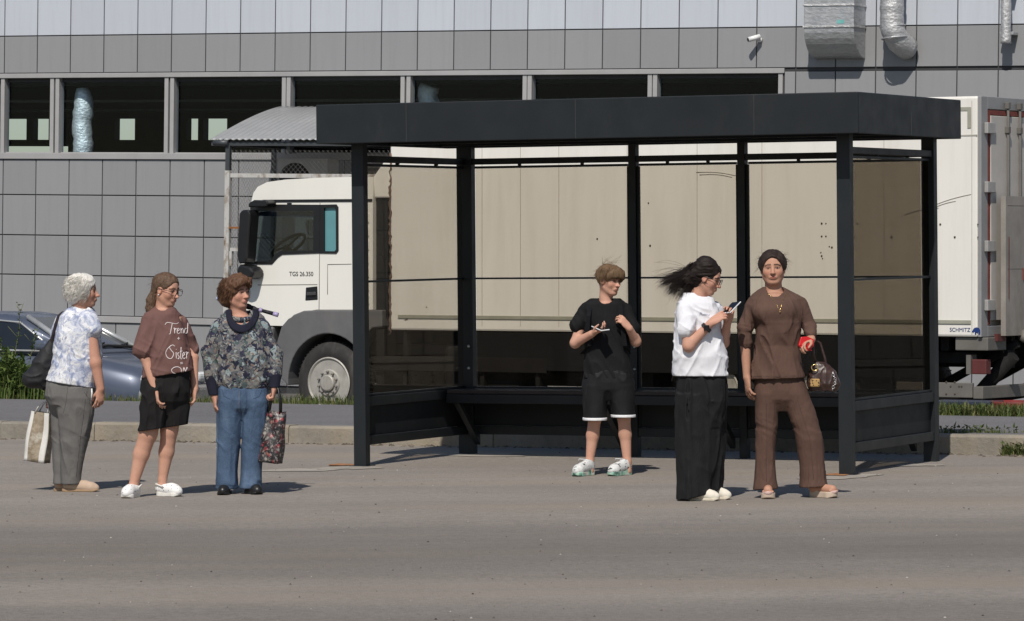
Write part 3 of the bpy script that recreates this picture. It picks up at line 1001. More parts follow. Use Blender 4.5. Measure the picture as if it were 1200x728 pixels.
# rear lamp, underrun bar, chassis
b = B(); box(b, -0.16, 0.02, 0.08, 0.20, RZ(436), RZ(419)); lm = obj('tail_lamp', b, M_red, tr, bevel=0.01)
b = B(); box(b, -0.22, -0.165, 0.07, 0.21, RZ(436), RZ(414)); obj('lamp_bracket', b, M_alu, lm)
b = B(); box(b, -0.34, 0.06, 0.04, 0.50, BZ0 - 0.15, BZ0 - 0.005); obj('corner_casting', b, M_alu, tr, bevel=0.01)
b = B(); box(b, -0.10, 0.02, 0.0, TWD, RZ(464), RZ(450)); obj('underrun_bar', b, M_alu, tr, bevel=0.006)
b = B(); box(b, -1.05, -0.11, 0.0, 0.05, RZ(463), RZ(446))
sg = obj('side_guard', b, M_alu, tr, bevel=0.006)
b = B()
for px, py in ((1109, 449), (1119, 449), (1114, 454), (1124, 454), (1109, 463), (1119, 463), (1127, 454)):
    x, z = TF.pl(px, py - 1, 0)
    lathe(b, [(0.0, -0.003), (0.012, -0.003), (0.012, 0.001)], (x, 0, z), 'y', 8)
obj('bolt_hole', b, M_hole, sg)
b = B()
for yy in (0.85, 1.55): box(b, -9.3, -0.05, yy, yy + 0.09, 0.80, BZ0 - 0.004)
for k in range(9): box(b, -9.0 + k * 1.05, -8.9 + k * 1.05, 0.2, 2.3, BZ0 - 0.16, BZ0 - 0.005)
box(b, -8.0, -0.3, 0.30, 2.2, 0.86, 0.98)
obj('chassis', b, M_dark, tr)
# wheels
def wheel(x, y, steer=0.0, dual=False):
    w = B()
    lathe(w, [(0.30, 0.02), (0.34, 0.0), (0.42, -0.004), (0.475, 0.02), (0.50, 0.06), (0.505, 0.15), (0.50, 0.25), (0.475, 0.29), (0.30, 0.30)], (0, 0, 0), 'y', 48)
    for k in range(60):
        a = 2 * math.pi * k / 60
        c, s_ = math.cos(a), math.sin(a)
        q = [(0.503, -0.006), (0.503, 0.006), (0.511, 0.006), (0.511, -0.006)]
        for yy0, yy1 in ((0.055, 0.12), (0.13, 0.18), (0.19, 0.255)):
            va = [w.verts.new((r_ * c - t_ * s_, yy, r_ * s_ + t_ * c)) for yy in (yy0, yy1) for r_, t_ in q]
            for f in ((0, 1, 2, 3), (7, 6, 5, 4), (0, 4, 5, 1), (1, 5, 6, 2), (2, 6, 7, 3), (3, 7, 4, 0)): w.faces.new([va[i] for i in f])
    wh = obj('wheel', w, M_rub, tr, loc=(x, y, 0.505), eul=(0, 0, steer))
    r_ = B()
    lathe(r_, [(0.305, 0.0), (0.315, -0.012), (0.30, -0.02), (0.285, -0.005), (0.275, 0.05), (0.262, 0.07), (0.22, 0.06), (0.17, 0.02), (0.165, 0.0), (0.155, -0.022), (0.115, -0.024), (0.105, -0.018), (0.100, -0.050), (0.085, -0.058), (0.0, -0.058)], (0, 0, 0), 'y', 48)
    rim = obj('rim', r_, M_rim, wh)
    for pl_ in rim.data.polygons: pl_.use_smooth = False
    h = B()
    for k in range(10):
        a = 2 * math.pi * k / 10
        lathe(h, [(0.0, -0.004), (0.026, -0.004), (0.028, 0.012)], (0.222 * math.cos(a), 0.052, 0.222 * math.sin(a)), 'y', 12)
    obj('hand_hole', h, M_hole, wh)
    h = B()
    for k in range(10):
        a = 2 * math.pi * (k + .5) / 10
        lathe(h, [(0.0, -0.045), (0.013, -0.045), (0.015, 0.0)], (0.135 * math.cos(a), -0.008, 0.135 * math.sin(a)), 'y', 6)
    obj('wheel_nut', h, M_alu, wh)
    return wh
WX = tx(383)
wheel(WX, 0.05, R(0))
wheel(WX, TWD - 0.35)
for xx in (-2.05, -3.4):
    wheel(xx, 0.05); wheel(xx, 0.37); wheel(xx, TWD - 0.35)
# tanks, boxes and guards between the axles (mostly in shade)
b = B(); box(b, -7.2, -6.1, 0.12, 0.75, 0.42, 0.98); obj('fuel_tank', b, M_dark, tr, bevel=0.06, seg=3)
b = B(); tube(b, [(-5.9, 0.4, 0.66), (-5.1, 0.4, 0.66)], 0.15, 20); tube(b, [(-5.9, 0.75, 0.66), (-5.1, 0.75, 0.66)], 0.15, 20); obj('air_tank', b, M_dark, tr)
b = B(); box(b, -4.9, -4.3, 0.15, 0.7, 0.45, 0.95); obj('battery_box', b, M_dark, tr, bevel=0.02)
b = B()
z0, z1 = tz(500, 435), tz(500, 418)
box(b, tx(437), tx(640), 0.0, 0.04, z0, z1)
box(b, tx(437), tx(640), 0.0, 0.04, z0 - 0.32, z0 - 0.17)
for px in (470, 560, 625): box(b, tx(px), tx(px) + 0.06, 0.041, 0.12, z0 - 0.34, BZ0)
obj('side_rail', b, plain('dusty guard rail', (0.011, 0.010, 0.009), 0.8, 0.0, 0.25, 4, spec=0.2), tr, bevel=0.006)
for xx in (-2.05, -3.4):
    b = B()
    for k in range(17):
        a0, a1 = R(10 + 160 * k / 17), R(10 + 160 * (k + 1) / 17)
        v = [b.verts.new((xx + r_ * math.cos(a), yy, 0.505 + r_ * math.sin(a))) for a, r_ in ((a0, 0.57), (a1, 0.57), (a1, 0.585), (a0, 0.585)) for yy in (0.02, 0.70)]
        b.faces.new((v[0], v[2], v[3], v[1])); b.faces.new((v[6], v[4], v[5], v[7])); b.faces.new((v[0], v[6], v[4], v[2])) 
    obj('mudguard', b, M_dark, tr)
for x0_, x1_ in ((552, 690), (694, 870), (874, 1082)):  # black panels added to darken the space under the box
    b = B(); box(b, tx(x0_), tx(x1_), 0.005, 0.035, tz(700, 436), BZ0 - 0.012)
    obj('shade_panel', b, plain('black shade panel', (0.008, 0.008, 0.008), 0.8, 0, 0.2, 4, spec=0.2), tr, bevel=0.006)
# cab shell: raked profile, hollow, with real window openings
def P2(*pts): return [TF.pl(px, py, 0.04) for px, py in pts]
outer = P2((286, 381), (282, 330), (283, 306), (293, 243), (297, 226), (302, 219), (313, 213.5), (335, 210.5), (370, 208.5), (410, 207.5), (437, 207.5), (437, 363), (371, 363), (352, 366), (338, 374), (331, 382))
b = B(); prism(b, outer, 0.04, TWD - 0.04)
cabo = obj('cab', b, M_cab, tr)
inn = P2((290, 378), (287, 330), (288, 308), (297, 245), (302, 229), (312, 222), (340, 218), (432, 216), (432, 355), (372, 355), (340, 366), (333, 378))
ci = B(); prism(ci, inn, 0.10, TWD - 0.10)
win = P2((291.5, 309), (297, 243), (372, 243.5), (371.5, 295.5), (330, 296.5), (325, 300), (318, 308))
cw = B(); prism(cw, win, -0.2, TWD + 0.2)
qw = P2((379, 243), (393, 242), (394.5, 244), (394.8, 293), (393, 295), (379, 295.5))
cq = B(); prism(cq, qw, -0.2, 0.3)
ws = B(); zz0, zz1 = tz(290, 318, .04), tz(290, 243, .04)
box(ws, tx(270), tx(299), 0.18, TWD - 0.18, zz0, zz1)
boolean(cabo, [ci, cw, cq, ws])
bv = cabo.modifiers.new('bevel', 'BEVEL'); bv.width = 0.02; bv.segments = 2; bv.limit_method = 'ANGLE'; bv.angle_limit = R(50)
b = B(); prism(b, win, 0.065, 0.070); obj('side_glass', b, M_cglass, cabo)
b = B(); prism(b, win, TWD - 0.070, TWD - 0.065); obj('side_glass', b, M_cglass, cabo)
b = B(); box(b, tx(284) + 0.03, tx(284) + 0.036, 0.19, TWD - 0.19, zz0, zz1)
obj('windscreen', b, M_cglass, cabo)
b = B(); prism(b, qw, 0.06, 0.068); obj('rear_quarter_glass', b, M_bluegl, cabo)
def ring_frame(outer, inner, y0, y1):
    b = B(); n_ = len(outer)
    o0 = [b.verts.new((p[0], y0, p[1])) for p in outer]; i0 = [b.verts.new((p[0], y0, p[1])) for p in inner]
    o1 = [b.verts.new((p[0], y1, p[1])) for p in outer]; i1 = [b.verts.new((p[0], y1, p[1])) for p in inner]
    for k in range(n_):
        j = (k + 1) % n_
        b.faces.new((o0[k], o0[j], i0[j], i0[k])); b.faces.new((o1[k], i1[k], i1[j], o1[j]))
        b.faces.new((o0[k], o1[k], o1[j], o0[j])); b.faces.new((i0[k], i0[j], i1[j], i1[k]))
    return b
wo = P2((287.5, 309.5), (294, 239.5), (375.5, 240), (375, 296.8), (331, 298.5), (326, 302), (319, 309.8))
wi = P2((293.5, 306.5), (299, 247.5), (368, 247.5), (367.5, 293.8), (329, 294.3), (323.5, 298), (316.5, 306.5))
obj('window_surround', ring_frame(wo, wi, 0.030, 0.075), M_black, cabo)
qo = P2((375.7, 240), (394.5, 239.6), (396.8, 243), (397, 294), (394.5, 297.3), (375.2, 297))
qi = P2((380, 243.6), (392.5, 243.2), (394, 245.4), (394.2, 292.5), (392.5, 294.6), (380, 294.4))
obj('window_surround', ring_frame(qo, qi, 0.030, 0.075), M_black, cabo)
sv = P2((299.3, 247.8), (367.6, 247.8), (367.6, 255), (299, 253))
b = B(); prism(b, sv, 0.076, 0.082); obj('sun_strip', b, plain('dark blue sun strip', (0.02, 0.035, 0.07), 0.3), cabo)
b = B(); prism(b, P2((308, 234.2), (436.5, 233.2), (436.5, 236.4), (308, 237.2)), 0.032, 0.041); obj('roof_seam', b, M_black, cabo)
b = B()
for seg in (((375.2, 237.5), (374, 363)), ((384, 310), (384, 345)), ((384, 310), (412, 309.5)), ((302, 334), (372, 333.5))):
    a, c = TF.pl(*seg[0], 0.04), TF.pl(*seg[1], 0.04)
    tube(b, [(a[0], 0.038, a[1]), (c[0], 0.038, c[1])], 0.004, 5)
obj('door_gap', b, plain('shut line', (0.20, 0.19, 0.17), 0.8), cabo)
b = B(); prism(b, P2((358.5, 337), (372, 335.5), (372.5, 351.5), (357.8, 352.5)), 0.034, 0.06)
dh = obj('door_handle', b, M_black, cabo, bevel=0.008)
b = B(); prism(b, P2((360.5, 342.5), (371, 342), (371, 346), (360.5, 346.5)), 0.012, 0.033); obj('grip', b, plain('handle grip', (0.06, 0.06, 0.06), 0.35), dh, bevel=0.006)
b = B(); prism(b, P2((337, 238), (342, 238), (342, 240), (337, 240)), 0.028, 0.039); obj('marker_lamp', b, M_black, cabo)
# air deflector slats behind the door and dark gap to the box
b = B()
for k in range(7):
    py = 250 + k * 16
    prism(b, P2((422, py), (433, py), (433, py + 11), (422, py + 11)), 0.025, 0.041)
obj('side_vent', b, M_cab, cabo, bevel=0.006)
b = B(); prism(b, P2((437.6, 233), (451, 233), (451, 372), (437.6, 372)), 0.10, TWD - 0.1); obj('gap_block', b, M_black, cabo)  # black block stands for the shade in the gap
b = B(); prism(b, P2((436, 207.5), (452, 184), (456, 184), (456, 232), (437.6, 232)), 0.06, TWD - 0.06); obj('roof_deflector', b, M_cab, cabo, bevel=0.02)
b = B()
rg = random.Random(5)
pts = []
for k in range(60):
    py = 180 + k * 3.6
    x, z = TF.pl(457.5 + rg.uniform(-1.2, 1.2), py)
    pts.append((x, -0.004, z))
tube(b, pts, [rg.uniform(0.006, 0.018) for _ in pts], 6)
obj('edge_seal', b, plain('perished seal', (0.14, 0.09, 0.07), 0.9, 0, 0.4, 20), tr)
# interior: dash, wheel, seats
b = B(); prism(b, P2((291, 312), (318, 302), (322, 318), (300, 340), (291, 340)), 0.14, TWD - 0.14); obj('dashboard', b, M_black, cabo, bevel=0.02)
b = B()
sc0 = Vector((tx(338, 0.75, 290), 0.75, tz(338, 288, 0.75)))
uu, ww = Vector((0, 1, 0)), Vector((0.80, 0, 0.60))
tube(b, circle(sc0, uu, ww, 0.235, 28), 0.021, 8, closed=True)
for a in (R(90), R(210), R(330)): tube(b, [sc0, sc0 + (uu * math.cos(a) + ww * math.sin(a)) * 0.23], 0.016, 6)
tube(b, [sc0, sc0 + Vector((-0.25, 0, -0.35))], 0.045, 8)
obj('steering_wheel', b, M_black, cabo)
M_seat = plain('seat cloth', (0.05, 0.045, 0.045), 0.9)
for yy in (0.45, 1.55):
    b = B()
    x0 = tx(372, yy, 290)
    prism(b, [(x0 - 0.50, 1.55), (x0 + 0.05, 1.5), (x0 + 0.05, 1.62), (x0 - 0.50, 1.70)], yy, yy + 0.5)
    prism(b, [(x0 - 0.02, 1.64), (x0 + 0.12, 1.6), (x0 + 0.28, 2.25), (x0 + 0.16, 2.3)], yy, yy + 0.5)
    prism(b, [(x0 + 0.17, 2.32), (x0 + 0.27, 2.30), (x0 + 0.31, 2.5), (x0 + 0.22, 2.52)], yy + 0.11, yy + 0.39)
    obj('seat', b, M_seat, cabo, bevel=0.04, seg=3)
b = B(); prism(b, P2((362, 250), (369, 250), (369, 290), (364, 290)), 2.2, 2.38); obj('curtain', b, plain('red cab curtain', (0.30, 0.08, 0.05), 0.9), cabo)
# grey wheel arch, bumper and steps
cxw, czw = WX, 0.505
arch = P2((331, 383), (345, 369), (357, 364.2), (375, 363.4), (437, 363.4), (449, 363.4), (449, 383), (437, 384.5))
pts_in = [(cxw + 0.60 * math.cos(R(a)), czw + 0.60 * math.sin(R(a))) for a in range(48, 190, 8)]
lead = P2((321, 434), (323, 412), (327, 396))
poly = arch + pts_in + lead
b = B(); prism(b, poly, 0.015, 0.34); obj('wheel_arch', b, M_grey, cabo, bevel=0.015, ang=60)
b = B()
prism(b, P2((286, 382.5), (321, 382.5), (318, 410), (316, 434), (287, 434)), 0.03, TWD - 0.03); obj('bumper', b, M_grey, cabo, bevel=0.03)
b = B(); prism(b, [(cxw - 0.62, 0.5), (cxw + 0.62, 0.5), (cxw + 0.62, 1.1), (cxw - 0.62, 1.1)], 0.36, 0.38); obj('arch_liner', b, M_dark, cabo)
b = B(); prism(b, P2((440, 386), (449, 386), (449, 465), (440, 465)), 0.05, 0.6); obj('rear_step', b, M_dark, cabo, bevel=0.01)
# mirrors
b = B(); prism(b, [TF.pl(px, py, -0.15) for px, py in ((283.5, 309), (281.5, 300), (284, 250), (288, 246), (295, 246), (297, 250), (293, 303), (291, 309))], -0.22, -0.02)
mi = obj('mirror', b, M_black, cabo, bevel=0.02)
b = B(); prism(b, [TF.pl(px, py, -0.05) for px, py in ((296, 243), (297, 238), (303, 234.5), (318, 235), (320, 239), (317, 242.5))], -0.15, 0.03); obj('mirror_arm', b, M_black, mi, bevel=0.015)
b = B(); prism(b, [TF.pl(px, py, -0.10) for px, py in ((282, 316), (287, 309), (299, 313), (303, 318), (300, 326), (293, 328), (285, 323))], -0.2, 0.03); obj('kerb_mirror', b, M_black, mi, bevel=0.03)
# ------------------------------------------------------------------ the parked car
CFy = flatp(168, 470, 0.0)
CD = 48.6
CF = Frame(((168 - 600) / F_PX * CD, CD, -0.46), R(-26))      # x = 0 at the nose, car reaches to x = -4.4
car = empty('parked_car', CF.o, CF.eul)
tag(car, 'blue grey saloon car parked behind tall weeds at the left edge', 'car')
n = N('car paint')
n.col(n.ramp(n.noise(1.2, 4), [(0.3, (0.075, 0.09, 0.13)), (0.7, (0.10, 0.12, 0.17))])); n.set(Metallic=0.3, Roughness=0.42, Coat_Weight=0.3)
M_car = n.m
M_carlow = plain('car paint without sky tint', (0.44, 0.44, 0.43), 0.3, 0.5, 0.05, 3, dirt=((0.3, 0.27, 0.22), 0.4))  # same car paint; silver against blue stands for less sky reflection
M_carglass = plain('dark car glass', (0.016, 0.02, 0.026), 0.06, 0, 0.2, 1)
M_chrome = plain('window chrome', (0.62, 0.62, 0.60), 0.3, 0.6)
W2 = 1.72
def loft_sections(name, secs, mat, parent, bevel=0.0):
    """closed rings of equal length joined one after another"""
    b = B(); rings = [[b.verts.new(p) for p in s_] for s_ in secs]
    m = len(rings[0])
    for i in range(len(rings) - 1):
        for k in range(m): b.faces.new((rings[i][k], rings[i][(k + 1) % m], rings[i + 1][(k + 1) % m], rings[i + 1][k]))
    b.faces.new(rings[0]); b.faces.new(rings[-1])
    return obj(name, b, mat, parent, smooth=True)
secs = []
for x, zt, zb, inset in ((0.0, 0.60, 0.28, 0.30), (-0.06, 0.68, 0.22, 0.16), (-0.25, 0.76, 0.20, 0.06), (-0.7, 0.85, 0.20, 0.02), (-1.15, 0.93, 0.20, 0.0), (-2.2, 0.97, 0.20, 0.0), (-3.4, 1.0, 0.20, 0.0), (-4.1, 0.98, 0.24, 0.05), (-4.35, 0.9, 0.28, 0.15), (-4.42, 0.7, 0.34, 0.25)):
    y0, y1 = inset, W2 - inset
    h = zt - zb
    secs.append([(x, y0 + 0.05, zb), (x, y0, zb + 0.25 * h), (x, y0 - 0.0, zb + 0.6 * h), (x, y0 + 0.03, zb + 0.86 * h), (x, y0 + 0.12, zt - 0.015), (x, y0 + 0.4, zt + 0.015), (x, y1 - 0.4, zt + 0.015), (x, y1 - 0.12, zt - 0.015), (x, y1 - 0.03, zb + 0.86 * h), (x, y1, zb + 0.6 * h), (x, y1, zb + 0.25 * h), (x, y1 - 0.05, zb)])
loft_sections('body', secs, M_car, car)
secs = []
for x, zt, zb, ti, bi in ((-1.02, 0.95, 0.90, 0.16, 0.10), (-1.85, 1.36, 0.93, 0.27, 0.06), (-2.15, 1.405, 0.94, 0.26, 0.05), (-2.7, 1.41, 0.95, 0.26, 0.05), (-3.2, 1.36, 0.96, 0.27, 0.06), (-3.95, 1.02, 0.96, 0.22, 0.12)):
    secs.append([(x, bi, zb), (x, bi + (ti - bi) * 0.85, zb + (zt - zb) * 0.88), (x, ti + 0.07, zt - 0.005), (x, ti + 0.35, zt + 0.02), (x, W2 - ti - 0.35, zt + 0.02), (x, W2 - ti - 0.07, zt - 0.005), (x, W2 - bi - (ti - bi) * .85, zb + (zt - zb) * 0.88), (x, W2 - bi, zb)])
loft_sections('roof', secs, M_car, car)
def side_poly(pts, off=0.0, flip=False):
    out = []
    for x, z in pts:
        t = (z - 0.95) / 0.43
        y = 0.055 + 0.185 * t - off
        out.append((x, W2 - y if flip else y, z))
    return out
for flip in (False, True):
    for pts in ([(-1.32, 0.985), (-1.86, 1.285), (-2.35, 1.325), (-2.35, 0.985)], [(-2.42, 0.985), (-2.42, 1.325), (-2.95, 1.31), (-3.42, 1.12), (-3.5, 1.0)]):
        b = B()
        a = [b.verts.new(p) for p in side_poly(pts, 0.012, flip)]; c = [b.verts.new(p) for p in side_poly(pts, -0.03, flip)]
        b.faces.new(a); b.faces.new(c[::-1])
        for k in range(len(a)): b.faces.new((a[k], a[(k + 1) % len(a)], c[(k + 1) % len(a)], c[k]))
        sg = obj('side_window', b, M_carglass, car)
    b = B()
    tube(b, side_poly([(-1.25, 0.965), (-1.85, 1.305), (-2.4, 1.345), (-2.97, 1.33), (-3.46, 1.13), (-3.58, 0.985), (-1.25, 0.965)], 0.014, flip), 0.013, 6)
    obj('window_trim', b, M_chrome, car)
b = B()
prof_ws = [(-1.10, 0.985), (-1.80, 1.335)]
v = [b.verts.new(p) for p in ((-1.10, 0.20, 1.0), (-1.10, W2 - 0.20, 1.0), (-1.80, W2 - 0.34, 1.362), (-1.80, 0.34, 1.362))]
v2 = [b.verts.new((p.co.x - 0.02, p.co.y, p.co.z - 0.03)) for p in v]
b.faces.new(v); b.faces.new(v2[::-1])
for k in range(4): b.faces.new((v[k], v[(k + 1) % 4], v2[(k + 1) % 4], v2[k]))
obj('windscreen', b, M_carglass, car)
b = B()
for ya in (0.17, W2 - 0.17): tube(b, [(-1.05, ya, 0.985), (-1.82, ya + (0.15 if ya < 1 else -0.15), 1.372)], 0.035, 8)
obj('windscreen_pillar', b, M_chrome, car)
b = B(); tube(b, [(-1.03, 0.3, 0.99), (-1.05, 0.9, 1.02), (-1.03, 1.5, 0.99)], 0.02, 6)
for ya in (0.5, 1.1): tube(b, [(-1.04, ya, 1.0), (-1.16, ya + 0.5, 1.05)], 0.012, 5)
obj('wiper', b, M_black, car)
b = B(); box(b, -0.30, 0.035, 0.12, W2 - 0.12, 0.24, 0.56); obj('bumper', b, M_carlow, car, bevel=0.08, seg=4)
b = B()
for k in range(4): box(b, 0.02, 0.05, 0.52, W2 - 0.52, 0.58 + k * 0.022 - 0.06, 0.592 + k * 0.022 - 0.06)
obj('grille', b, M_black, car)
for ya in (0.13, W2 - 0.45):
    b = B(); box(b, -0.14, 0.015, ya, ya + 0.32, 0.57, 0.70); hl = obj('headlight', b, plain('headlight lens', (0.65, 0.67, 0.68), 0.1), car, bevel=0.05, seg=3)
b = B(); box(b, -1.45, -1.25, -0.16, 0.05, 0.98, 1.10); obj('wing_mirror', b, M_car, car, bevel=0.04, seg=3)
b = B(); box(b, -2.60, -2.42, -0.016, 0.02, 0.80, 0.83); box(b, -3.5, -3.32, -0.016, 0.02, 0.81, 0.84); obj('door_handle', b, M_chrome, car, bevel=0.008)
for x in (-0.85, -3.5):
    for y in (-0.01, W2 - 0.19):
        b = B(); lathe(b, [(0.0, 0.02), (0.2, 0.0), (0.27, 0.0), (0.31, 0.03), (0.31, 0.17), (0.27, 0.2), (0.0, 0.2)], (x, y, 0.31), 'y', 28); obj('wheel', b, M_rub, car)

# ------------------------------------------------------------------ awning, cage and air conditioner on the wall
def wall_pt(px, py, y): return BF.pl(px, py, y)
AW = -2.1
ax0, zfront = BF.pl(246, 163.5, AW)
axw, zwall = BF.pl(331, 125, -0.05)
aw = empty('corrugated_awning', BF.o + BF.M @ Vector((ax0, 0, 0)), BF.eul)
tag(aw, 'arched pale corrugated awning on posts against the grey wall', 'awning')
n = N('corrugated sheet')
n.col(n.ramp(n.noise(1.5, 5, 0.6), [(0.3, (0.27, 0.275, 0.28)), (0.7, (0.34, 0.345, 0.35))])); n.set(Roughness=0.4, Metallic=0.25)
M_corr = n.m
LEN = 4.6
b = B()
NU, NV = 330, 14
grid = []
for i in range(NU + 1):
    x = LEN * i / NU
    row = []
    for j in range(NV + 1):
        t = j / NV
        y = AW + (0 - 0.05 - AW) * t
        z = zfront + (zwall - zfront) * math.sin(t * R(62)) / math.sin(R(62)) + 0.008 * math.sin(2 * math.pi * x / 0.105)
        row.append(b.verts.new((x, y, z)))
    grid.append(row)
for i in range(NU):
    for j in range(NV): b.faces.new((grid[i][j], grid[i + 1][j], grid[i + 1][j + 1], grid[i][j + 1]))
o = obj('sheet', b, M_corr, aw, smooth=True)
m_ = o.modifiers.new('thickness', 'SOLIDIFY'); m_.thickness = 0.004
M_fr = plain('dark frame steel', (0.055, 0.06, 0.065), 0.5, 0.2, 0.2, 5)
b = B()
box(b, 0.0, LEN, AW + 0.04, AW + 0.09, zfront - 0.09, zfront - 0.03)
for xx in (0.06, 1.02, 1.9, 2.9, 3.9):
    box(b, xx, xx + 0.05, AW + 0.091, -0.03, zfront - 0.09, zfront - 0.035)
    arc = [(xx + .025, AW + (-0.05 - AW) * t, zfront - 0.025 + (zwall - zfront) * math.sin(t * R(62)) / math.sin(R(62)) - 0.03) for t in np.linspace(0.02, 1, 12)]
    tube(b, arc, 0.02, 6)
obj('frame', b, M_fr, aw)
b = B(); tube(b, [(0.06, AW + .02, zfront - 0.05), (0.30, AW + .02, zfront - 0.05)], 0.045, 14); obj('gutter_pipe', b, M_fr, aw)
n = N('peeling paint post')
f = n.noise(9, 6, 0.7, n.coords((1, 1, 0.5)))
n.col(n.ramp(f, [(0.50, (0.48, 0.47, 0.45)), (0.58, (0.34, 0.31, 0.27)), (0.68, (0.20, 0.13, 0.09))])); n.set(Roughness=0.8); n.bump(f, 0.5, 0.01)
M_peel = n.m
xp = BF.x(267, AW + 0.05, 200) - ax0
zb = 0.05
zsw = BF.z(267, 200, AW + 0.05)
b = B(); box(b, xp - 0.035, xp + 0.035, AW + 0.03, AW + 0.10, zsw, zfront - 0.091); obj('post', b, M_fr, aw, bevel=0.004)
b = B(); box(b, xp - 0.04, xp + 0.04, AW + 0.025, AW + 0.105, zb, zsw - 0.001); obj('post', b, M_peel, aw, bevel=0.006)
b = B(); box(b, LEN - 0.2, LEN - 0.12, AW + 0.03, AW + 0.10, zb, zfront - 0.091); obj('post', b, M_peel, aw, bevel=0.006)
# cage of chain link under the awning
cage = empty('wire_cage', BF.o + BF.M @ Vector((ax0 + xp, AW + 0.06, 0)), BF.eul)
tag(cage, 'rusty chain link cage below the corrugated awning', 'cage')
zt_ = zfront - 0.15
zrail = BF.z(300, 206, AW + .06)
b = B()
CL = 3.9
box(b, 0.045, CL, -0.02, 0.02, zrail - 0.03, zrail + 0.03)
box(b, 0.045, CL, -0.02, 0.02, 0.7, 0.75)
obj('rail', b, M_peel, cage, bevel=0.004)
zr2 = BF.z(280, 267, AW + .06)
b = B(); box(b, 0.04, 0.24, -0.025, 0.025, zr2 - 0.015, zr2 + 0.015); obj('rusty_bracket', b, plain('bare rust', (0.26, 0.10, 0.03), 0.9, 0, 0.3, 15), cage)
b = B(); box(b, 0.06, 0.46, -0.03, 0.025, zr2 - 0.34, zr2 - 0.29); box(b, 0.05, 0.09, -0.03, 0.025, zr2 - 0.55, zr2 - 0.34); obj('bracket', b, M_peel, cage)
b = B()
pitch, w = 0.075, 0.0016
def mesh_panel(b, L, zlo, zhi, fx):
    """woven diamonds: straight thin wires in both diagonals"""
    H = zhi - zlo
    k = -int(H / pitch) - 1
    while k * pitch < L:
        for sgn in (1, -1):
            x0, x1 = (k * pitch, k * pitch + H) if sgn > 0 else (k * pitch + H, k * pitch)
            za, zb_ = zlo, zhi
            def clip(x0, z0, x1, z1):
                if x0 > x1: x0, z0, x1, z1 = x1, z1, x0, z0
                if x1 <= 0 or x0 >= L: return None
                if x0 < 0: z0 += (z1 - z0) * (0 - x0) / (x1 - x0); x0 = 0
                if x1 > L: z1 = z0 + (z1 - z0) * (L - x0) / (x1 - x0); x1 = L
                return x0, z0, x1, z1
            c = clip(x0, za, x1, zb_)
            if c: tube(b, [fx(c[0], c[1]), fx(c[2], c[3])], w, 3, cap=False)
        k += 1
mesh_panel(b, CL - 0.05, 0.75, zt_, lambda x, z: (x + 0.045, 0.0, z))
mesh_panel(b, 1.9, 0.75, zt_, lambda y, z: (0.0, y + 0.05, z))
obj('chain_link', b, plain('galvanised wire', (0.34, 0.33, 0.32), 0.5, 0.4), cage)
b = B(); x_, z_ = BF.pl(322, 200, -0.3); box(b, x_ - ax0 - xp - 0.03, x_ - ax0 - xp + 0.03, -AW - 0.36 - .06, -AW - 0.30 - .06, 0.1, zfront - 0.1); obj('post', b, M_fr, cage)
# air conditioner outdoor unit
x0, z1 = BF.pl(325, 186, -0.75); x1, z0 = BF.pl(366, 238, -0.75)
ac = empty('air_conditioner', BF.o + BF.M @ Vector((x0, -0.75, z0)), BF.eul)
tag(ac, 'dull metal air conditioner unit in the cage above the lorry cab', 'air conditioner')
w_, h_ = x1 - x0, z1 - z0
b = B(); box(b, 0, w_ + 0.25, 0, 0.35, 0, h_); obj('casing', b, plain('unit casing', (0.42, 0.41, 0.39), 0.5), ac, bevel=0.015)
b = B(); lathe(b, [(0.0, -0.02), (0.05, -0.025), (min(w_, h_) * 0.42, -0.005), (min(w_, h_) * 0.45, 0.0)], (w_ * 0.5, -0.002, h_ * 0.5), 'y', 28); obj('fan_grille', b, M_dark, ac)
b = B()
for zz in (h_ * 0.4, h_ * 0.6): lathe(b, [(0.0, -0.06), (0.03, -0.06), (0.03, 0.0)], (w_ + 0.12, -0.002, zz), 'y', 10)
obj('pipe_valve', b, M_red, ac)
b = B(); box(b, -0.02, 0.03, 0.0, 0.74, -0.06, -0.002); box(b, w_ + .2, w_ + .25, 0.0, 0.74, -0.06, -0.002); obj('wall_bracket', b, M_fr, ac)
# red and blue drums in the yard behind the lorry
def drum(name, px, py_top, d, mat, label, h=0.88):
    z = 1.65 - (py_top - 300) * d / F_PX
    p = Vector(((px - 600) / F_PX * d, d, z - h))
    b = B(); lathe(b, [(0.0, 0.0), (0.28, 0.0), (0.29, 0.02), (0.285, 0.04), (0.285, 0.28), (0.298, 0.30), (0.285, 0.32), (0.285, 0.56), (0.298, 0.58), (0.285, 0.60), (0.285, h - 0.03), (0.293, h - 0.01), (0.28, h), (0.27, h - 0.02), (0.0, h - 0.02)], (0, 0, 0), 'z', 32)
    return tag(obj(name, b, mat, loc=p), label, 'barrel')
drum('steel_drum', 1192, 470, 43.6, plain('faded red drum', (0.17, 0.022, 0.02), 0.6, 0, 0.3, 6, dirt=((0.05, 0.03, 0.025), 0.6)), 'faded red steel drum standing behind the grass strip at the right')
b = B()
M_bluebox = plain('dark blue crate', (0.02, 0.028, 0.05), 0.6)
p = Vector(((1133 - 600) / F_PX * 43.8, 43.8, YARD + 0.003))
b = B(); box(b, -0.32, 0.32, -0.2, 0.2, 0, 0.46)
for k in range(5): box(b, -0.30 + k * 0.13, -0.24 + k * 0.13, -0.215, -0.201, 0.04, 0.42)
box(b, -0.34, 0.34, -0.22, 0.22, 0.461, 0.50)
tag(obj('crate', b, M_bluebox, loc=p, eul=(0, 0, R(-26)), bevel=0.006), 'dark blue crate standing behind the grass strip below the lorry', 'crate')

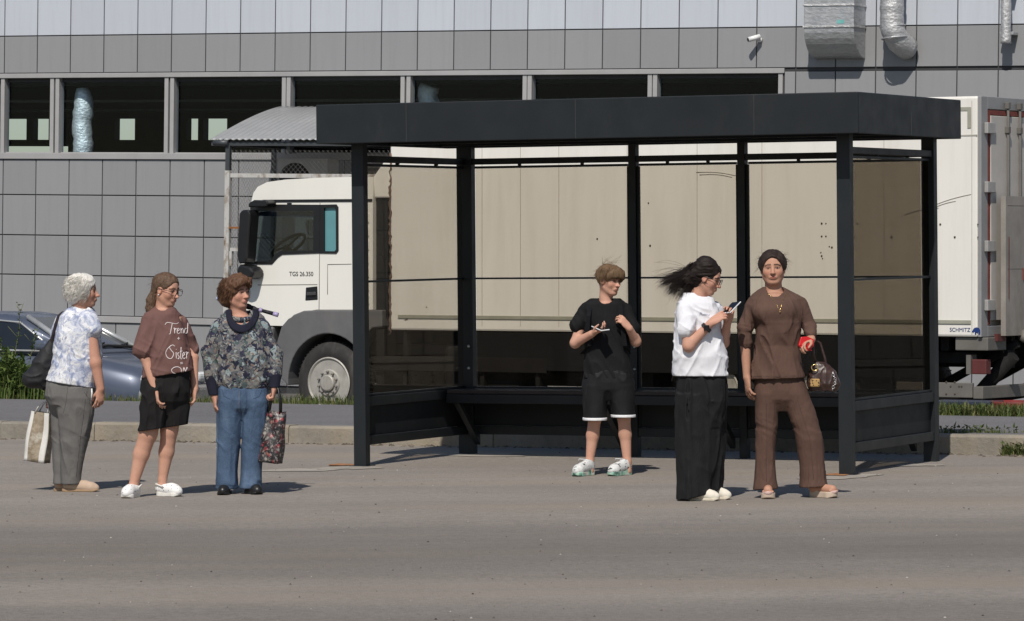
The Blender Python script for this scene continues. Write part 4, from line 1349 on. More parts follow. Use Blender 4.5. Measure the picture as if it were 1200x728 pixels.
# ------------------------------------------------------------------ weeds and grass
def leafmat(name, c0, c1, c2):
    n = N(name)
    g = n.new('ShaderNodeNewGeometry')
    cc = n.ramp(g.outputs['Random Per Island'], [(0.0, c0), (0.55, c1), (1.0, c2)])
    n.col(cc); n.set(Roughness=0.6)
    n.b.inputs['Specular IOR Level'].default_value = 0.3
    tl = n.new('ShaderNodeBsdfTranslucent')
    n.link(cc, tl.inputs[0])
    mx = n.new('ShaderNodeMixShader'); mx.inputs[0].default_value = 0.3
    n.link(n.b.outputs[0], mx.inputs[1]); n.link(tl.outputs[0], mx.inputs[2]); n.link(mx.outputs[0], n.out.inputs[0])
    return n.m
M_grass = leafmat('grass blade', (0.055, 0.085, 0.02), (0.11, 0.145, 0.04), (0.21, 0.19, 0.08))
M_leaf = leafmat('weed leaf', (0.05, 0.085, 0.02), (0.11, 0.165, 0.04), (0.19, 0.23, 0.075))
M_stem = plain('weed stem', (0.14, 0.15, 0.06), 0.8)
rg = random.Random(21)
def blade(b, p, h, w, az, lean):
    d = Vector((math.cos(az), math.sin(az), 0)); s_ = Vector((-d.y, d.x, 0))
    prev = None
    for k in range(4):
        t = k / 3
        c = p + Vector((0, 0, h * (t - 0.25 * lean * t * t))) + d * (lean * h * t * t * 0.6)
        ww = w * (1 - t) ** 0.7 * 0.5
        cur = (b.verts.new(c - s_ * ww), b.verts.new(c + s_ * ww)) if k < 3 else (b.verts.new(c),)
        if prev:
            if len(cur) == 2: b.faces.new((prev[0], prev[1], cur[1], cur[0]))
            else: b.faces.new((prev[0], prev[1], cur[0]))
        prev = cur
def leaf(b, p, d, l, w):
    d = d.normalized(); s_ = d.cross(Vector((rg.uniform(-.4, .4), rg.uniform(-.4, .4), 1))).normalized()
    up = s_.cross(d)
    v = [b.verts.new(q) for q in (p, p + d * l * 0.35 + s_ * w * .5 + up * l * .06, p + d * l - up * l * 0.12, p + d * l * 0.35 - s_ * w * .5 + up * l * .06)]
    b.faces.new(v)
def verge_pt(px, off):
    """ground point off metres behind the sidewalk's back edge at a photo column"""
    t = (px - 600) / F_PX
    e = e0.lerp(e1, px / 1200.0)
    d = e.y + off
    return Vector((t * d, d, G(t * d, d) + 0.13 - max(0, off - 0.4) * 0.2))
# verge grass: short at the edge of the sidewalk, one uncountable cover
b = B()
for i in range(2600):
    px = rg.uniform(-60, 455); off = rg.uniform(0.0, 0.9) if px > 60 else rg.uniform(0, 1.6)
    h = rg.uniform(0.03, 0.10) * (1.4 if 330 < px < 430 else 1)
    blade(b, verge_pt(px, off), h, 0.012, rg.uniform(0, 6.28), rg.uniform(0.2, 1.4))
for i in range(5200):
    px = rg.uniform(1085, 1260); off = rg.uniform(0.0, 1.3)
    blade(b, verge_pt(px, off), rg.uniform(0.05, 0.17), 0.016, rg.uniform(0, 6.28), rg.uniform(0.3, 1.5))
tag(obj('grass', b, M_grass), 'short green grass growing along the back edge of the sidewalk', 'grass', kind='stuff')
b = B()
for i in range(9000):
    px = rg.gauss(14, 26) if rg.random() < 0.75 else rg.uniform(-70, 75)
    if px > 92: continue
    off = rg.uniform(0.1, 1.9)
    hmax = 0.26 + 0.28 * max(0, 1 - (px - 5) / 70.0) if px > 5 else 0.54
    p = verge_pt(px, off)
    hh = hmax * rg.random() ** 0.8 * (0.7 + 0.3 * math.sin(px * 0.23) * math.sin(off * 4 + px * .11))
    q = p + Vector((rg.uniform(-.05, .05), rg.uniform(-.05, .05), hh))
    leaf(b, q, Vector((rg.uniform(-1, 1), rg.uniform(-1, 1), rg.uniform(-0.3, 1.0))), rg.uniform(0.05, 0.13), rg.uniform(0.02, 0.05))
for i in range(2600):
    px = rg.uniform(-70, 95); off = rg.uniform(0.0, 1.6)
    hmax = 0.22 + 0.35 * max(0, 1 - max(0, px - 5) / 70.0)
    blade(b, verge_pt(px, off), rg.uniform(0.1, 1.0) * hmax + 0.05, 0.014, rg.uniform(0, 6.28), rg.uniform(0.2, 1.2))
tag(obj('weeds', b, M_leaf), 'dense mass of green weeds in front of the parked car', 'weeds', kind='stuff')
def stalk(px, top, off, label):
    p = verge_pt(px, off)
    h = EYE - (top - 300) * p.y / F_PX - p.z
    root = empty('weed_stalk', p)
    tag(root, label, 'plant', 'tall weed stalks by the car')
    b = B()
    pts = [Vector((0.03 * math.sin(k * 0.9 + px), 0.02 * math.cos(k + px), h * k / 9)) for k in range(10)]
    tube(b, pts, [0.006 - 0.0004 * k for k in range(10)], 5)
    for k in range(3):
        a = pts[6 + k]; tube(b, [a, a + Vector((rg.uniform(-.12, .12), rg.uniform(-.1, .1), 0.12))], 0.0025, 4)
    obj('stem', b, M_stem, root)
    b = B()
    for k in range(46):
        t = rg.random() ** 0.7
        q = Vector((0.03 * math.sin(9 * t * 0.9 + px), 0.02 * math.cos(9 * t + px), h * t))
        leaf(b, q, Vector((rg.uniform(-1, 1), rg.uniform(-1, 1), rg.uniform(-0.2, 0.9))), rg.uniform(0.04, 0.12) * (1.15 - 0.7 * t), 0.022)
    obj('leaves', b, M_leaf, root)
stalk(20, 355, 1.0, 'tallest thin weed stalk rising before the car roof')
stalk(38, 385, 0.8, 'weed stalk right of the tallest one before the car window')
stalk(3, 395, 0.7, 'weed stalk at the left edge before the car window')
# tufts at the foot of the kerb
def tuft(px, py, n_, h, rad, label, dz=0.0):
    p = gp(px, py, dz)
    root = empty('grass_tuft', p)
    b = B()
    for i in range(n_):
        a = rg.uniform(0, 6.28); r_ = rad * rg.random() ** .5
        blade(b, Vector((r_ * math.cos(a), 0.3 * r_ * math.sin(a), -0.01)), h * rg.uniform(0.4, 1.0), 0.011, rg.uniform(0, 6.28), rg.uniform(0.2, 1.3))
        if rg.random() < 0.35: leaf(b, Vector((r_ * math.cos(a), .3 * r_ * math.sin(a), h * rg.uniform(.1, .6))), Vector((rg.uniform(-1, 1), rg.uniform(-1, 1), .5)), rg.uniform(.03, .07), .02)
    obj('blades', b, M_grass, root)
    tag(root, label, 'grass tuft', 'grass tufts along the kerb')
tuft(1196, 534, 190, 0.16, 0.16, 'leafy green tuft against the kerb at the right edge')
tuft(241, 515, 26, 0.13, 0.05, 'thin dry tuft against the kerb between the two left women')
tuft(1128, 506, 160, 0.06, 0.30, 'low green tuft on the sidewalk edge right of the shelter', 0.15)
tuft(1185, 506, 60, 0.05, 0.25, 'sparse low tuft on top of the kerb near the right edge', 0.15)
tuft(500, 498, 30, 0.06, 0.3, 'low tuft on top of the kerb behind the shelter panel', 0.15)
# scattered stones, crumbs and dead leaves on the asphalt: litter nobody could count
b = B()
for i in range(520):
    px = rg.uniform(-30, 1230); py = 510 + 240 * rg.random() ** 1.3
    p = gp(px, py); r_ = rg.uniform(0.003, 0.010)
    v = [b.verts.new(p + Vector((r_ * math.cos(a) * rg.uniform(.6, 1.2), r_ * math.sin(a) * rg.uniform(.6, 1.2), 0.001))) for a in (0, 1.25, 2.5, 3.8, 5.0)]
    t = b.verts.new(p + Vector((0, 0, r_ * 0.9)))
    for k in range(5): b.faces.new((v[k], v[(k + 1) % 5], t))
n = N('stone crumbs'); g = n.new('ShaderNodeNewGeometry')
n.col(n.ramp(g.outputs['Random Per Island'], [(0.0, (0.03, 0.027, 0.025)), (0.55, (0.12, 0.10, 0.085)), (1.0, (0.42, 0.39, 0.35))])); n.set(Roughness=0.9)
tag(obj('gravel', b, n.m), 'small stones and crumbs scattered over the asphalt', 'gravel', kind='stuff')
b = B()
for i in range(900):
    a = rg.uniform(-4, 14); p = kpt(a, -abs(rg.gauss(0, 0.09)) - 0.01)
    q = Vector((p.x, p.y, G(p.x, p.y))); r_ = rg.uniform(0.006, 0.03)
    v = [b.verts.new(q + Vector((r_ * math.cos(t) * rg.uniform(.6, 1.2), r_ * math.sin(t) * rg.uniform(.6, 1.2), 0.001))) for t in (0, 1.25, 2.5, 3.8, 5.0)]
    t_ = b.verts.new(q + Vector((0, 0, r_ * 0.6)))
    for k in range(5): b.faces.new((v[k], v[(k + 1) % 5], t_))
n2 = N('kerb dirt'); g = n2.new('ShaderNodeNewGeometry')
n2.col(n2.ramp(g.outputs['Random Per Island'], [(0.0, (0.05, 0.04, 0.03)), (1.0, (0.20, 0.165, 0.12))])); n2.set(Roughness=0.95)
tag(obj('kerb_dirt', b, n2.m), 'dry dirt gathered along the foot of the kerb', 'dirt', kind='stuff')
# ------------------------------------------------------------------ smooth solid modelling: signed distance fields meshed by surface nets
def _hash(ix, iy, iz, seed):
    h = (ix * 374761393 + iy * 668265263 + iz * 2147483647 + seed * 974634821) & 0xffffffff
    h = ((h ^ (h >> 13)) * 1274126177) & 0xffffffff
    return ((h ^ (h >> 16)) & 0xffff).astype(np.float32) / 65535.0
def vnoise(p, seed=0):
    """value noise in -1..1 at points (n, 3)"""
    f = np.floor(p); i = f.astype(np.int64); u = (p - f).astype(np.float32)
    u = u * u * (3 - 2 * u)
    r = 0
    for dx in (0, 1):
        wx = u[:, 0] if dx else 1 - u[:, 0]
        for dy in (0, 1):
            wy = u[:, 1] if dy else 1 - u[:, 1]
            for dz in (0, 1):
                wz = u[:, 2] if dz else 1 - u[:, 2]
                r = r + wx * wy * wz * _hash(i[:, 0] + dx, i[:, 1] + dy, i[:, 2] + dz, seed)
    return r * 2 - 1
def fbm(p, seed=0, oct=3):
    return sum(vnoise(p * 2 ** o + 17.3 * o, seed + o) * 0.5 ** o for o in range(oct))
class Field:
    def __init__(s, lo, hi, h):
        s.lo = np.array(lo, float); s.h = h
        s.n = np.ceil((np.array(hi) - s.lo) / h).astype(int) + 1
        s.D = np.full(s.n, 0.3, np.float32)
    def sub(s, lo, hi, pad):
        a = np.maximum(0, np.floor((np.array(lo) - pad - s.lo) / s.h).astype(int))
        b = np.minimum(s.n, np.ceil((np.array(hi) + pad - s.lo) / s.h).astype(int) + 1)
        if (b <= a).any(): return None
        sl = tuple(slice(i, j) for i, j in zip(a, b))
        ax = [(s.lo[k] + s.h * np.arange(a[k], b[k])).astype(np.float32) for k in range(3)]
        return sl, ax[0][:, None, None], ax[1][None, :, None], ax[2][None, None, :]
    def put(s, prim, k=0.0, op='add'):
        fn, lo, hi = prim
        q = s.sub(lo, hi, k + 3 * s.h + 0.004)
        if q is None: return s
        sl, x, y, z = q
        d = np.broadcast_to(fn(x, y, z), s.D[sl].shape)
        D = s.D[sl]
        if op == 'add':
            if k > 0:
                h = np.maximum(k - np.abs(D - d), 0) / k
                s.D[sl] = np.minimum(D, d) - h * h * k * 0.25
            else: s.D[sl] = np.minimum(D, d)
        elif op == 'sub':
            if k > 0:
                h = np.maximum(k - np.abs(D + d), 0) / k
                s.D[sl] = np.maximum(D, -d) + h * h * k * 0.25
            else: s.D[sl] = np.maximum(D, -d)
        return s
    def cut(s, p, nrm):
        """remove everything on the side the normal points to"""
        nrm = np.array(nrm, float); nrm /= np.linalg.norm(nrm)
        x, y, z = [(s.lo[k] + s.h * np.arange(s.n[k])).astype(np.float32) for k in range(3)]
        d = (x[:, None, None] - p[0]) * nrm[0] + (y[None, :, None] - p[1]) * nrm[1] + (z[None, None, :] - p[2]) * nrm[2]
        s.D = np.maximum(s.D, d.astype(np.float32))
        return s
    def displace(s, fn, band=0.05):
        idx = np.nonzero(np.abs(s.D) < band)
        p = np.stack([s.lo[k] + s.h * idx[k] for k in range(3)], 1)
        s.D[idx] += fn(p).astype(np.float32)
        return s
    def mesh(s):
        D = np.pad(s.D, 1, constant_values=0.3)
        lo = s.lo - s.h
        n = np.array(D.shape)
        neg = D < 0
        cnt = np.zeros(n - 1, np.int8)
        for dx in (0, 1):
            for dy in (0, 1):
                for dz in (0, 1): cnt += neg[dx:n[0] - 1 + dx, dy:n[1] - 1 + dy, dz:n[2] - 1 + dz]
        act = (cnt > 0) & (cnt < 8)
        I = np.stack(np.nonzero(act), 1)
        vid = np.full(n - 1, -1, np.int64); vid[tuple(I.T)] = np.arange(len(I))
        acc = np.zeros((len(I), 3)); num = np.zeros(len(I))
        C = [(dx, dy, dz) for dx in (0, 1) for dy in (0, 1) for dz in (0, 1)]
        val = {c: D[I[:, 0] + c[0], I[:, 1] + c[1], I[:, 2] + c[2]].astype(float) for c in C}
        for a in C:
            for ax in range(3):
                if a[ax]: continue
                b = list(a); b[ax] = 1; b = tuple(b)
                va, vb = val[a], val[b]
                m = (va < 0) != (vb < 0)
                t = np.where(m, va / np.where(m, va - vb, 1), 0)
                pt = np.tile(np.array(a, float), (len(I), 1)); pt[:, ax] += t
                acc += pt * m[:, None]; num += m
        V = lo + (I + acc / num[:, None]) * s.h
        F = []
        for ax in range(3):
            o = [i for i in range(3) if i != ax]
            A = neg.take(np.arange(n[ax] - 1), axis=ax); Bn = neg.take(np.arange(1, n[ax]), axis=ax)
            E = np.stack(np.nonzero(A != Bn), 1)
            E = E[(E[:, o[0]] > 0) & (E[:, o[1]] > 0) & (E[:, o[0]] < n[o[0]] - 1) & (E[:, o[1]] < n[o[1]] - 1)]
            fl = A[tuple(E.T)]
            q = []
            for d0, d1 in ((-1, -1), (0, -1), (0, 0), (-1, 0)):
                c = E.copy(); c[:, o[0]] += d0; c[:, o[1]] += d1
                q.append(vid[tuple(c.T)])
            q = np.stack(q, 1)
            flip = fl if ax != 1 else ~fl
            q[~flip] = q[~flip][:, ::-1]
            F.append(q)
        F = np.concatenate(F)
        return V, F[(F >= 0).all(1)]
def npmesh(name, V, F):
    me = bpy.data.meshes.new(name)
    me.vertices.add(len(V)); me.vertices.foreach_set('co', np.ascontiguousarray(V, dtype=np.float32).ravel())
    me.loops.add(F.size); me.loops.foreach_set('vertex_index', F.ravel().astype(np.int32))
    me.polygons.add(len(F))
    me.polygons.foreach_set('loop_start', (np.arange(len(F)) * 4).astype(np.int32))
    me.polygons.foreach_set('loop_total', np.full(len(F), 4, np.int32))
    me.polygons.foreach_set('use_smooth', np.ones(len(F), bool))
    me.update(calc_edges=True)
    me.validate()
    return me
def relax(V, F, it=1, w=0.5):
    """a little Laplacian smoothing over the quad edges"""
    E = np.concatenate([F[:, [0, 1]], F[:, [1, 2]], F[:, [2, 3]], F[:, [3, 0]]])
    for _ in range(it):
        acc = np.zeros_like(V); c = np.zeros(len(V))
        for a, b in ((0, 1), (1, 0)):
            for k in range(3): acc[:, k] += np.bincount(E[:, a], V[E[:, b], k], len(V))
            c += np.bincount(E[:, a], minlength=len(V))
        V = V * (1 - w) + w * acc / np.maximum(c, 1)[:, None]
    return V
def field_obj(f, name, mat, parent, smooth=1, paint=None):
    V, F = f.mesh()
    V = relax(V, F, smooth)
    me = npmesh(name, V, F)
    if paint is not None:
        c = paint(V)
        at = me.attributes.new('skin_colour', 'FLOAT_COLOR', 'POINT')
        at.data.foreach_set('color', np.concatenate([c, np.ones((len(c), 1))], 1).astype(np.float32).ravel())
    return obj(name, me, mat, parent)
# primitives
def cone(a, b, ra, rb):
    a, b = np.array(a, float), np.array(b, float)
    ba = b - a; L2 = max(1e-9, (ba ** 2).sum())
    r = max(ra, rb)
    def fn(x, y, z):
        t = np.clip(((x - a[0]) * ba[0] + (y - a[1]) * ba[1] + (z - a[2]) * ba[2]) / L2, 0, 1)
        return np.sqrt((x - a[0] - t * ba[0]) ** 2 + (y - a[1] - t * ba[1]) ** 2 + (z - a[2] - t * ba[2]) ** 2) - (ra + (rb - ra) * t)
    return fn, np.minimum(a, b) - r, np.maximum(a, b) + r
def ell(c, r, Rm=None):
    c = np.array(c, float); r = np.array(r, float)
    def fn(x, y, z):
        X, Y, Z = x - c[0], y - c[1], z - c[2]
        if Rm is not None:
            X, Y, Z = (Rm[0, k] * X + Rm[1, k] * Y + Rm[2, k] * Z for k in range(3))
        k0 = np.sqrt((X / r[0]) ** 2 + (Y / r[1]) ** 2 + (Z / r[2]) ** 2)
        k1 = np.sqrt((X / r[0] ** 2) ** 2 + (Y / r[1] ** 2) ** 2 + (Z / r[2] ** 2) ** 2) + 1e-9
        return k0 * (k0 - 1) / k1
    m = r.max() if Rm is not None else r
    return fn, c - m, c + m
def loft(rings, yaw=0.0, power=2.0):
    """vertical stack of ellipses: (z, cx, cy, rx, ry)"""
    q = np.array(sorted(rings), float)
    zs = q[:, 0]
    def fn(x, y, z):
        zc = np.clip(z, zs[0], zs[-1])
        cx, cy, rx, ry = (np.interp(zc, zs, q[:, k]) for k in (1, 2, 3, 4))
        X, Y = x - cx, y - cy
        if yaw:
            c, s_ = math.cos(yaw), math.sin(yaw)
            X, Y = c * X + s_ * Y, -s_ * X + c * Y
        k0 = ((np.abs(X) / rx) ** power + (np.abs(Y) / ry) ** power) ** (1 / power)
        d = (k0 - 1) * np.minimum(rx, ry)
        return np.maximum(d, np.maximum(zs[0] - z, z - zs[-1]))
    r = max(q[:, 3].max(), q[:, 4].max())
    return fn, np.array([q[:, 1].min() - r, q[:, 2].min() - r, zs[0]]), np.array([q[:, 1].max() + r, q[:, 2].max() + r, zs[-1]])
def rbox(c, half, r, Rm=None):
    c = np.array(c, float); half = np.array(half, float)
    def fn(x, y, z):
        X, Y, Z = x - c[0], y - c[1], z - c[2]
        if Rm is not None:
            X, Y, Z = (Rm[0, k] * X + Rm[1, k] * Y + Rm[2, k] * Z for k in range(3))
        a, b_, e = np.abs(X) - half[0] + r, np.abs(Y) - half[1] + r, np.abs(Z) - half[2] + r
        return np.sqrt(np.maximum(a, 0) ** 2 + np.maximum(b_, 0) ** 2 + np.maximum(e, 0) ** 2) + np.minimum(np.maximum(a, np.maximum(b_, e)), 0) - r
    m = np.linalg.norm(half)
    return fn, c - m, c + m
def rotm(az, pitch=0.0, roll=0.0):
    """columns: right, forward, up of a head or foot facing azimuth az (0 = towards the camera, + = to the right of the photo)"""
    M = Euler((0, 0, az), 'XYZ').to_matrix() @ Matrix.Rotation(math.pi, 3, 'Z') @ Matrix.Rotation(-pitch, 3, 'X') @ Matrix.Rotation(roll, 3, 'Y')
    return np.array(M)
# ------------------------------------------------------------------ people
n = N('skin')
at = n.new('ShaderNodeAttribute'); at.attribute_name = 'skin_colour'
nz = n.noise(60, 4, 0.6)
cc = n.mix(0.25, at.outputs['Color'], n.mix(n.ramp(nz, [(0.35, 0.0), (0.7, 1.0)]), (0.40, 0.22, 0.15), (0.60, 0.38, 0.28)), 'OVERLAY')
n.col(cc)
n.set(Roughness=0.6, Subsurface_Weight=0.08)
n.b.inputs['Subsurface Radius'].default_value = (0.012, 0.005, 0.003)
n.b.inputs['Specular IOR Level'].default_value = 0.25
n.bump(n.noise(220, 3), 0.12, 0.004)
M_skin = n.m
def hairmat(name, dark, light, stretch=(1, 1, 0.12), scale=170, rough=0.6):
    n = N(name)
    f = n.noise(scale, 4, 0.65, n.coords(stretch), 0.3)
    g = n.noise(14, 4, 0.6)
    cc = n.ramp(f, [(0.3, dark), (0.72, light)])
    cc = n.mix(n.ramp(g, [(0.35, 0.0), (0.75, 0.5)]), cc, light)
    n.col(cc)
    n.set(Roughness=rough)
    n.b.inputs['Specular IOR Level'].default_value = 0.2
    n.bump(f, 0.6, 0.004)
    return n.m
SKIN = np.array((0.50, 0.295, 0.205))
class Person:
    def __init__(s, label, px0, pyf, group=None):
        p = gp(px0, pyf)
        s.px0, s.pyf, s.d = px0, pyf, p.y
        s.s = F_PX / p.y
        s.o = p
        s.root = empty('person', p)
        tag(s.root, label, 'person')
    def v(s, px, py, dp=0.0):
        return np.array([(px - s.px0) / s.s, dp / s.s, (s.pyf - py) / s.s])
    def g(s, px, py):
        q = gp(px, py) - s.o
        return np.array(q)
    def f(s, px, dp):
        x, y = (px - s.px0) / s.s, dp / s.s
        return np.array([x, y, G(s.o.x + x, s.o.y + y) - s.o.z])
    def ring(s, py, xl, xr, yc, yr):
        a, b = s.v(xl, py, yc), s.v(xr, py, yc)
        return (a[2], (a[0] + b[0]) / 2, a[1], (b[0] - a[0]) / 2, yr / s.s)
    def loft(s, rings, power=2.2): return loft([s.ring(*r) for r in rings], 0.0, power)
    def cone(s, a, b, ra, rb): return cone(s.v(*a), s.v(*b), ra / s.s, rb / s.s)
    def field(s, x0, x1, y0, y1, h, d0=-50, d1=50):
        a, b = s.v(x0, y1, d0), s.v(x1, y0, d1)
        return Field(a, b, h)
    def head(s, cx, cy, dp, az, pitch=0.0, roll=0.0, H=0.225):
        s.C = s.v(cx, cy, dp); s.Rm = rotm(R(az), R(pitch), R(roll)); s.H = H
    def L(s, p): return s.C + s.Rm @ (np.array(p, float) * s.H)
    def he(s, c, r): return ell(s.L(c), np.array(r, float) * s.H, s.Rm)
    def hc(s, a, b, ra, rb): return cone(s.L(a), s.L(b), ra * s.H, rb * s.H)
def add_head(P, f, nose=1.0, jaw=1.0, full=1.0):
    H = P.H
    f.put(P.he((0, -0.07, 0.13), (0.345, 0.415, 0.365)))
    f.put(P.he((0, 0.09, -0.13), (0.275 * full, 0.275, 0.33)), 0.10 * H)
    for sx in (-1, 1):
        f.put(P.hc((sx * 0.235 * jaw, -0.02, -0.22), (sx * 0.10, 0.20, -0.40), 0.07, 0.075), 0.10 * H)
        f.put(P.he((sx * 0.165, 0.215, -0.10), (0.11 * full, 0.10, 0.12)), 0.08 * H)
    f.put(P.he((0, 0.245, -0.41), (0.105, 0.085, 0.075)), 0.09 * H)
    f.put(P.hc((-0.16, 0.27, 0.085), (0.16, 0.27, 0.085), 0.055, 0.055), 0.07 * H)
    for sx in (-1, 1):
        f.put(P.he((sx * 0.135, 0.395, 0.0), (0.09, 0.085, 0.06)), 0.05 * H, 'sub')
        f.put(P.he((sx * 0.135, 0.262, 0.005), (0.075, 0.075, 0.055)), 0.02 * H)
    f.put(P.hc((0, 0.325, 0.03), (0, 0.41, -0.13), 0.030, 0.048 * nose), 0.05 * H)
    f.put(P.he((0, 0.435, -0.145), (0.055 * nose, 0.055, 0.045)), 0.03 * H)
    for sx in (-1, 1): f.put(P.he((sx * 0.05, 0.385, -0.155), (0.036, 0.045, 0.033)), 0.02 * H)
    f.put(P.he((0, 0.325, -0.275), (0.115, 0.055, 0.055)), 0.06 * H)
    f.put(P.he((0, 0.368, -0.255), (0.085, 0.026, 0.022)), 0.015 * H)
    f.put(P.he((0, 0.362, -0.298), (0.075, 0.028, 0.024)), 0.015 * H)
    f.put(P.he((0, 0.40, -0.277), (0.085, 0.03, 0.005)), 0.006 * H, 'sub')
    for sx in (-1, 1):
        f.put(P.he((sx * 0.335, -0.02, -0.03), (0.045, 0.085, 0.135)), 0.02 * H)
        f.put(P.he((sx * 0.385, 0.0, -0.02), (0.035, 0.05, 0.085)), 0.01 * H, 'sub')
def add_neck(P, f, base, r=0.055):
    f.put(cone(P.L((0, -0.10, -0.22)), base, r * 0.98, r * 1.08), 0.03)
def hand(f, W, d, nrm, L=0.175, curl=(25, 30, 20), thumb=1, spread=6, topen=0.5, curls=None):
    d = np.array(d, float); d /= np.linalg.norm(d)
    nrm = np.array(nrm, float); nrm -= d * (nrm @ d); nrm /= np.linalg.norm(nrm)
    lat = np.cross(d, nrm)
    Rm = np.stack([lat, d, nrm], 1)
    f.put(ell(W + d * 0.27 * L, np.array((0.215, 0.32, 0.085)) * L, Rm), 0.012)
    f.put(ell(W + d * 0.05 * L, np.array((0.15, 0.2, 0.11)) * L, Rm), 0.015)
    tips = []
    for k, (o, ln) in enumerate(zip((-0.165, -0.055, 0.055, 0.155), (0.40, 0.455, 0.425, 0.33))):
        if thumb < 0: o = -o
        p = W + d * (0.50 - 0.05 * abs(o) / 0.16) * L + lat * o * L
        cs = curls[k] if curls else curl
        a = 0.0
        sp = R(spread) * o / 0.1
        dd0 = d * math.cos(sp) + lat * math.sin(sp)
        for seg, (fr, r0, r1) in enumerate(((0.45, 0.052, 0.049), (0.30, 0.049, 0.045), (0.25, 0.045, 0.038))):
            a += R(cs[seg] + 4 * k)
            q = p + (dd0 * math.cos(a) + nrm * math.sin(a)) * ln * fr * L
            f.put(cone(p, q, r0 * L, r1 * L), 0.004)
            p = q
        tips.append(p)
    b = W + d * 0.14 * L - lat * thumb * 0.14 * L + nrm * 0.03 * L
    d1 = d * 0.62 - lat * thumb * topen + nrm * 0.45; d1 /= np.linalg.norm(d1)
    q = b + d1 * 0.24 * L
    f.put(cone(b, q, 0.075 * L, 0.058 * L), 0.010)
    d2 = d * 0.88 - lat * thumb * (topen - 0.45) + nrm * 0.35; d2 /= np.linalg.norm(d2)
    f.put(cone(q, q + d2 * 0.20 * L, 0.056 * L, 0.043 * L), 0.004)
    return tips
def skin_paint(P, skin, brow, lips=(0.42, 0.16, 0.13), iris=(0.03, 0.02, 0.015), squint=1.0, hair_line=None, browz=0.105, smile=0.0):
    skin = np.array(skin)
    def fn(V):
        c = np.tile(skin, (len(V), 1))
        q = ((V - P.C) @ P.Rm) / P.H
        x, y, z = q.T
        ax = np.abs(x)
        front = (y > 0.12) & (np.abs(z) < 0.6) & (ax < 0.5)
        def blend(w, col):
            w = np.clip(w, 0, 1)[:, None]
            c[:] = c * (1 - w) + np.array(col) * w
        def g(dx, dz, sx, sz): return np.exp(-((dx / sx) ** 2 + (dz / sz) ** 2))
        red = skin * np.array((1.03, 0.80, 0.78))
        blend(0.55 * g(ax - 0.19, z + 0.13, 0.10, 0.09) * front, red)
        blend(0.5 * g(x, z + 0.15, 0.06, 0.05) * (y > 0.36), red)
        blend(0.5 * (g(ax - 0.345, z + 0.03, 0.06, 0.15) * (np.abs(y) < 0.2)), red)
        # lips
        lz = z + 0.277 - smile * ax ** 2
        blend(np.clip(1.6 * (1 - (x / 0.105) ** 2 - (lz / 0.045) ** 2), 0, 1) * (y > 0.25), lips)
        blend(0.8 * np.clip(2 * (1 - (x / 0.11) ** 2 - (lz / 0.010) ** 2), 0, 1) * (y > 0.25), np.array(lips) * 0.3)
        # eyes
        ez = z - 0.008
        e = 1 - ((ax - 0.135) / 0.068) ** 2 - (ez / (0.030 * squint)) ** 2
        blend(np.clip(e * 3, 0, 1) * (y > 0.2), (0.40, 0.35, 0.32))
        ir = 1 - ((ax - 0.135) / 0.040) ** 2 - (ez / 0.036) ** 2
        blend(np.clip(ir * 3, 0, 1) * (e > 0) * (y > 0.2), iris)
        ln = np.exp(-((e - 0.0) / 0.42) ** 2) * (ez > -0.012)
        blend(1.0 * ln * (y > 0.2) * (ax < 0.24), np.array(brow) * 0.35)
        bz = z - browz - 0.045 * ax + 0.55 * np.maximum(ax - 0.15, 0)
        blend(1.0 * np.exp(-(bz / 0.026) ** 4) * (ax > 0.04) * (ax < 0.24) * (y > 0.15), np.array(brow) * 0.6)
        nd = g(ax - 0.032, z + 0.185, 0.018, 0.014) * (y > 0.33)
        blend(0.8 * nd, skin * 0.25)
        # eye socket shade painted into the skin colour above and below the eyes
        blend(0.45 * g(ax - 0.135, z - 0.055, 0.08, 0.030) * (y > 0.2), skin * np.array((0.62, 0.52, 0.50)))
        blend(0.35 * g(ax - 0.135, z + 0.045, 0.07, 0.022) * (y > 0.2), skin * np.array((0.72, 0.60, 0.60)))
        # faint reddening at fingers and elbows
        blend(0.25 * np.clip(0.5 + 0.8 * vnoise(V * 25, 3), 0, 1), skin * np.array((0.98, 0.86, 0.82)))
        return c
    return fn
def folds(sc, amp, seed=0, warp=0.6, w=None, sharp=True, shear=(0.0, 0.0)):
    """creases: thin ridges between broad hollows, drawn out along the axis of low frequency"""
    sc = np.array(sc, float)
    def fn(p):
        q = p.copy()
        q[:, 0] += shear[0] * p[:, 2]; q[:, 2] += shear[1] * p[:, 0]
        q = q * sc
        q = q + warp * np.stack([vnoise(q * 0.7 + 3.1, seed + 5), vnoise(q * 0.7 + 9.2, seed + 6), vnoise(q * 0.7 + 5.5, seed + 7)], 1)
        a = vnoise(q, seed)
        if sharp:
            g = vnoise(p * 7.0, seed + 9) * 0.5 + 0.5
            v = -amp * ((1 - np.abs(a)) ** 2.5 - 0.6) * (0.35 + 1.1 * g)
        else: v = amp * (a + 0.4 * vnoise(q * 2.1 + 4.4, seed + 1))
        if w is not None: v = v * w(p)
        return v
    return fn
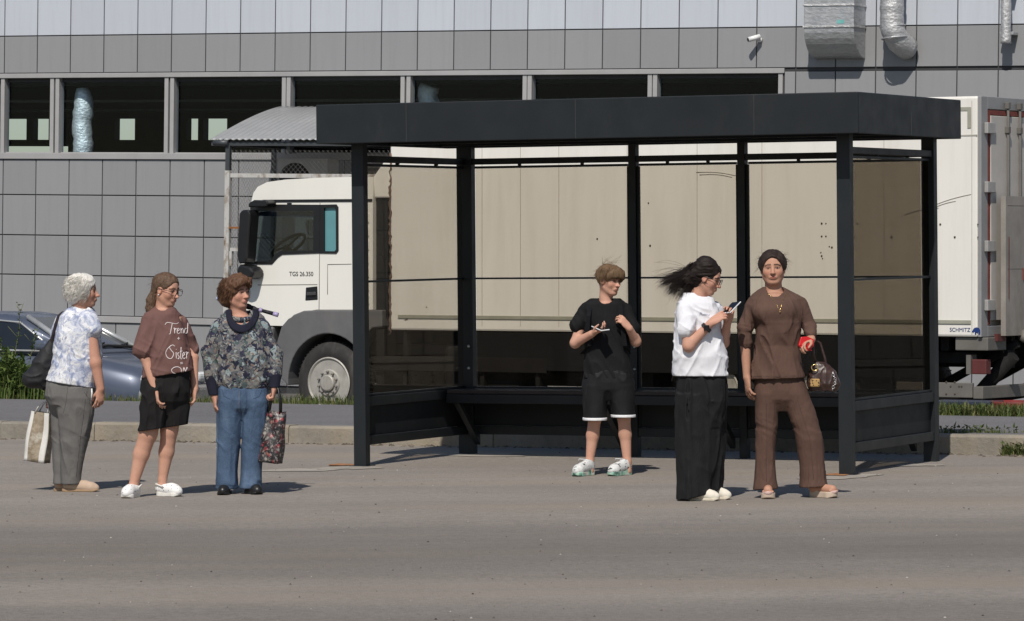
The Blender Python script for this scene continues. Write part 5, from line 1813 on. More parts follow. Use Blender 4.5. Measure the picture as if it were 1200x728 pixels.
def shoe(P, heel, toe, mat, solemat, name='shoe', sole=0.025, w=0.045, high=0.085, ankle=None, open_back=False, h=0.0035, fn=None, extra=None):
    a, b = P.f(*heel), P.f(*toe)
    d = b - a; Ls = np.linalg.norm(d); d /= Ls
    lat = np.cross(d, (0, 0, 1)); lat /= np.linalg.norm(lat)
    up = np.array((0, 0, 1.0))
    k = Ls / 0.25
    pt = lambda t, l=0.0, z=0.0: a + d * t * Ls + lat * l + up * z
    lo = np.minimum(a, b) - 0.09; hi = np.maximum(a, b) + 0.09
    lo[2] = min(a[2], b[2]) - 0.01; hi[2] = max(a[2], b[2]) + 0.17
    # upper
    f = Field(lo, hi, h)
    f.put(cone(pt(0.15, 0, sole + 0.025), pt(0.80, 0, sole + 0.010), w * 0.72, w * 0.86))
    f.put(cone(pt(0.80, 0, sole + 0.012), pt(0.90, 0, sole + 0.008), w * 0.86, w * 0.62), 0.02)
    if high > 0.05:
        f.put(cone(pt(0.16, 0, sole + 0.03), pt(0.20, 0, high), w * 0.75, w * 0.78), 0.02)
        f.put(cone(pt(0.22, 0, high - 0.012), pt(0.62, 0, sole + 0.035), w * 0.66, w * 0.62), 0.03)
    f.cut(pt(0.15, 0, high + 0.004), -d * 0.25 + up)
    if ankle is not None: f.put(cone(pt(0.20, 0, high + 0.03), pt(0.21, 0, high - 0.03), w * 0.62, w * 0.55), 0.004, 'sub')
    f.cut(pt(0.5, 0, sole * 0.55 + (b[2] - a[2]) * 0), -up)
    if open_back: f.cut(pt(0.45, 0, 0.03), -d)
    if fn: f.displace(fn)
    o = field_obj(f, name, mat, P.root)
    f = Field(lo, hi, h)
    def sfn(x, y, z):
        X, Y = x - a[0], y - a[1]
        u = X * d[0] + Y * d[1]; v = X * lat[0] + Y * lat[1]
        r0, r1 = w * 0.80, w * 1.0
        u0, u1 = r0, Ls - r1
        t = np.clip((u - u0) / (u1 - u0), 0, 1)
        rr = r0 + (r1 - r0) * t - 0.008 * np.sin(t * math.pi)
        d2 = np.sqrt((u - u0 - t * (u1 - u0)) ** 2 + v ** 2) - rr
        zc = a[2] + (b[2] - a[2]) * t
        hz = sole * (1 + 0.25 * (t < 0.4))
        toe_up = np.maximum(0, u / Ls - 0.85) * 0.08
        return np.maximum(d2, np.maximum(zc + toe_up - z, z - zc - hz)) + 0 * x
    f.put((sfn, np.minimum(a, b) - 0.06, np.maximum(a, b) + np.array((0.06, 0.06, 0.06))))
    s_ = field_obj(f, 'sole', solemat, o)
    return o, pt
def strands(P, name, starts, n, mat, parent, r=0.0014, seg=9):
    pass
def seams(target, P, lines, mat, name='seam', r=0.0012):
    """stitched lines laid on a garment along photo positions"""
    me = target.data
    bv = BVHTree.FromPolygons([v.co for v in me.vertices], [p.vertices for p in me.polygons])
    b = B()
    for ln in lines:
        pts = []
        for i in range(len(ln) - 1):
            for t in np.linspace(0, 1, 8)[:-1]:
                x, y = ln[i][0] + (ln[i + 1][0] - ln[i][0]) * t, ln[i][1] + (ln[i + 1][1] - ln[i][1]) * t
                h = bv.ray_cast(Vector(P.v(x, y, -80)), Vector((0, 1, 0)))
                if h[0] is not None and (not pts or abs(h[0].y - pts[-1].y) < 0.03): pts.append(h[0])
        if len(pts) > 1: tube(b, pts, r, 4)
    return obj(name, b, mat, target)
M_stitch = plain('dark stitching', (0.02, 0.018, 0.018), 0.9)
M_stitchw = plain('pale stitching', (0.55, 0.55, 0.56), 0.9)
M_stitchb = plain('brown stitching', (0.055, 0.032, 0.026), 0.9)
def glasses(P, mat, lens_r=0.095, z0=-0.005, square=1.0):
    b = B()
    ex, ey = 0.142, 0.405
    for sx in (-1, 1):
        c = P.L((sx * ex, ey, z0))
        u, w = P.Rm[:, 0], P.Rm[:, 2]
        pts = []
        for k in range(28):
            a = 2 * math.pi * k / 28
            ca, sa = math.cos(a), math.sin(a)
            q = (abs(ca) ** 3 + abs(sa) ** 3) ** (-1 / 3)
            pts.append(Vector(c + (u * ca * 1.18 + w * sa * 0.92) * q * lens_r * 0.93 * P.H))
        tube(b, pts, 0.0021, 6, closed=True)
        tube(b, [Vector(P.L((sx * (ex + 0.11), ey - 0.005, z0 + 0.03))), Vector(P.L((sx * 0.33, 0.25, z0 + 0.035))), Vector(P.L((sx * 0.372, -0.03, z0 + 0.04))), Vector(P.L((sx * 0.36, -0.10, z0 - 0.03)))], 0.0019, 6)
    tube(b, [Vector(P.L((-0.045, ey + 0.01, z0 + 0.01))), Vector(P.L((0, ey + 0.02, z0 + 0.025))), Vector(P.L((0.045, ey + 0.01, z0 + 0.01)))], 0.002, 6)
    return obj('glasses', b, mat, P.root)
def lock_tubes(b, curves, n=5):
    for pts, r0 in curves:
        m = len(pts)
        tube(b, pts, [max(0.0004, r0 * (1 - (k / (m - 1)) ** 1.5)) for k in range(m)], n, cap=False)
def stroke_text(target, P, strokes, mat, name, u0, v0, w, h, r=0.0022, dirv=(0, 1, 0)):
    """thin raised strokes laid on a garment: strokes in a unit box placed at photo px/py, dropped onto the cloth from the front"""
    me = target.data
    bv = BVHTree.FromPolygons([v.co for v in me.vertices], [p.vertices for p in me.polygons])
    b = B()
    for st in strokes:
        pts = []
        # resample smoothly (Catmull-Rom)
        q = [Vector((p[0], p[1], 0)) for p in st]
        fine = []
        for i in range(len(q) - 1):
            p0, p1, p2, p3 = q[max(i - 1, 0)], q[i], q[i + 1], q[min(i + 2, len(q) - 1)]
            for t in np.linspace(0, 1, 5)[:-1]:
                fine.append(0.5 * ((2 * p1) + (p2 - p0) * t + (2 * p0 - 5 * p1 + 4 * p2 - p3) * t ** 2 + (3 * p1 - p0 - 3 * p2 + p3) * t ** 3))
        fine.append(q[-1])
        for p in fine:
            o = Vector(P.v(u0 + p.x * w, v0 - p.y * h, -80))
            hit = bv.ray_cast(o, Vector(dirv))
            if hit[0] is not None: pts.append(hit[0] + hit[1] * 0.0008 if hit[1].dot(Vector(dirv)) < 0 else hit[0] - hit[1] * 0.0008)
        if len(pts) > 1: tube(b, pts, r, 5)
    return obj(name, b, mat, target)
def thing_from(fields, name, label, cat, P, at):
    pass
M_white_sole = plain('white rubber sole', (0.70, 0.68, 0.63), 0.6, 0, 0.08, 20)
M_gold = plain('gold metal', (0.75, 0.52, 0.20), 0.25, 0.9)
M_phone = plain('pale phone shell', (0.72, 0.72, 0.73), 0.25)
M_screen = plain('phone screen', (0.01, 0.01, 0.012), 0.08)
def phone(center, ux, uy, label, mat=None, size=(0.074, 0.152, 0.009)):
    """slab at a world point: ux across, uy along"""
    ux, uy = Vector(ux).normalized(), Vector(uy).normalized()
    uz = ux.cross(uy).normalized(); uy = uz.cross(ux)
    M = Matrix((ux, uy, uz)).transposed().to_4x4(); M.translation = Vector(center)
    root = empty('phone'); root.matrix_world = M
    tag(root, label, 'phone')
    w, l, t = size
    b = B(); box(b, -w / 2, w / 2, -l / 2, l / 2, -t / 2, t / 2)
    obj('case', b, mat or M_phone, root, bevel=0.004)
    b = B(); box(b, -w / 2 + 0.004, w / 2 - 0.004, -l / 2 + 0.005, l / 2 - 0.005, t / 2 + 0.0003, t / 2 + 0.0011)
    obj('screen', b, M_screen, root)
    b = B(); box(b, -w / 2 + 0.008, -w / 2 + 0.028, l / 2 - 0.035, l / 2 - 0.008, -t / 2 - 0.0025, -t / 2 - 0.0003)
    obj('camera_bump', b, M_screen, root)
    return root

def flyaways(P, mat, n, seed, lmin=0.02, lmax=0.05, zmin=0.0, back=1.0, r=0.0008, rad=0.42):
    rr = random.Random(seed); b = B(); cs = []
    for k in range(n):
        a = rr.uniform(0.9, 5.4) if back else rr.uniform(0, 6.28)
        z0 = rr.uniform(zmin, 0.5); q = math.sqrt(max(0.03, 1 - ((z0 - .13) / .42) ** 2))
        s0 = np.array((math.sin(a) * rad * q, math.cos(a) * (rad + .04) * q - .09, z0))
        nrm = np.array((math.sin(a) * q, math.cos(a) * q, (z0 - 0.1) * 1.6))
        d = nrm * rr.uniform(0.2, 0.8) + np.array((rr.uniform(-1, 1), rr.uniform(-1, 0.4), rr.uniform(-1.2, 0.4)))
        d = P.Rm @ (d / np.linalg.norm(d)); l = rr.uniform(lmin, lmax); a0 = P.L(s0)
        cs.append(([Vector(a0 + d * l * t + np.array((0, 0, -0.25 * l * t * t))) for t in np.linspace(0, 1, 6)], r))
    lock_tubes(b, cs, 3)
    return obj('flyaway_hair', b, mat, P.root)
# ---- brown suited woman, facing the camera
def woman_in_brown():
    P = Person('woman in a brown ribbed top and trousers facing the camera, red case in hand', 925, 583)
    P.head(905.6, 315, 0, -4, -2, 2, 0.228)
    f = P.field(860, 990, 288, 590, 0.0045, -45, 40)
    add_head(P, f, full=1.08, jaw=1.1)
    f.put(cone(P.L((0, -0.10, -0.22)), P.v(907, 347, 3), 0.054, 0.062), 0.03)
    f.put(P.loft([(344, 893, 921, 3, 9), (350, 884, 938, 3, 13), (365, 888, 937, 2, 14), (400, 892, 934, 2, 14), (440, 890, 938, 2, 16), (462, 890, 942, 2, 16)]), 0.03)
    f.put(P.cone((886, 363, 3), (873.5, 392, 2), 6, 6.5), 0.02)
    f.put(P.cone((873, 392, 2), (875, 442, -3), 6.8, 4.3), 0.02)
    hand(f, P.v(875.4, 443, -3), (0.08, -0.05, -1), (0.75, 0.3, 0), 0.178, (14, 18, 12), 1, 5, 0.35)
    f.put(P.cone((936, 363, 3), (948, 383, 3), 6, 6), 0.02)
    f.put(P.cone((948, 383, 3), (949.5, 398, -18), 6, 4.6), 0.02)
    hand(f, P.v(949.5, 398, -19), (-0.72, -0.55, -0.35), (0.1, -0.35, -1.0), 0.17, (30, 40, 30), -1, 5, 0.4)
    for a, b_ in (((900, 462, 2), (896, 520, 0)), ((931, 462, 2), (941, 510, -3))): f.put(P.cone(a, b_, 12, 8.5), 0.03)
    for a, b_ in (((896, 520, 0), (899, 571, 1)), ((941, 510, -3), (954, 572, -2))): f.put(P.cone(a, b_, 8.5, 5.5), 0.02)
    for h_, t_ in (((900, 1), (898.5, -25)), ((953, 0), (974, -19))):
        a, b_ = P.f(*h_) + np.array((0, 0, .070)), P.f(*t_) + np.array((0, 0, .058))
        f.put(cone(a, b_, 0.030, 0.030), 0.02)
        d = (b_ - a) / np.linalg.norm(b_ - a); l = np.cross(d, (0, 0, 1))
        for k in range(5):
            q = b_ + l * (k - 2) * 0.016 + d * (0.022 - 0.006 * abs(k - 1))
            f.put(ell(q - (0, 0, .008), (0.0095, 0.0095, 0.010)), 0.004)
    bo = field_obj(f, 'body', M_skin, P.root, 1, skin_paint(P, (0.47, 0.285, 0.205), (0.05, 0.03, 0.022), (0.40, 0.15, 0.12), squint=0.9))
    # pulled back dark hair
    f = P.field(882, 930, 286, 350, 0.004, -26, 30)
    f.put(P.he((0, -0.09, 0.15), (0.425, 0.47, 0.425)))
    f.put(P.he((0, -0.50, -0.02), (0.17, 0.16, 0.22)), 0.05)
    f.put(P.he((0, 0.47, -0.14), (0.350, 0.42, 0.50)), 0.015, 'sub')
    f.put(P.he((0, 0.0, -0.42), (0.42, 0.42, 0.30)), 0.02, 'sub')
    f.displace(folds((34, 50, 26), 0.007, 4, 0.5, sharp=False))
    M = hairmat('dark brown hair', (0.010, 0.007, 0.006), (0.045, 0.030, 0.024))
    hr = field_obj(f, 'hair', M, P.root)
    b = B(); cs = []
    r = random.Random(2)
    for k in range(46):
        sx = r.choice((-1, -1, 1))
        a0 = Vector(P.L((sx * r.uniform(0.1, 0.36), r.uniform(-.2, 0.18), r.uniform(0.1, 0.42))))
        d = Vector((-sx * 0.4, r.uniform(-.3, .2), r.uniform(0.0, 0.8)))
        d = Vector(P.Rm @ np.array((sx * r.uniform(.4, 1), r.uniform(-.8, .1), r.uniform(-.3, .8))))
        l = r.uniform(0.02, 0.055)
        cs.append(([a0 + d * l * t + Vector((0, 0, -0.012 * t * t)) for t in np.linspace(0, 1, 5)], 0.0011))
    lock_tubes(b, cs, 4); obj('loose_strands', b, M, hr)
    flyaways(P, M, 160, 3, 0.02, 0.06, 0.0)
    # ribbed top
    n = fabric('brown ribbed jersey', (0.098, 0.056, 0.042), 0.12, 0.85, folds=0.35)
    wv = n.new('ShaderNodeTexWave'); wv.inputs['Scale'].default_value = 95
    M_br = n.m
    f = P.field(858, 962, 335, 452, 0.0055, -36, 40)
    f.put(P.loft([(336.5, 894, 918, 4, 10), (340, 888, 925, 4, 13), (345, 881, 935, 3.5, 15), (350, 877, 943, 3, 16.5), (362, 877, 944, 2, 18.5), (378, 885, 940, 0, 22), (390, 886, 938, 0, 21), (405, 885, 938, 1, 19), (425, 882, 941, 0, 21), (440, 878, 946, 0, 23), (450, 878, 947, 0, 23)], 2.3))
    f.put(P.he((0.27, 0.30, -1.28), (0.36, 0.25, 0.30)), 0.05)
    f.put(P.he((-0.24, 0.30, -1.28), (0.36, 0.25, 0.30)), 0.05)
    f.put(P.cone((883, 359, 3), (873.5, 384, 2), 10, 9.5), 0.014)
    f.put(P.cone((873.5, 384, 2), (873, 402, 1), 9.4, 8.6), 0.012)
    f.put(P.cone((938, 359, 3), (948, 382, 2), 10, 8.5), 0.014)
    f.put(P.cone((948, 382, 2), (949.5, 392, -12), 8.4, 6.6), 0.012)
    f.put(P.cone((907, 328, -3), (908, 341.5, -3), 10.5, 10.5), 0.0, 'sub')
    f.displace(folds((16, 13, 5), 0.012, 11, 0.5, lambda p: np.clip(1.15 - (p[:, 2] - P.v(0, 400)[2]) * 3.0, 0.3, 1.2), shear=(0.35, 0)))
    f.displace(folds((9, 9, 48), 0.007, 14, 0.7, lambda p: ((np.abs(p[:, 0] - P.v(873, 0)[0]) < 0.06) & (p[:, 2] < P.v(0, 378)[2])) * 1.0))
    f.cut(P.v(912, 443.5, 0), (0.03, -0.0, -1))
    f.put(P.loft([(436, 888, 938, 1, 18), (452, 888, 940, 1, 18)]), 0, 'sub')
    tp = field_obj(f, 'top', M_br, P.root)
    b = B()
    ww = [Vector(P.v(898.5 + 14 * t, 343 + 21 * t ** 1.25, 0)) for t in np.linspace(0, 1, 10)] + [Vector(P.v(912.5 + 8.5 * t, 364 - 22 * t ** 0.8, 0)) for t in np.linspace(0, 1, 10)][1:]
    bvs = [BVHTree.FromPolygons([v.co for v in o_.data.vertices], [p.vertices for p in o_.data.polygons]) for o_ in (tp, bo)]
    out = []
    for w in ww:
        hs = [h_[0].y for h_ in (bv_.ray_cast(Vector((w.x, -0.6, w.z)), Vector((0, 1, 0))) for bv_ in bvs) if h_[0]]
        out.append(Vector((w.x, min(hs) - 0.003, w.z)))
    tube(b, out, 0.0010, 5); ch = obj('necklace', b, M_gold, P.root)
    b = B(); lathe(b, [(0, -0.004), (0.0055, -0.003), (0.0055, 0.003), (0, 0.004)], out[9] + Vector((0, -0.002, -0.006)), 'y', 10); obj('pendant', b, M_gold, ch)
    seams(tp, P, [[(884, 406), (900, 407.5), (920, 407.5), (939, 405)], [(892, 343), (886, 352), (884, 368)], [(924, 341), (934, 350), (938, 366)]], M_stitchb)
    seams(tp, P, [[(879, 440.5), (900, 441), (945, 439.5)]], M_stitchb)
    # trousers
    f = P.field(872, 980, 434, 580, 0.006, -42, 40)
    f.put(P.loft([(438, 885, 941, 2, 19), (448, 884, 944, 2, 20), (458, 884, 946, 2, 20), (468, 887, 944, 2, 19), (482, 894, 936, 2, 10)], 2.3))
    f.put(P.loft([(447, 886, 914, 1, 17), (462, 884, 914, 1, 19), (480, 885, 912, 0, 16), (501, 885, 911, -1, 14.5), (527, 885, 908, -1, 12.5), (545, 885, 908.5, 0, 13), (562, 884, 910, 0, 15), (573.5, 882.5, 912, 0, 18)]), 0.012)
    f.put(P.loft([(447, 914, 942, 1, 17), (462, 915, 948, 1, 19), (480, 921, 955, -1, 16), (501, 929, 961, -3, 15), (515, 932, 964, -4, 14.5), (527, 934, 965.5, -3, 14), (545, 936, 967.5, -2, 14.5), (562, 936.5, 969, -1, 17), (572, 936, 971, -1, 19)]), 0.012)
    f.displace(folds((20, 16, 4.5), 0.01, 21, 0.5, lambda p: np.clip(0.35 + 1.1 * (P.v(0, 500)[2] - p[:, 2]) / 0.3, 0.25, 1.2)))
    f.displace(folds((6, 6, 24), 0.009, 24, 0.6, lambda p: np.clip(1 - np.abs(p[:, 2] - P.v(0, 500)[2]) / 0.09, 0, 1), shear=(0, 0.5)))
    f.cut(P.v(897, 573.5, 0), (0.055, 0, -1))
    tr_ = field_obj(f, 'trousers', M_br, P.root)
    seams(tr_, P, [[(897, 470), (898, 520), (897, 571)], [(934, 470), (948, 515), (953, 569)], [(884, 571), (911, 571.5)], [(937, 568), (970, 566.5)]], M_stitchb)
    M_slide = plain('pale pink slide strap', (0.60, 0.42, 0.38), 0.6, 0, 0.25, 30)
    M_ssole = plain('beige thick sole', (0.50, 0.40, 0.31), 0.7)
    for h_, t_ in (((900.3, 8), (898.3, -31)), ((951, 6), (977.5, -23))):
        o, pt = shoe(P, h_, t_, M_slide, M_ssole, 'slide_sandal', sole=0.042, w=0.048, high=0.0, h=0.004, open_back=True)
    # handbag on the forearm
    c = Vector(P.o) + Vector(P.v(963, 440, -4))
    hb = empty('handbag', c)
    tag(hb, 'brown leather handbag hanging from the arm of the woman in brown', 'handbag')
    M_lea = plain('brown leather', (0.045, 0.022, 0.016), 0.38, 0, 0.3, 14, 0.3, 60)
    f = Field((-0.14, -0.10, -0.13), (0.15, 0.10, 0.13), 0.0045)
    f.put(loft([(-0.105, 0.01, 0, 0.098, 0.05), (-0.06, 0.01, 0, 0.115, 0.065), (0.02, 0.005, 0, 0.098, 0.055), (0.075, -0.015, 0, 0.06, 0.035), (0.095, -0.02, 0, 0.035, 0.02)], 0, 2.6))
    f.displace(folds((28, 20, 18), 0.008, 31, 0.8))
    field_obj(f, 'bag_body', M_lea, hb)
    b = B(); tube(b, [(-0.045, 0.0, 0.07), (-0.06, 0.0, 0.16), (-0.055, 0.02, 0.25), (-0.01, 0.03, 0.22), (0.02, 0.02, 0.12), (0.03, 0.0, 0.05)], 0.009, 8); obj('strap', b, M_lea, hb)
    b = B(); tube(b, circle((-0.055, -0.062, 0.055), (1, 0, 0), (0, 0.1, 1), 0.021, 20), 0.004, 6, closed=True); obj('ring', b, M_gold, hb)
    n = N('spotted fur tag'); n.col(n.ramp(n.voro(70), [(0.25, (0.03, 0.02, 0.012)), (0.4, (0.42, 0.26, 0.10))])); n.set(Roughness=0.9)
    b = B(); box(b, -0.085, -0.02, -0.078, -0.062, -0.075, -0.02); obj('fur_tag', b, n.m, hb, bevel=0.01)
    b = B()
    for k in range(9): tube(b, circle((0.09 - 0.006 * abs(k - 4), -0.06, 0.02 - 0.014 * k), (1, 0, 0) if k % 2 else (0, 1, 0), (0, 0, 1), 0.009, 10), 0.002, 5, closed=True)
    obj('chain', b, plain('silver chain', (0.7, 0.7, 0.7), 0.25, 0.9), hb)
    # red folded case in her hand
    c = Vector(P.o) + Vector(P.v(942.5, 401.5, -27))
    M_redc = plain('bright red case', (0.55, 0.012, 0.014), 0.35, 0, 0.08, 10)
    rc = empty('red_case', c, (R(-8), R(14), R(12)))
    tag(rc, 'bright red case held in the left hand of the woman in brown', 'case')
    b = B(); prism(b, [(-0.05, -0.03), (-0.02, -0.052), (0.03, -0.05), (0.055, -0.01), (0.05, 0.035), (0.0, 0.045), (-0.045, 0.03)], -0.012, 0.012)
    obj('cover', b, M_redc, rc, bevel=0.005)
    b = B(); prism(b, [(-0.045, -0.025), (0.045, -0.045), (0.048, -0.042), (-0.042, -0.021)], -0.016, -0.0121); obj('flap_edge', b, M_redc, rc)
# ---- girl in a white tee looking down at her phone
def woman_in_white():
    P = Person('young woman in white tee and wide black trousers looking down at her phone', 822, 586)
    P.head(829.5, 325.5, -2, 74, 20, 0, 0.222)
    f = P.field(775, 875, 290, 592, 0.0045, -50, 40)
    add_head(P, f, nose=0.95)
    f.put(cone(P.L((0, -0.12, -0.2)), P.v(815, 357, 0), 0.050, 0.058), 0.03)
    f.put(P.loft([(352, 803, 828, 0, 10), (360, 797, 838, 0, 17), (400, 797, 843, 0, 15), (440, 797, 847, 0, 17), (465, 797, 848, 0, 17)]), 0.03)
    f.put(P.cone((803, 366, -17), (806, 405, -25), 8, 7), 0.02)
    f.put(P.cone((806, 405, -25), (831, 379, -27), 6.8, 4.6), 0.02)
    t1 = hand(f, P.v(832, 378, -27), (0.75, 0.12, 0.52), (0.25, 0.55, -0.35), 0.172, (22, 35, 25), -1, 4, 0.35)
    f.put(P.cone((838, 366, 12), (848, 401, 4), 7.5, 6.5), 0.02)
    f.put(P.cone((848, 402, 4), (852, 378, -10), 6.4, 4.4), 0.02)
    hand(f, P.v(852, 377, -10), (0.12, -0.35, 0.75), (-0.2, -0.7, -0.1), 0.17, (25, 40, 30), 1, 4, 0.35)
    for dp in (-8, 8): f.put(P.cone((822, 465, dp), (820 + dp, 575, dp), 9, 5.5), 0.03)
    field_obj(f, 'body', M_skin, P.root, 1, skin_paint(P, (0.53, 0.325, 0.245), (0.03, 0.02, 0.016), (0.40, 0.14, 0.12), squint=0.7))
    M = hairmat('near black hair', (0.006, 0.004, 0.004), (0.026, 0.018, 0.015), (0.2, 1, 1))
    f = P.field(765, 855, 286, 362, 0.0045, -32, 34)
    f.put(P.he((0, -0.08, 0.14), (0.385, 0.45, 0.39)))
    # the mass streaming away to the left
    for (a, b_, ra, rb) in (((826, 313, -6), (804, 327, -5), 13, 7), ((820, 320, 4), (800, 334, 6), 12, 4), ((822, 330, -2), (806, 342, 2), 10, 3)):
        f.put(P.cone(a, b_, ra, rb), 0.03)
    f.put(P.he((0, 0.46, -0.16), (0.40, 0.40, 0.46)), 0.015, 'sub')
    f.put(P.he((0.33, 0.12, -0.30), (0.14, 0.22, 0.30)), 0.02, 'sub')
    f.displace(folds((16, 70, 75), 0.0055, 5, 0.5, sharp=False))
    hr = field_obj(f, 'hair', M, P.root)
    b = B(); cs = []; r = random.Random(4)
    for k in range(1100):
        t0 = r.random()
        a0 = P.v(822 + r.uniform(-14, 10), 307 + r.uniform(0, 26), r.uniform(-16, 18))
        g_ = r.random(); ex = (779 if g_ < .35 else 787 if g_ < .7 else 800) + r.gauss(0, 4.5); ey = (330 if g_ < .35 else 341 if g_ < .7 else 346) + r.gauss(0, 4.0)
        if r.random() < 0.05: ex -= r.uniform(4, 18); ey -= r.uniform(2, 18)
        e = P.v(ex, ey, r.uniform(-14, 16))
        m = P.v((822 + ex) / 2, min(ey, 322) - r.uniform(-6, 9), r.uniform(-14, 16))
        pts = []
        ph = r.uniform(0, 6.28)
        for t in np.linspace(0, 1, 11):
            q = a0 * (1 - t) ** 2 + 2 * m * t * (1 - t) + e * t * t
            q = q + np.array((0, 0, 0.006 * math.sin(5 * t + ph) * t))
            if t > .8: q = q + np.array((0, 0, -0.05 * (t - .8)))
            pts.append(Vector(q))
        cs.append((pts, r.uniform(0.0007, 0.0021)))
    lock_tubes(b, cs, 4); obj('loose_strands', b, M, hr)
    glasses(P, plain('thin dark frame', (0.06, 0.045, 0.04), 0.3, 0.4), 0.10, -0.01)
    # tee
    n = fabric('white cotton', (0.71, 0.71, 0.74), 0.02, 0.85, folds=0.25)
    f = P.field(778, 866, 344, 450, 0.0055, -46, 40)
    f.put(P.loft([(339, 801, 815, 2, 9), (344, 798, 827, 1, 13), (349, 795.5, 835, 0, 17), (355, 793, 839.5, 0, 20), (363, 791, 842, 0, 22), (375, 790.5, 845, 0, 23), (390, 790, 846, -1, 23), (405, 789, 849, -1, 24), (418, 788, 853, -1, 25), (430, 788.5, 853, -1, 24), (442, 788.5, 854, 0, 25)], 2.3))
    f.put(P.cone((803, 364, -15), (803, 385, -23), 11, 12), 0.02)
    f.put(P.cone((839, 365, 12), (846, 390, 12), 11, 11), 0.04)
    f.put(P.he((-0.2, 0.05, -1.22), (0.25, 0.25, 0.25)), 0.06)
    f.put(cone(P.v(826, 330, -1), P.v(820, 343, -1), 0.060, 0.060), 0, 'sub')
    f.displace(folds((13, 12, 4.5), 0.012, 41, 0.6, shear=(-0.6, 0)))
    f.displace(folds((8, 9, 18), 0.007, 44, 0.8, shear=(0, 0.5)))
    f.cut(P.v(820, 440.5, 0), (0.0, 0, -1))
    f.put(P.loft([(432, 796, 847, 0, 20), (446, 796, 848, 0, 20)]), 0, 'sub')
    tp = field_obj(f, 't_shirt', n.m, P.root)
    b = B()
    st = [[(0, 0), (.05, .8), (.12, .1), (.18, .7), (.24, 0), (.32, .3), (.38, 0), (.45, .35), (.5, .0), (.58, .3), (.62, 0), (.72, .3), (.8, 0), (1, .2)]]
    stroke_text(tp, P, st, plain('blue lettering ink', (0.20, 0.23, 0.35), 0.8), 'lettering', 819, 369.5, 12, 5, 0.0012)
    seams(tp, P, [[(789, 437.5), (820, 437.8), (853, 437.2)], [(793, 386), (803, 388), (814, 384)], [(797, 346), (792, 356), (794, 372)]], M_stitchw, r=0.0010)
    # wrist band watch
    b = B()
    w0, w1 = P.v(831, 379, -27), P.v(806, 405, -25)
    d = Vector(w1 - w0).normalized()
    u = d.cross(Vector((0, 1, 0))).normalized(); w = d.cross(u)
    c = Vector(w0) + d * 0.028
    for k in range(4): tube(b, circle(c + d * (0.006 * k), u, w, 0.034 + 0.0004 * k, 24), 0.0045, 6, closed=True)
    wt = obj('watch', b, plain('dark strap', (0.025, 0.015, 0.014), 0.5), P.root)
    b = B(); q = c - Vector((0, 1, 0)) * 0.036 + d * 0.01
    box(b, q.x - 0.019, q.x + 0.019, q.y - 0.008, q.y + 0.005, q.z - 0.019, q.z + 0.019); obj('dial', b, M_screen, wt, bevel=0.005)
    # wide trousers
    n2 = fabric('black trousers cloth', (0.010, 0.010, 0.011), 0.2, 0.8, folds=0.3)
    f = P.field(776, 866, 430, 592, 0.006, -44, 44)
    f.put(P.loft([(434, 795, 849, 0, 21), (450, 792, 852, 0, 23), (470, 791, 853, 0, 23), (500, 797, 846, 0, 18)], 2.4))
    f.put(P.loft([(460, 792, 832, -9, 15), (490, 791, 831, -9, 15), (530, 791, 831, -9, 16), (560, 791, 832, -9, 17), (586, 791, 833, -9, 17)], 2.4), 0.008)
    f.put(P.loft([(460, 812, 852, 9, 15), (490, 813, 852, 9, 15), (530, 814, 850, 9, 16), (560, 815, 849, 9, 17), (583, 816, 846, 9, 17)], 2.4), 0.008)
    f.put(P.loft([(455, 796, 848, 0, 20), (520, 797, 845, 0, 17), (575, 800, 838, 0, 14)], 2.4), 0.02)
    f.displace(folds((22, 18, 2.0), 0.016, 51, 0.25))
    f.displace(folds((12, 12, 6), 0.006, 54, 0.6, shear=(0.3, 0)))
    f.cut(P.v(822, 579.8, 0), (0.27, 0, -1))
    field_obj(f, 'trousers', n2.m, P.root)
    M_canv = plain('cream canvas', (0.70, 0.65, 0.55), 0.85, 0, 0.08, 20, 0.2, 200)
    M_csole = plain('cream rubber sole', (0.62, 0.56, 0.45), 0.7)
    for h_, t_ in (((806, -8), (842, -22)), ((823, 12), (856.5, 0))):
        o, pt = shoe(P, h_, t_, M_canv, M_csole, 'canvas_shoe', sole=0.022, w=0.038, high=0.055)
        if h_[0] == 807:
            me = text_bm('ROCK', 0.026)
            co = np.empty(len(me.vertices) * 3); me.vertices.foreach_get('co', co); co = co.reshape(-1, 3)
            a, b_ = P.f(*h_), P.f(*t_); d = (b_ - a) / np.linalg.norm(b_ - a); lat = np.cross(d, (0, 0, 1))
            base = a + d * 0.06 + lat * 0.0405 + np.array((0, 0, 0.006))
            out = base + np.outer(co[:, 0] * 1.15, d) + np.outer(co[:, 1] * 0.9, (0, 0, 1)) + np.outer(co[:, 2] + 0.004, lat)
            me.vertices.foreach_set('co', out.astype(np.float32).ravel())
            obj('lettering', me, M_black, o)
    q = P.o + Vector(P.v(856.5, 360.5, -14))
    phone(q, (0.75, -0.60, 0.10), (0.30, 0.75, 0.40), 'pale phone held up in both hands by the woman in white')
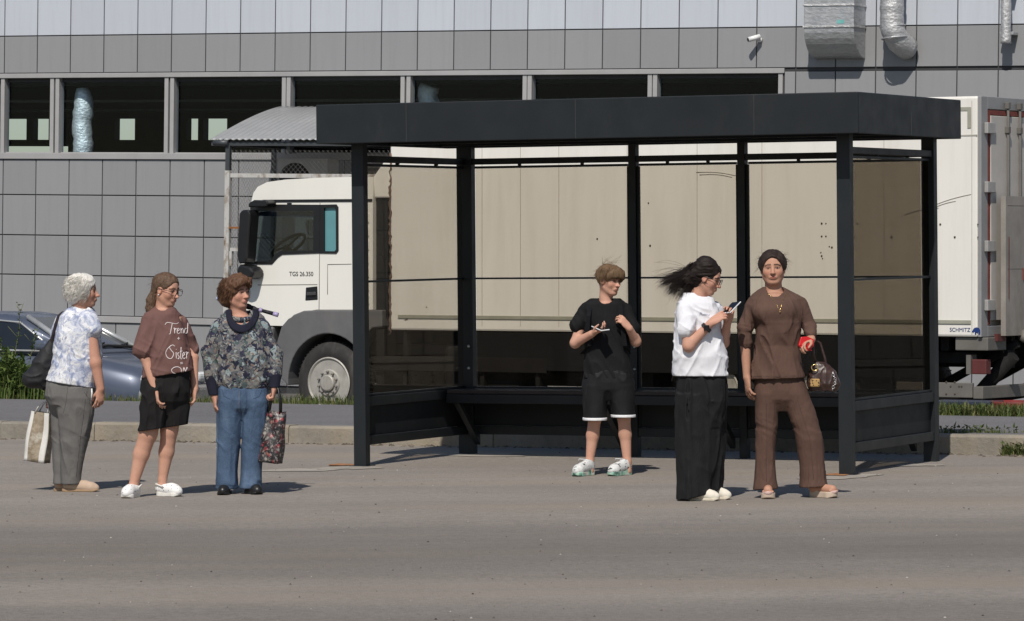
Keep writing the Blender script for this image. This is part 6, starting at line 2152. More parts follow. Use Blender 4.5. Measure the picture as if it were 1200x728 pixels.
# ---- boy in black
def boy_in_black():
    P = Person('boy in black tee and shorts with backpack, phone in his hand', 712, 557)
    P.head(714, 329, 0, 48, 4, -3, 0.222)
    f = P.field(660, 755, 300, 562, 0.0045, -45, 30)
    add_head(P, f, nose=0.85, jaw=0.95)
    f.put(cone(P.L((0, -0.12, -0.2)), P.v(710, 360, 2), 0.046, 0.054), 0.03)
    f.put(P.loft([(356, 700, 722, 2, 8), (362, 692, 730, 2, 11), (400, 690, 733, 1, 12), (440, 690, 735, 1, 13), (460, 690, 735, 1, 13)]), 0.03)
    f.put(P.cone((686, 366, 2), (674, 402, -4), 6, 6), 0.02)
    f.put(P.cone((674, 402, -4), (693, 391, -24), 5.8, 4.3), 0.02)
    hand(f, P.v(693.5, 390.5, -24), (0.80, -0.35, 0.32), (-0.15, 0.1, 0.9), 0.165, (18, 30, 26), -1, 4, 0.35)
    f.put(P.cone((732, 367, 2), (745, 400, -5), 6, 6), 0.02)
    f.put(P.cone((745, 400, -5), (737, 385, -20), 5.8, 4.3), 0.02)
    hand(f, P.v(736.5, 384, -21), (-0.62, -0.15, 0.72), (-0.5, 0.75, -0.3), 0.16, (25, 35, 25), 1, 5, 0.35)
    for a, m_, e in (((699, 465, 0), (697, 490, -2), (691, 541, 1)), ((728, 465, 0), (731, 488, -2), (735, 541, 1))):
        f.put(P.cone(a, m_, 11, 7.6), 0.03)
        mid = ((m_[0] * .6 + e[0] * .4), m_[1] * .6 + e[1] * .4, 2.5)
        f.put(P.cone(m_, mid, 7.4, 7.3), 0.02); f.put(P.cone(mid, e, 7.2, 4.7), 0.02)
        f.put(P.cone(e, (e[0], 552, 1), 4.6, 5.2), 0.02)
    field_obj(f, 'body', M_skin, P.root, 1, skin_paint(P, (0.55, 0.345, 0.26), (0.12, 0.075, 0.045), (0.42, 0.19, 0.16)))
    M = hairmat('light brown hair', (0.055, 0.034, 0.020), (0.20, 0.125, 0.07))
    f = P.field(686, 742, 298, 350, 0.004, -28, 30)
    f.put(P.he((0, -0.06, 0.16), (0.40, 0.47, 0.40)))
    f.put(P.he((0, 0.28, 0.24), (0.31, 0.17, 0.20)), 0.05)
    f.put(P.he((-0.14, 0.27, 0.17), (0.22, 0.17, 0.17)), 0.04)
    f.put(P.he((0.06, 0.47, -0.25), (0.44, 0.46, 0.37)), 0.012, 'sub')
    f.put(P.he((0, 0.05, -0.48), (0.48, 0.52, 0.36)), 0.02, 'sub')
    for sx in (-1, 1): f.put(P.he((sx * 0.42, 0.02, -0.10), (0.12, 0.16, 0.19)), 0.02, 'sub')
    f.displace(folds((42, 42, 14), 0.006, 6, 0.6, sharp=False))
    hr = field_obj(f, 'hair', M, P.root)
    b = B(); cs = []; r = random.Random(8)
    for k in range(700):
        a = r.uniform(-1.9, 1.9)
        s0 = np.array((math.sin(a) * 0.30, math.cos(a) * 0.30 + .0, 0.46)); e = np.array((math.sin(a) * 0.42, math.cos(a) * 0.45 - .03, r.uniform(-0.06, 0.18) - 0.08 * abs(math.sin(a)) + 0.10 * max(0, math.cos(a))))
        m = (s0 + e) / 2 + np.array((math.sin(a) * 0.13, math.cos(a) * 0.13, 0.12))
        cs.append(([Vector(P.L(s0 * (1 - t) ** 2 + 2 * m * t * (1 - t) + e * t * t)) for t in np.linspace(0, 1, 8)], r.uniform(0.0016, 0.0030)))
    for k in range(14):
        a0 = Vector(P.L((r.uniform(-.2, .2), r.uniform(-.3, .2), 0.52)))
        e = Vector(P.v(716 + r.uniform(-14, 14), 302 + r.uniform(-4, 6), r.uniform(-6, 6)))
        cs.append(([a0.lerp(e, t) + Vector((0, 0, 0.008 * math.sin(t * 3))) for t in np.linspace(0, 1, 6)], 0.0012))
    lock_tubes(b, cs, 4); obj('loose_strands', b, M, hr)
    flyaways(P, M, 120, 9, 0.02, 0.05, -0.05, 0, 0.0010, 0.42)
    n = fabric('black cotton', (0.0075, 0.0075, 0.0085), 0.2, 0.85, folds=0.3)
    f = P.field(660, 756, 350, 448, 0.0055, -36, 36)
    f.put(P.loft([(347.5, 697, 723, 3, 9), (351, 691, 728, 3, 12), (356, 684.5, 734, 2, 14), (363, 683, 736.5, 2, 15), (380, 685, 737, 0, 15.5), (400, 685.5, 738, 0, 15.5), (420, 685, 739.5, 0, 16), (436, 684, 741.5, 0, 17), (446, 684, 742, 0, 17)], 2.4))
    f.put(P.cone((686, 365, 2), (676, 382, -2), 8.5, 8.8), 0.018)
    f.put(P.cone((733, 365, 2), (742, 385, -3), 8.5, 8.5), 0.018)
    f.put(cone(P.v(709, 338, -3), P.v(709, 349, -4), 0.066, 0.060), 0, 'sub')
    f.displace(folds((13, 12, 5), 0.013, 61, 0.6, shear=(0.5, 0)))
    f.cut(P.v(712, 443.5, 0), (0.0, 0, -1))
    field_obj(f, 't_shirt', n.m, P.root)
    n2 = fabric('black sport cloth', (0.009, 0.009, 0.010), 0.2, 0.65, folds=0.2)
    f = P.field(672, 754, 432, 502, 0.0055, -36, 36)
    f.put(P.loft([(434, 686, 740, 0, 17), (448, 683, 743.5, 0, 18), (456, 685, 742, 0, 17), (470, 694, 733, 0, 9)]))
    f.put(P.loft([(438, 686, 714, 0, 16), (452, 683, 714, 0, 18), (475, 683, 712, 0, 17), (495, 684, 710, 0, 17)]), 0.02)
    f.put(P.loft([(438, 712, 741, 0, 16), (452, 712, 744, 0, 18), (475, 715, 744, 0, 17), (492, 717, 744, 0, 17)]), 0.02)
    f.displace(folds((15, 14, 5), 0.010, 64, 0.5, lambda p: np.clip((p[:, 2] - P.v(0, 484)[2]) / 0.08, 0, 1)))
    f.cut(P.v(712, 491.0, 0), (0.10, 0, -1))
    sh_ = field_obj(f, 'shorts', n2.m, P.root)
    seams(sh_, P, [[(713.5, 446), (713.5, 468)], [(688, 450), (685, 470), (685.5, 486)]], M_stitch)
    M_tr = fabric('white trim', (0.75, 0.75, 0.76), 0.03).m
    for rings in ([(489.3, 682.6, 711.6, 0, 18.0), (492.6, 682.8, 711.4, 0, 18.2)], [(485.8, 715.6, 745, 0, 18.0), (489.0, 715.8, 745.2, 0, 18.2)]):
        f = P.field(678, 750, 480, 498, 0.004, -28, 28)
        f.put(P.loft(rings)); 
        q = [(r_[0] - 4 if k == 0 else r_[0] + 4, r_[1] + 1.6, r_[2] - 1.6, r_[3], r_[4] - 1.6) for k, r_ in enumerate(rings)]
        f.put(P.loft(q), 0, 'sub')
        field_obj(f, 'hem_trim', M_tr, sh_, 0)
    M_sn = N('grey white mesh shoe')
    cc = M_sn.ramp(M_sn.noise(45, 3), [(0.35, (0.52, 0.53, 0.52)), (0.7, (0.72, 0.72, 0.70))])
    cc = M_sn.mix(M_sn.ramp(M_sn.noise(26, 2, 0.5, M_sn.coords((1, 1, 2.2)), 0.5), [(0.60, 0.0), (0.63, 1.0)]), cc, (0.03, 0.035, 0.035))
    M_sn.col(cc); M_sn.set(Roughness=0.7); M_sn.bump(M_sn.noise(120, 2), 0.3, 0.004)
    M_mint = N('mint sole')
    cc = M_mint.ramp(M_mint.noise(16, 3, 0.5, M_mint.coords((1, 1, 0.4))), [(0.42, (0.62, 0.62, 0.56)), (0.55, (0.26, 0.50, 0.38)), (0.62, (0.06, 0.12, 0.10))])
    M_mint.col(cc); M_mint.set(Roughness=0.6)
    M_lace = plain('white laces', (0.68, 0.69, 0.70), 0.8)
    for h_, t_ in (((694.5, 8), (673, -24)), ((738.5, 8), (714, -23))):
        o, pt = shoe(P, h_, t_, M_sn.m, M_mint.m, 'sneaker', sole=0.034, w=0.047, high=0.105, ankle=True)
        b = B()
        for k in range(5):
            t = 0.36 + 0.075 * k; z = 0.118 - 0.011 * k
            tube(b, [pt(t, -0.028, z - 0.008), pt(t + 0.02, 0, z + 0.004), pt(t, 0.028, z - 0.008)], 0.0035, 5)
        tube(b, [pt(0.42, 0.0, 0.122), pt(0.5, 0.04, 0.125), pt(0.46, 0.055, 0.09)], 0.003, 5)
        obj('laces', b, M_lace, o)
        b = B(); tube(b, circle(pt(0.20, 0, 0.118), pt(1, 0, 0) - pt(0, 0, 0), (0, 0, 0), 0.0), 0.001, 3) if False else None
        f = Field(np.array(pt(0.2, 0, 0.10)) - 0.06, np.array(pt(0.2, 0, 0.10)) + 0.06, 0.0035)
        f.put(cone(pt(0.2, 0, 0.085), pt(0.2, 0, 0.122), 0.038, 0.038)); f.cut(pt(0.2, 0, 0.122), (0, 0, 1)); f.cut(pt(0.2, 0, 0.103), (0, 0, -1))
        field_obj(f, 'collar', plain('black shoe collar', (0.012, 0.012, 0.013), 0.8), o)
    # backpack: bag behind, strap over the shoulder
    bp = empty('backpack', Vector(P.o) + Vector(P.v(713, 395, 22)))
    tag(bp, 'black backpack worn by the boy in black', 'backpack')
    M_bp = plain('black nylon', (0.008, 0.0085, 0.010), 0.9, 0, 0.2, 9, spec=0.15)
    f = Field((-0.17, -0.05, -0.24), (0.17, 0.16, 0.22), 0.007)
    f.put(loft([(-0.22, 0, 0.05, 0.13, 0.06), (-0.1, 0, 0.06, 0.14, 0.08), (0.08, 0, 0.05, 0.13, 0.07), (0.18, 0, 0.03, 0.09, 0.04)], 0, 3))
    field_obj(f, 'bag_body', M_bp, bp)
    off = np.array(P.v(713, 395, 22))
    b = B()
    for px_t, px_b in ((725.5, 729), (690.5, 688)):
        path = [(px_t, 352.5, 10), (px_t + 0.5, 353, 0), (px_t + 1, 358, -10), (px_t + (px_b - px_t) * .5, 370, -18.5), (px_b, 385, -19.5), (px_b + 3, 405, -18), (px_b + (8 if px_b > 700 else -6), 415, 0)]
        pv = [P.v(*q) - off for q in path]
        prev = None
        for q in pv:
            cur = [b.verts.new(Vector(q) + Vector((dx, dy, 0))) for dx, dy in ((-0.016, 0.004), (0.016, 0.004), (0.016, 0.010), (-0.016, 0.010))]
            if prev:
                for k in range(4): b.faces.new((prev[k], prev[(k + 1) % 4], cur[(k + 1) % 4], cur[k]))
            prev = cur
    obj('strap', b, M_bp, bp)
    q = P.o + Vector(P.v(703, 384, -31))
    phone(q, (0.85, 0.45, 0.10), (-0.35, 0.9, 0.22), 'pale phone lying flat in the hand of the boy in black')
# ---- woman in jeans and a floral sweater
def woman_in_jeans():
    P = Person('woman with short brown hair in a dark floral sweater and blue jeans', 283, 578.5)
    P.head(277.5, 343.5, 0, 50, -2, 3, 0.222)
    f = P.field(235, 335, 312, 585, 0.0045, -45, 40)
    add_head(P, f, nose=1.1, full=1.1, jaw=1.12)
    f.put(cone(P.L((0, -0.12, -0.2)), P.v(282, 376, 2), 0.052, 0.062), 0.03)
    f.put(P.loft([(372, 268, 298, 2, 9), (380, 258, 307, 2, 13), (420, 260, 310, 0, 14), (455, 260, 312, 0, 16), (470, 260, 312, 0, 16)]), 0.03)
    f.put(P.cone((258, 386, 2), (247, 425, 0), 6, 6), 0.02); f.put(P.cone((247, 425, 0), (251.5, 464, -5), 6.5, 4.3), 0.02)
    hand(f, P.v(252, 464.5, -5), (0.05, -0.08, -1), (0.8, 0.2, 0), 0.165, (22, 28, 18), 1, 4, 0.3)
    f.put(P.cone((307, 386, 2), (321, 425, 0), 6, 6), 0.02); f.put(P.cone((322, 425, 0), (322, 453, -8), 6.5, 4.3), 0.02)
    hand(f, P.v(322, 454, -8), (-0.12, -0.1, -1), (-0.9, 0.1, 0), 0.16, (55, 65, 45), -1, 3, 0.3)
    for x0, x1 in ((270, 266), (298, 293)): f.put(P.cone((x0, 470, 0), (x1, 568, 0), 13, 5.5), 0.03)
    field_obj(f, 'body', M_skin, P.root, 1, skin_paint(P, (0.53, 0.32, 0.24), (0.11, 0.065, 0.045), (0.48, 0.20, 0.17), smile=0.6, squint=0.8))
    M = hairmat('reddish brown hair', (0.040, 0.020, 0.012), (0.17, 0.088, 0.05), (1, 1, 0.25), 130)
    f = P.field(250, 304, 312, 372, 0.004, -30, 32)
    f.put(P.he((0, -0.10, 0.15), (0.44, 0.49, 0.42)))
    f.put(P.he((0.05, -0.24, -0.16), (0.40, 0.33, 0.34)), 0.05)
    f.put(P.he((-0.05, 0.20, 0.36), (0.33, 0.20, 0.12)), 0.09)
    f.put(P.he((0, 0.50, -0.14), (0.37, 0.42, 0.43)), 0.012, 'sub')
    f.put(P.he((0, 0.18, -0.42), (0.36, 0.36, 0.40)), 0.02, 'sub')
    f.displace(folds((20, 20, 18), 0.012, 7, 0.9, sharp=False)); f.displace(folds((50, 50, 24), 0.005, 8, 0.9, sharp=False))
    hr = field_obj(f, 'hair', M, P.root)
    b = B(); cs = []; r = random.Random(18)
    for k in range(1500):
        z0 = r.uniform(-0.1, 0.52); a = r.uniform(1.0, 5.3) if z0 < 0.33 else r.uniform(0, 6.28)
        q = math.sqrt(max(0.05, 1 - ((z0 - .15) / .47) ** 2))
        s0 = np.array((math.sin(a) * 0.43 * q, math.cos(a) * 0.46 * q - .1, z0))
        d = np.array((math.cos(a) * .10 + math.sin(a) * .03, -math.sin(a) * .10 + math.cos(a) * .03 - .05, -r.uniform(0.08, 0.28)))
        cs.append(([Vector(P.L(s0 + d * t + np.array((math.sin(a), math.cos(a), 0)) * (0.03 + 0.05 * (k % 3 == 0)) * math.sin(t * 2.6))) for t in np.linspace(0, 1, 7)], r.uniform(0.0008, 0.0016)))
    lock_tubes(b, cs, 4); obj('loose_strands', b, M, hr)
    flyaways(P, M, 60, 6, 0.015, 0.035, -0.1, 1, 0.0008, 0.43)
    # patterned sweater
    n = N('dark floral knit')
    wob = n.new('ShaderNodeVectorMath', operation='ADD'); nn = n.new('ShaderNodeTexNoise'); nn.inputs['Scale'].default_value = 14; nn.inputs['Detail'].default_value = 4
    n.link(n.tc.outputs['Object'], nn.inputs['Vector'])
    sc = n.new('ShaderNodeVectorMath', operation='SCALE'); sc.inputs['Scale'].default_value = 0.09
    n.link(nn.outputs['Color'], sc.inputs[0]); n.link(n.tc.outputs['Object'], wob.inputs[0]); n.link(sc.outputs[0], wob.inputs[1])
    cell = n.sep(n.voro(24, wob.outputs[0], 'F1', 1))
    cc = n.ramp(cell[0], [(0.0, (0.022, 0.024, 0.045)), (0.22, (0.10, 0.105, 0.115)), (0.42, (0.20, 0.195, 0.185)), (0.56, (0.035, 0.037, 0.065)), (0.70, (0.075, 0.10, 0.105)), (0.82, (0.155, 0.155, 0.16)), (0.92, (0.24, 0.30, 0.31))], 'CONSTANT')
    sm = n.sep(n.voro(85, wob.outputs[0], 'F1', 1))
    cc = n.mix(n.ramp(sm[1], [(0.62, 0.0), (0.64, 0.75)]), cc, n.ramp(sm[0], [(0.0, (0.26, 0.25, 0.22)), (0.3, (0.02, 0.02, 0.03)), (0.55, (0.24, 0.17, 0.13)), (0.72, (0.08, 0.13, 0.09)), (0.78, (0.05, 0.05, 0.08)), (0.9, (0.36, 0.40, 0.40))], 'CONSTANT'))
    n.col(cc); n.set(Roughness=0.9); n.b.inputs['Specular IOR Level'].default_value = 0.2
    n.bump(n.noise(18, 4), 0.35, 0.02)
    f = P.field(234, 336, 360, 462, 0.0055, -36, 36)
    f.put(P.loft([(364, 265, 301, 3, 12), (370, 258, 307, 2, 15), (377, 253, 311, 1, 18), (386, 252, 313, 0, 19), (400, 252, 314, -1, 20), (420, 253, 315, -2, 22), (438, 252.5, 316, -2, 22), (450, 254, 315.5, -1, 21), (456, 257, 313, 0, 20)], 2.3))
    f.put(P.cone((257, 384, 2), (246.5, 413, 0), 9.5, 10), 0.03); f.put(P.cone((246, 413, 0), (247.5, 440, -2), 10.5, 8.5), 0.02)
    f.put(P.cone((309, 384, 2), (320, 415, 0), 9.5, 9.5), 0.03); f.put(P.cone((321, 415, 0), (323, 438, -4), 10, 8.3), 0.02)
    f.put(cone(P.v(281, 360, -2), P.v(283, 373, -3), 0.075, 0.085), 0, 'sub')
    f.displace(folds((12, 11, 7), 0.013, 71, 0.7, shear=(0.5, 0)))
    field_obj(f, 'sweater', n.m, P.root)
    M_nv = fabric('navy rib knit', (0.014, 0.015, 0.028), 0.2, 0.9, folds=0.4).m
    f = P.field(236, 335, 432, 470, 0.005, -25, 25)
    f.put(P.cone((247.3, 441, -2), (251.3, 463, -5), 8.0, 6.3)); f.cut(P.v(251, 463, -5), (0.15, 0, -1)); f.cut(P.v(247, 440, -2), (-0.1, 0, 1))
    f.displace(folds((60, 60, 10), 0.003, 75)); field_obj(f, 'cuff', M_nv, P.root)
    f = P.field(236, 338, 428, 470, 0.005, -25, 25)
    f.put(P.cone((323, 437, -4), (322, 454, -8), 7.8, 6.2)); f.cut(P.v(322, 454, -8), (0, 0, -1)); f.cut(P.v(323, 436, -4), (0, 0, 1))
    f.displace(folds((60, 60, 10), 0.003, 76)); field_obj(f, 'cuff', M_nv, P.root)
    # navy cowl and patterned collar
    f = P.field(258, 314, 358, 400, 0.0045, -32, 26)
    f.put(P.loft([(364, 265, 301, 3, 13), (370, 258, 307, 2, 16.5), (377, 253, 311, 1, 19.5), (386, 252, 313, 0, 21), (400, 252, 314, -1, 22)], 2.3))
    f.D -= 0.007
    cx_, cz_ = P.v(284.5, 365)[[0, 2]]
    a0, b0, a1, b1 = 19.5 / P.s, 24.5 / P.s, 12.5 / P.s, 15.5 / P.s
    lim = (P.v(250, 402, -40), P.v(320, 355, 40))
    f.put((lambda x, y, z: 0.02 - 0 * y + (1 - np.sqrt(((x - cx_) / a0) ** 2 + ((z - cz_) / b0) ** 2)) * a0 - 0.02, *lim), 0.006, 'sub')
    f.put((lambda x, y, z: (np.sqrt(((x - cx_) / a1) ** 2 + ((z - cz_) / b1) ** 2) - 1) * a1 + 0 * y, *lim), 0.006, 'sub')
    field_obj(f, 'cowl_collar', M_nv, P.root, 2)
    b = B(); ring = []
    for k in range(28):
        a = 2 * math.pi * k / 28
        ring.append(Vector(P.v(282.5 + 12 * math.cos(a), 370 + 5 * max(0, -math.sin(a)), 1 + 10.5 * math.sin(a))))
    tube(b, ring, 0.020, 10, closed=True); obj('shirt_collar', b, n.m, P.root)
    # jeans
    nj = N('blue denim')
    cj = nj.ramp(nj.noise(7, 6, 0.65, nj.coords((1, 1, 0.5))), [(0.3, (0.026, 0.048, 0.095)), (0.55, (0.055, 0.095, 0.165)), (0.75, (0.115, 0.165, 0.25))])
    cj = nj.mix(nj.ramp(nj.noise(400, 2), [(0.4, 0.0), (0.7, 0.35)]), cj, (0.20, 0.26, 0.34))
    nj.col(cj); nj.set(Roughness=0.85); nj.b.inputs['Specular IOR Level'].default_value = 0.2
    nj.bump(nj.math('ADD', nj.noise(22, 4, 0.6, nj.coords((1, 1, 0.6)), 0.6), nj.math('MULTIPLY', nj.noise(260, 2), 0.1)), 0.4, 0.02)
    f = P.field(244, 324, 444, 578, 0.0055, -38, 38)
    f.put(P.loft([(447, 257, 312, 0, 18), (456, 255.5, 314, 0, 20), (468, 254.5, 315, 0, 21), (478, 257, 312, 0, 19), (492, 264, 304, 0, 9)], 2.3))
    f.put(P.loft([(455, 256, 286, 0, 18), (470, 254.5, 286, 0, 20), (490, 254, 285, 0, 17), (514, 253, 283, -1, 15.5), (530, 252.5, 281, 0, 15), (550, 252.5, 279.5, 0, 15), (573, 252.5, 279, 0, 17)]), 0.008)
    f.put(P.loft([(455, 283, 313, 0, 18), (470, 283, 315, 0, 20), (490, 283.5, 313.5, 0, 17), (514, 283, 311, -1, 15.5), (530, 282, 308.5, 0, 15), (550, 281, 306.5, 0, 15), (572, 280.5, 306.5, 0, 17)]), 0.008)
    f.displace(folds((16, 13, 4), 0.01, 81, 0.5)); f.displace(folds((7, 7, 22), 0.01, 84, 0.7, lambda p: np.clip(np.maximum(1 - np.abs(p[:, 2] - P.v(0, 515)[2]) / 0.12, 1 - (p[:, 2]) / 0.14), 0.15, 1), shear=(0, 0.5)))
    f.cut(P.v(280, 572.5, 0), (0.03, 0, -1))
    jo = field_obj(f, 'jeans', nj.m, P.root)
    M_js = plain('denim seam', (0.018, 0.030, 0.060), 0.9); M_jt = plain('tan thread', (0.30, 0.20, 0.10), 0.9)
    seams(jo, P, [[(258, 470), (257, 520), (254.5, 570)], [(312, 470), (309, 520), (305, 569)], [(283.6, 458), (283.4, 486), (282.4, 494)], [(261, 456), (264, 464), (272, 467.5)], [(308, 456), (305, 464), (297, 467.5)], [(252.5, 568), (265, 568.6), (279, 568)], [(281, 567.2), (293, 567.6), (306, 566.8)]], M_js, r=0.0016)
    seams(jo, P, [[(281.6, 458), (281, 478), (283, 484)], [(253, 566.8), (265, 567.4), (279, 566.8)]], M_jt, r=0.0008)
    M_bs = plain('black shoe leather', (0.012, 0.012, 0.013), 0.4)
    for h_, t_ in (((266.5, 7), (262.5, -31)), ((289, 7), (305, -26))):
        shoe(P, h_, t_, M_bs, M_bs, 'shoe', sole=0.02, w=0.043, high=0.05)
    # folded umbrella across the back of the neck
    c = P.o + Vector(P.v(288, 359.5, 16))
    ux = Vector(P.v(326, 369, 8) - P.v(252, 349.5, 22)).normalized()
    um = empty('folded_umbrella', c)
    um.rotation_euler = ux.to_track_quat('X', 'Z').to_euler()
    tag(um, 'slim dark folded umbrella with pale purple ends behind the neck of the woman in jeans', 'umbrella')
    M_um = plain('black umbrella cloth', (0.012, 0.011, 0.015), 0.7, 0, 0.2, 15, 0.4, 40)
    M_pu = plain('pale purple plastic', (0.36, 0.31, 0.50), 0.4)
    b = B(); tube(b, [(x, 0.004 * math.sin(x * 60), 0.003 * math.cos(x * 45)) for x in np.linspace(-0.20, 0.095, 24)], [0.013 + 0.007 * max(0.0, math.sin((x + 0.2) / 0.295 * math.pi)) ** 0.5 + 0.002 * math.sin(x * 140) for x in np.linspace(-0.20, 0.095, 24)], 12); obj('canopy', b, M_um, um)
    b = B(); tube(b, [(0.095, 0, 0), (0.118, 0, 0)], [0.019, 0.015], 12); obj('collar', b, M_pu, um)
    b = B(); tube(b, [(0.118, 0, 0), (0.20, 0, 0)], [0.0125, 0.0145], 12); obj('handle', b, M_um, um)
    b = B(); tube(b, [(0.20, 0, 0), (0.236, 0, 0)], [0.0155, 0.0165], 12); obj('end_cap', b, M_pu, um)
    b = B(); tube(b, [(-0.20, 0, 0), (-0.228, 0, 0)], [0.013, 0.012], 12); obj('end_cap', b, plain('pale blue plastic', (0.42, 0.47, 0.66), 0.4), um)
    # floral carrier bag
    c = P.o + Vector(P.v(320, 512, -8))
    fb = empty('floral_bag', c, (0, R(5), R(-22)))
    tag(fb, 'floral red and black carrier bag in the hand of the woman in jeans', 'bag')
    n = N('floral bag print')
    cell = n.sep(n.voro(34, n.coords(), 'F1', 1)); dist = n.voro(34, n.coords(), 'F1')
    cc = n.ramp(cell[0], [(0.0, (0.02, 0.018, 0.02)), (0.25, (0.30, 0.045, 0.05)), (0.45, (0.30, 0.28, 0.25)), (0.6, (0.05, 0.045, 0.045)), (0.75, (0.24, 0.10, 0.085)), (0.88, (0.14, 0.15, 0.13))], 'CONSTANT')
    cc = n.mix(n.ramp(dist, [(0.30, 0.0), (0.5, 0.85)]), cc, (0.015, 0.014, 0.016))
    cc = n.mix(n.ramp(n.noise(60, 3), [(0.55, 0.0), (0.62, 0.5)]), cc, (0.42, 0.36, 0.33))
    n.col(cc); n.set(Roughness=0.45); n.bump(n.noise(11, 4, 0.6, n.coords(), 1.0), 0.5, 0.02)
    b = B()
    W_, Hh = 0.165, 0.36
    rg2 = random.Random(9)
    rows = []
    for j in range(15):
        t = j / 14; z = -Hh / 2 + Hh * t
        row = []
        for k in range(36):
            a = 2 * math.pi * k / 36
            ca, sa = math.cos(a), math.sin(a)
            q = (abs(ca) ** 5 + abs(sa) ** 5) ** (-0.2)
            thick = 0.055 * (1 - 0.75 * t ** 2)
            row.append(b.verts.new((ca * q * W_ / 2 * (0.94 + 0.06 * t) + 0.006 * math.sin(9 * z + 3 * a), sa * q * thick + 0.008 * math.sin(26 * z + 40 * ca * .1), z + 0.008 * math.sin(3 * a) * (t == 1))))
        rows.append(row)
    for j in range(14):
        for k in range(36): b.faces.new((rows[j][k], rows[j][(k + 1) % 36], rows[j + 1][(k + 1) % 36], rows[j + 1][k]))
    b.faces.new(rows[0][::-1]); b.faces.new(rows[-1])
    obj('bag_body', b, n.m, fb, smooth=True)
    for yy in (-0.012, 0.012):
        b = B(); tube(b, [(-0.045, yy, Hh / 2 - 0.01), (-0.035, yy, Hh / 2 + 0.09), (-0.01, yy * .5, Hh / 2 + 0.175), (0.015, yy * .5, Hh / 2 + 0.165), (0.04, yy, Hh / 2 + 0.08), (0.045, yy, Hh / 2 - 0.01)], 0.007, 6); obj('handle', b, M_black, fb)
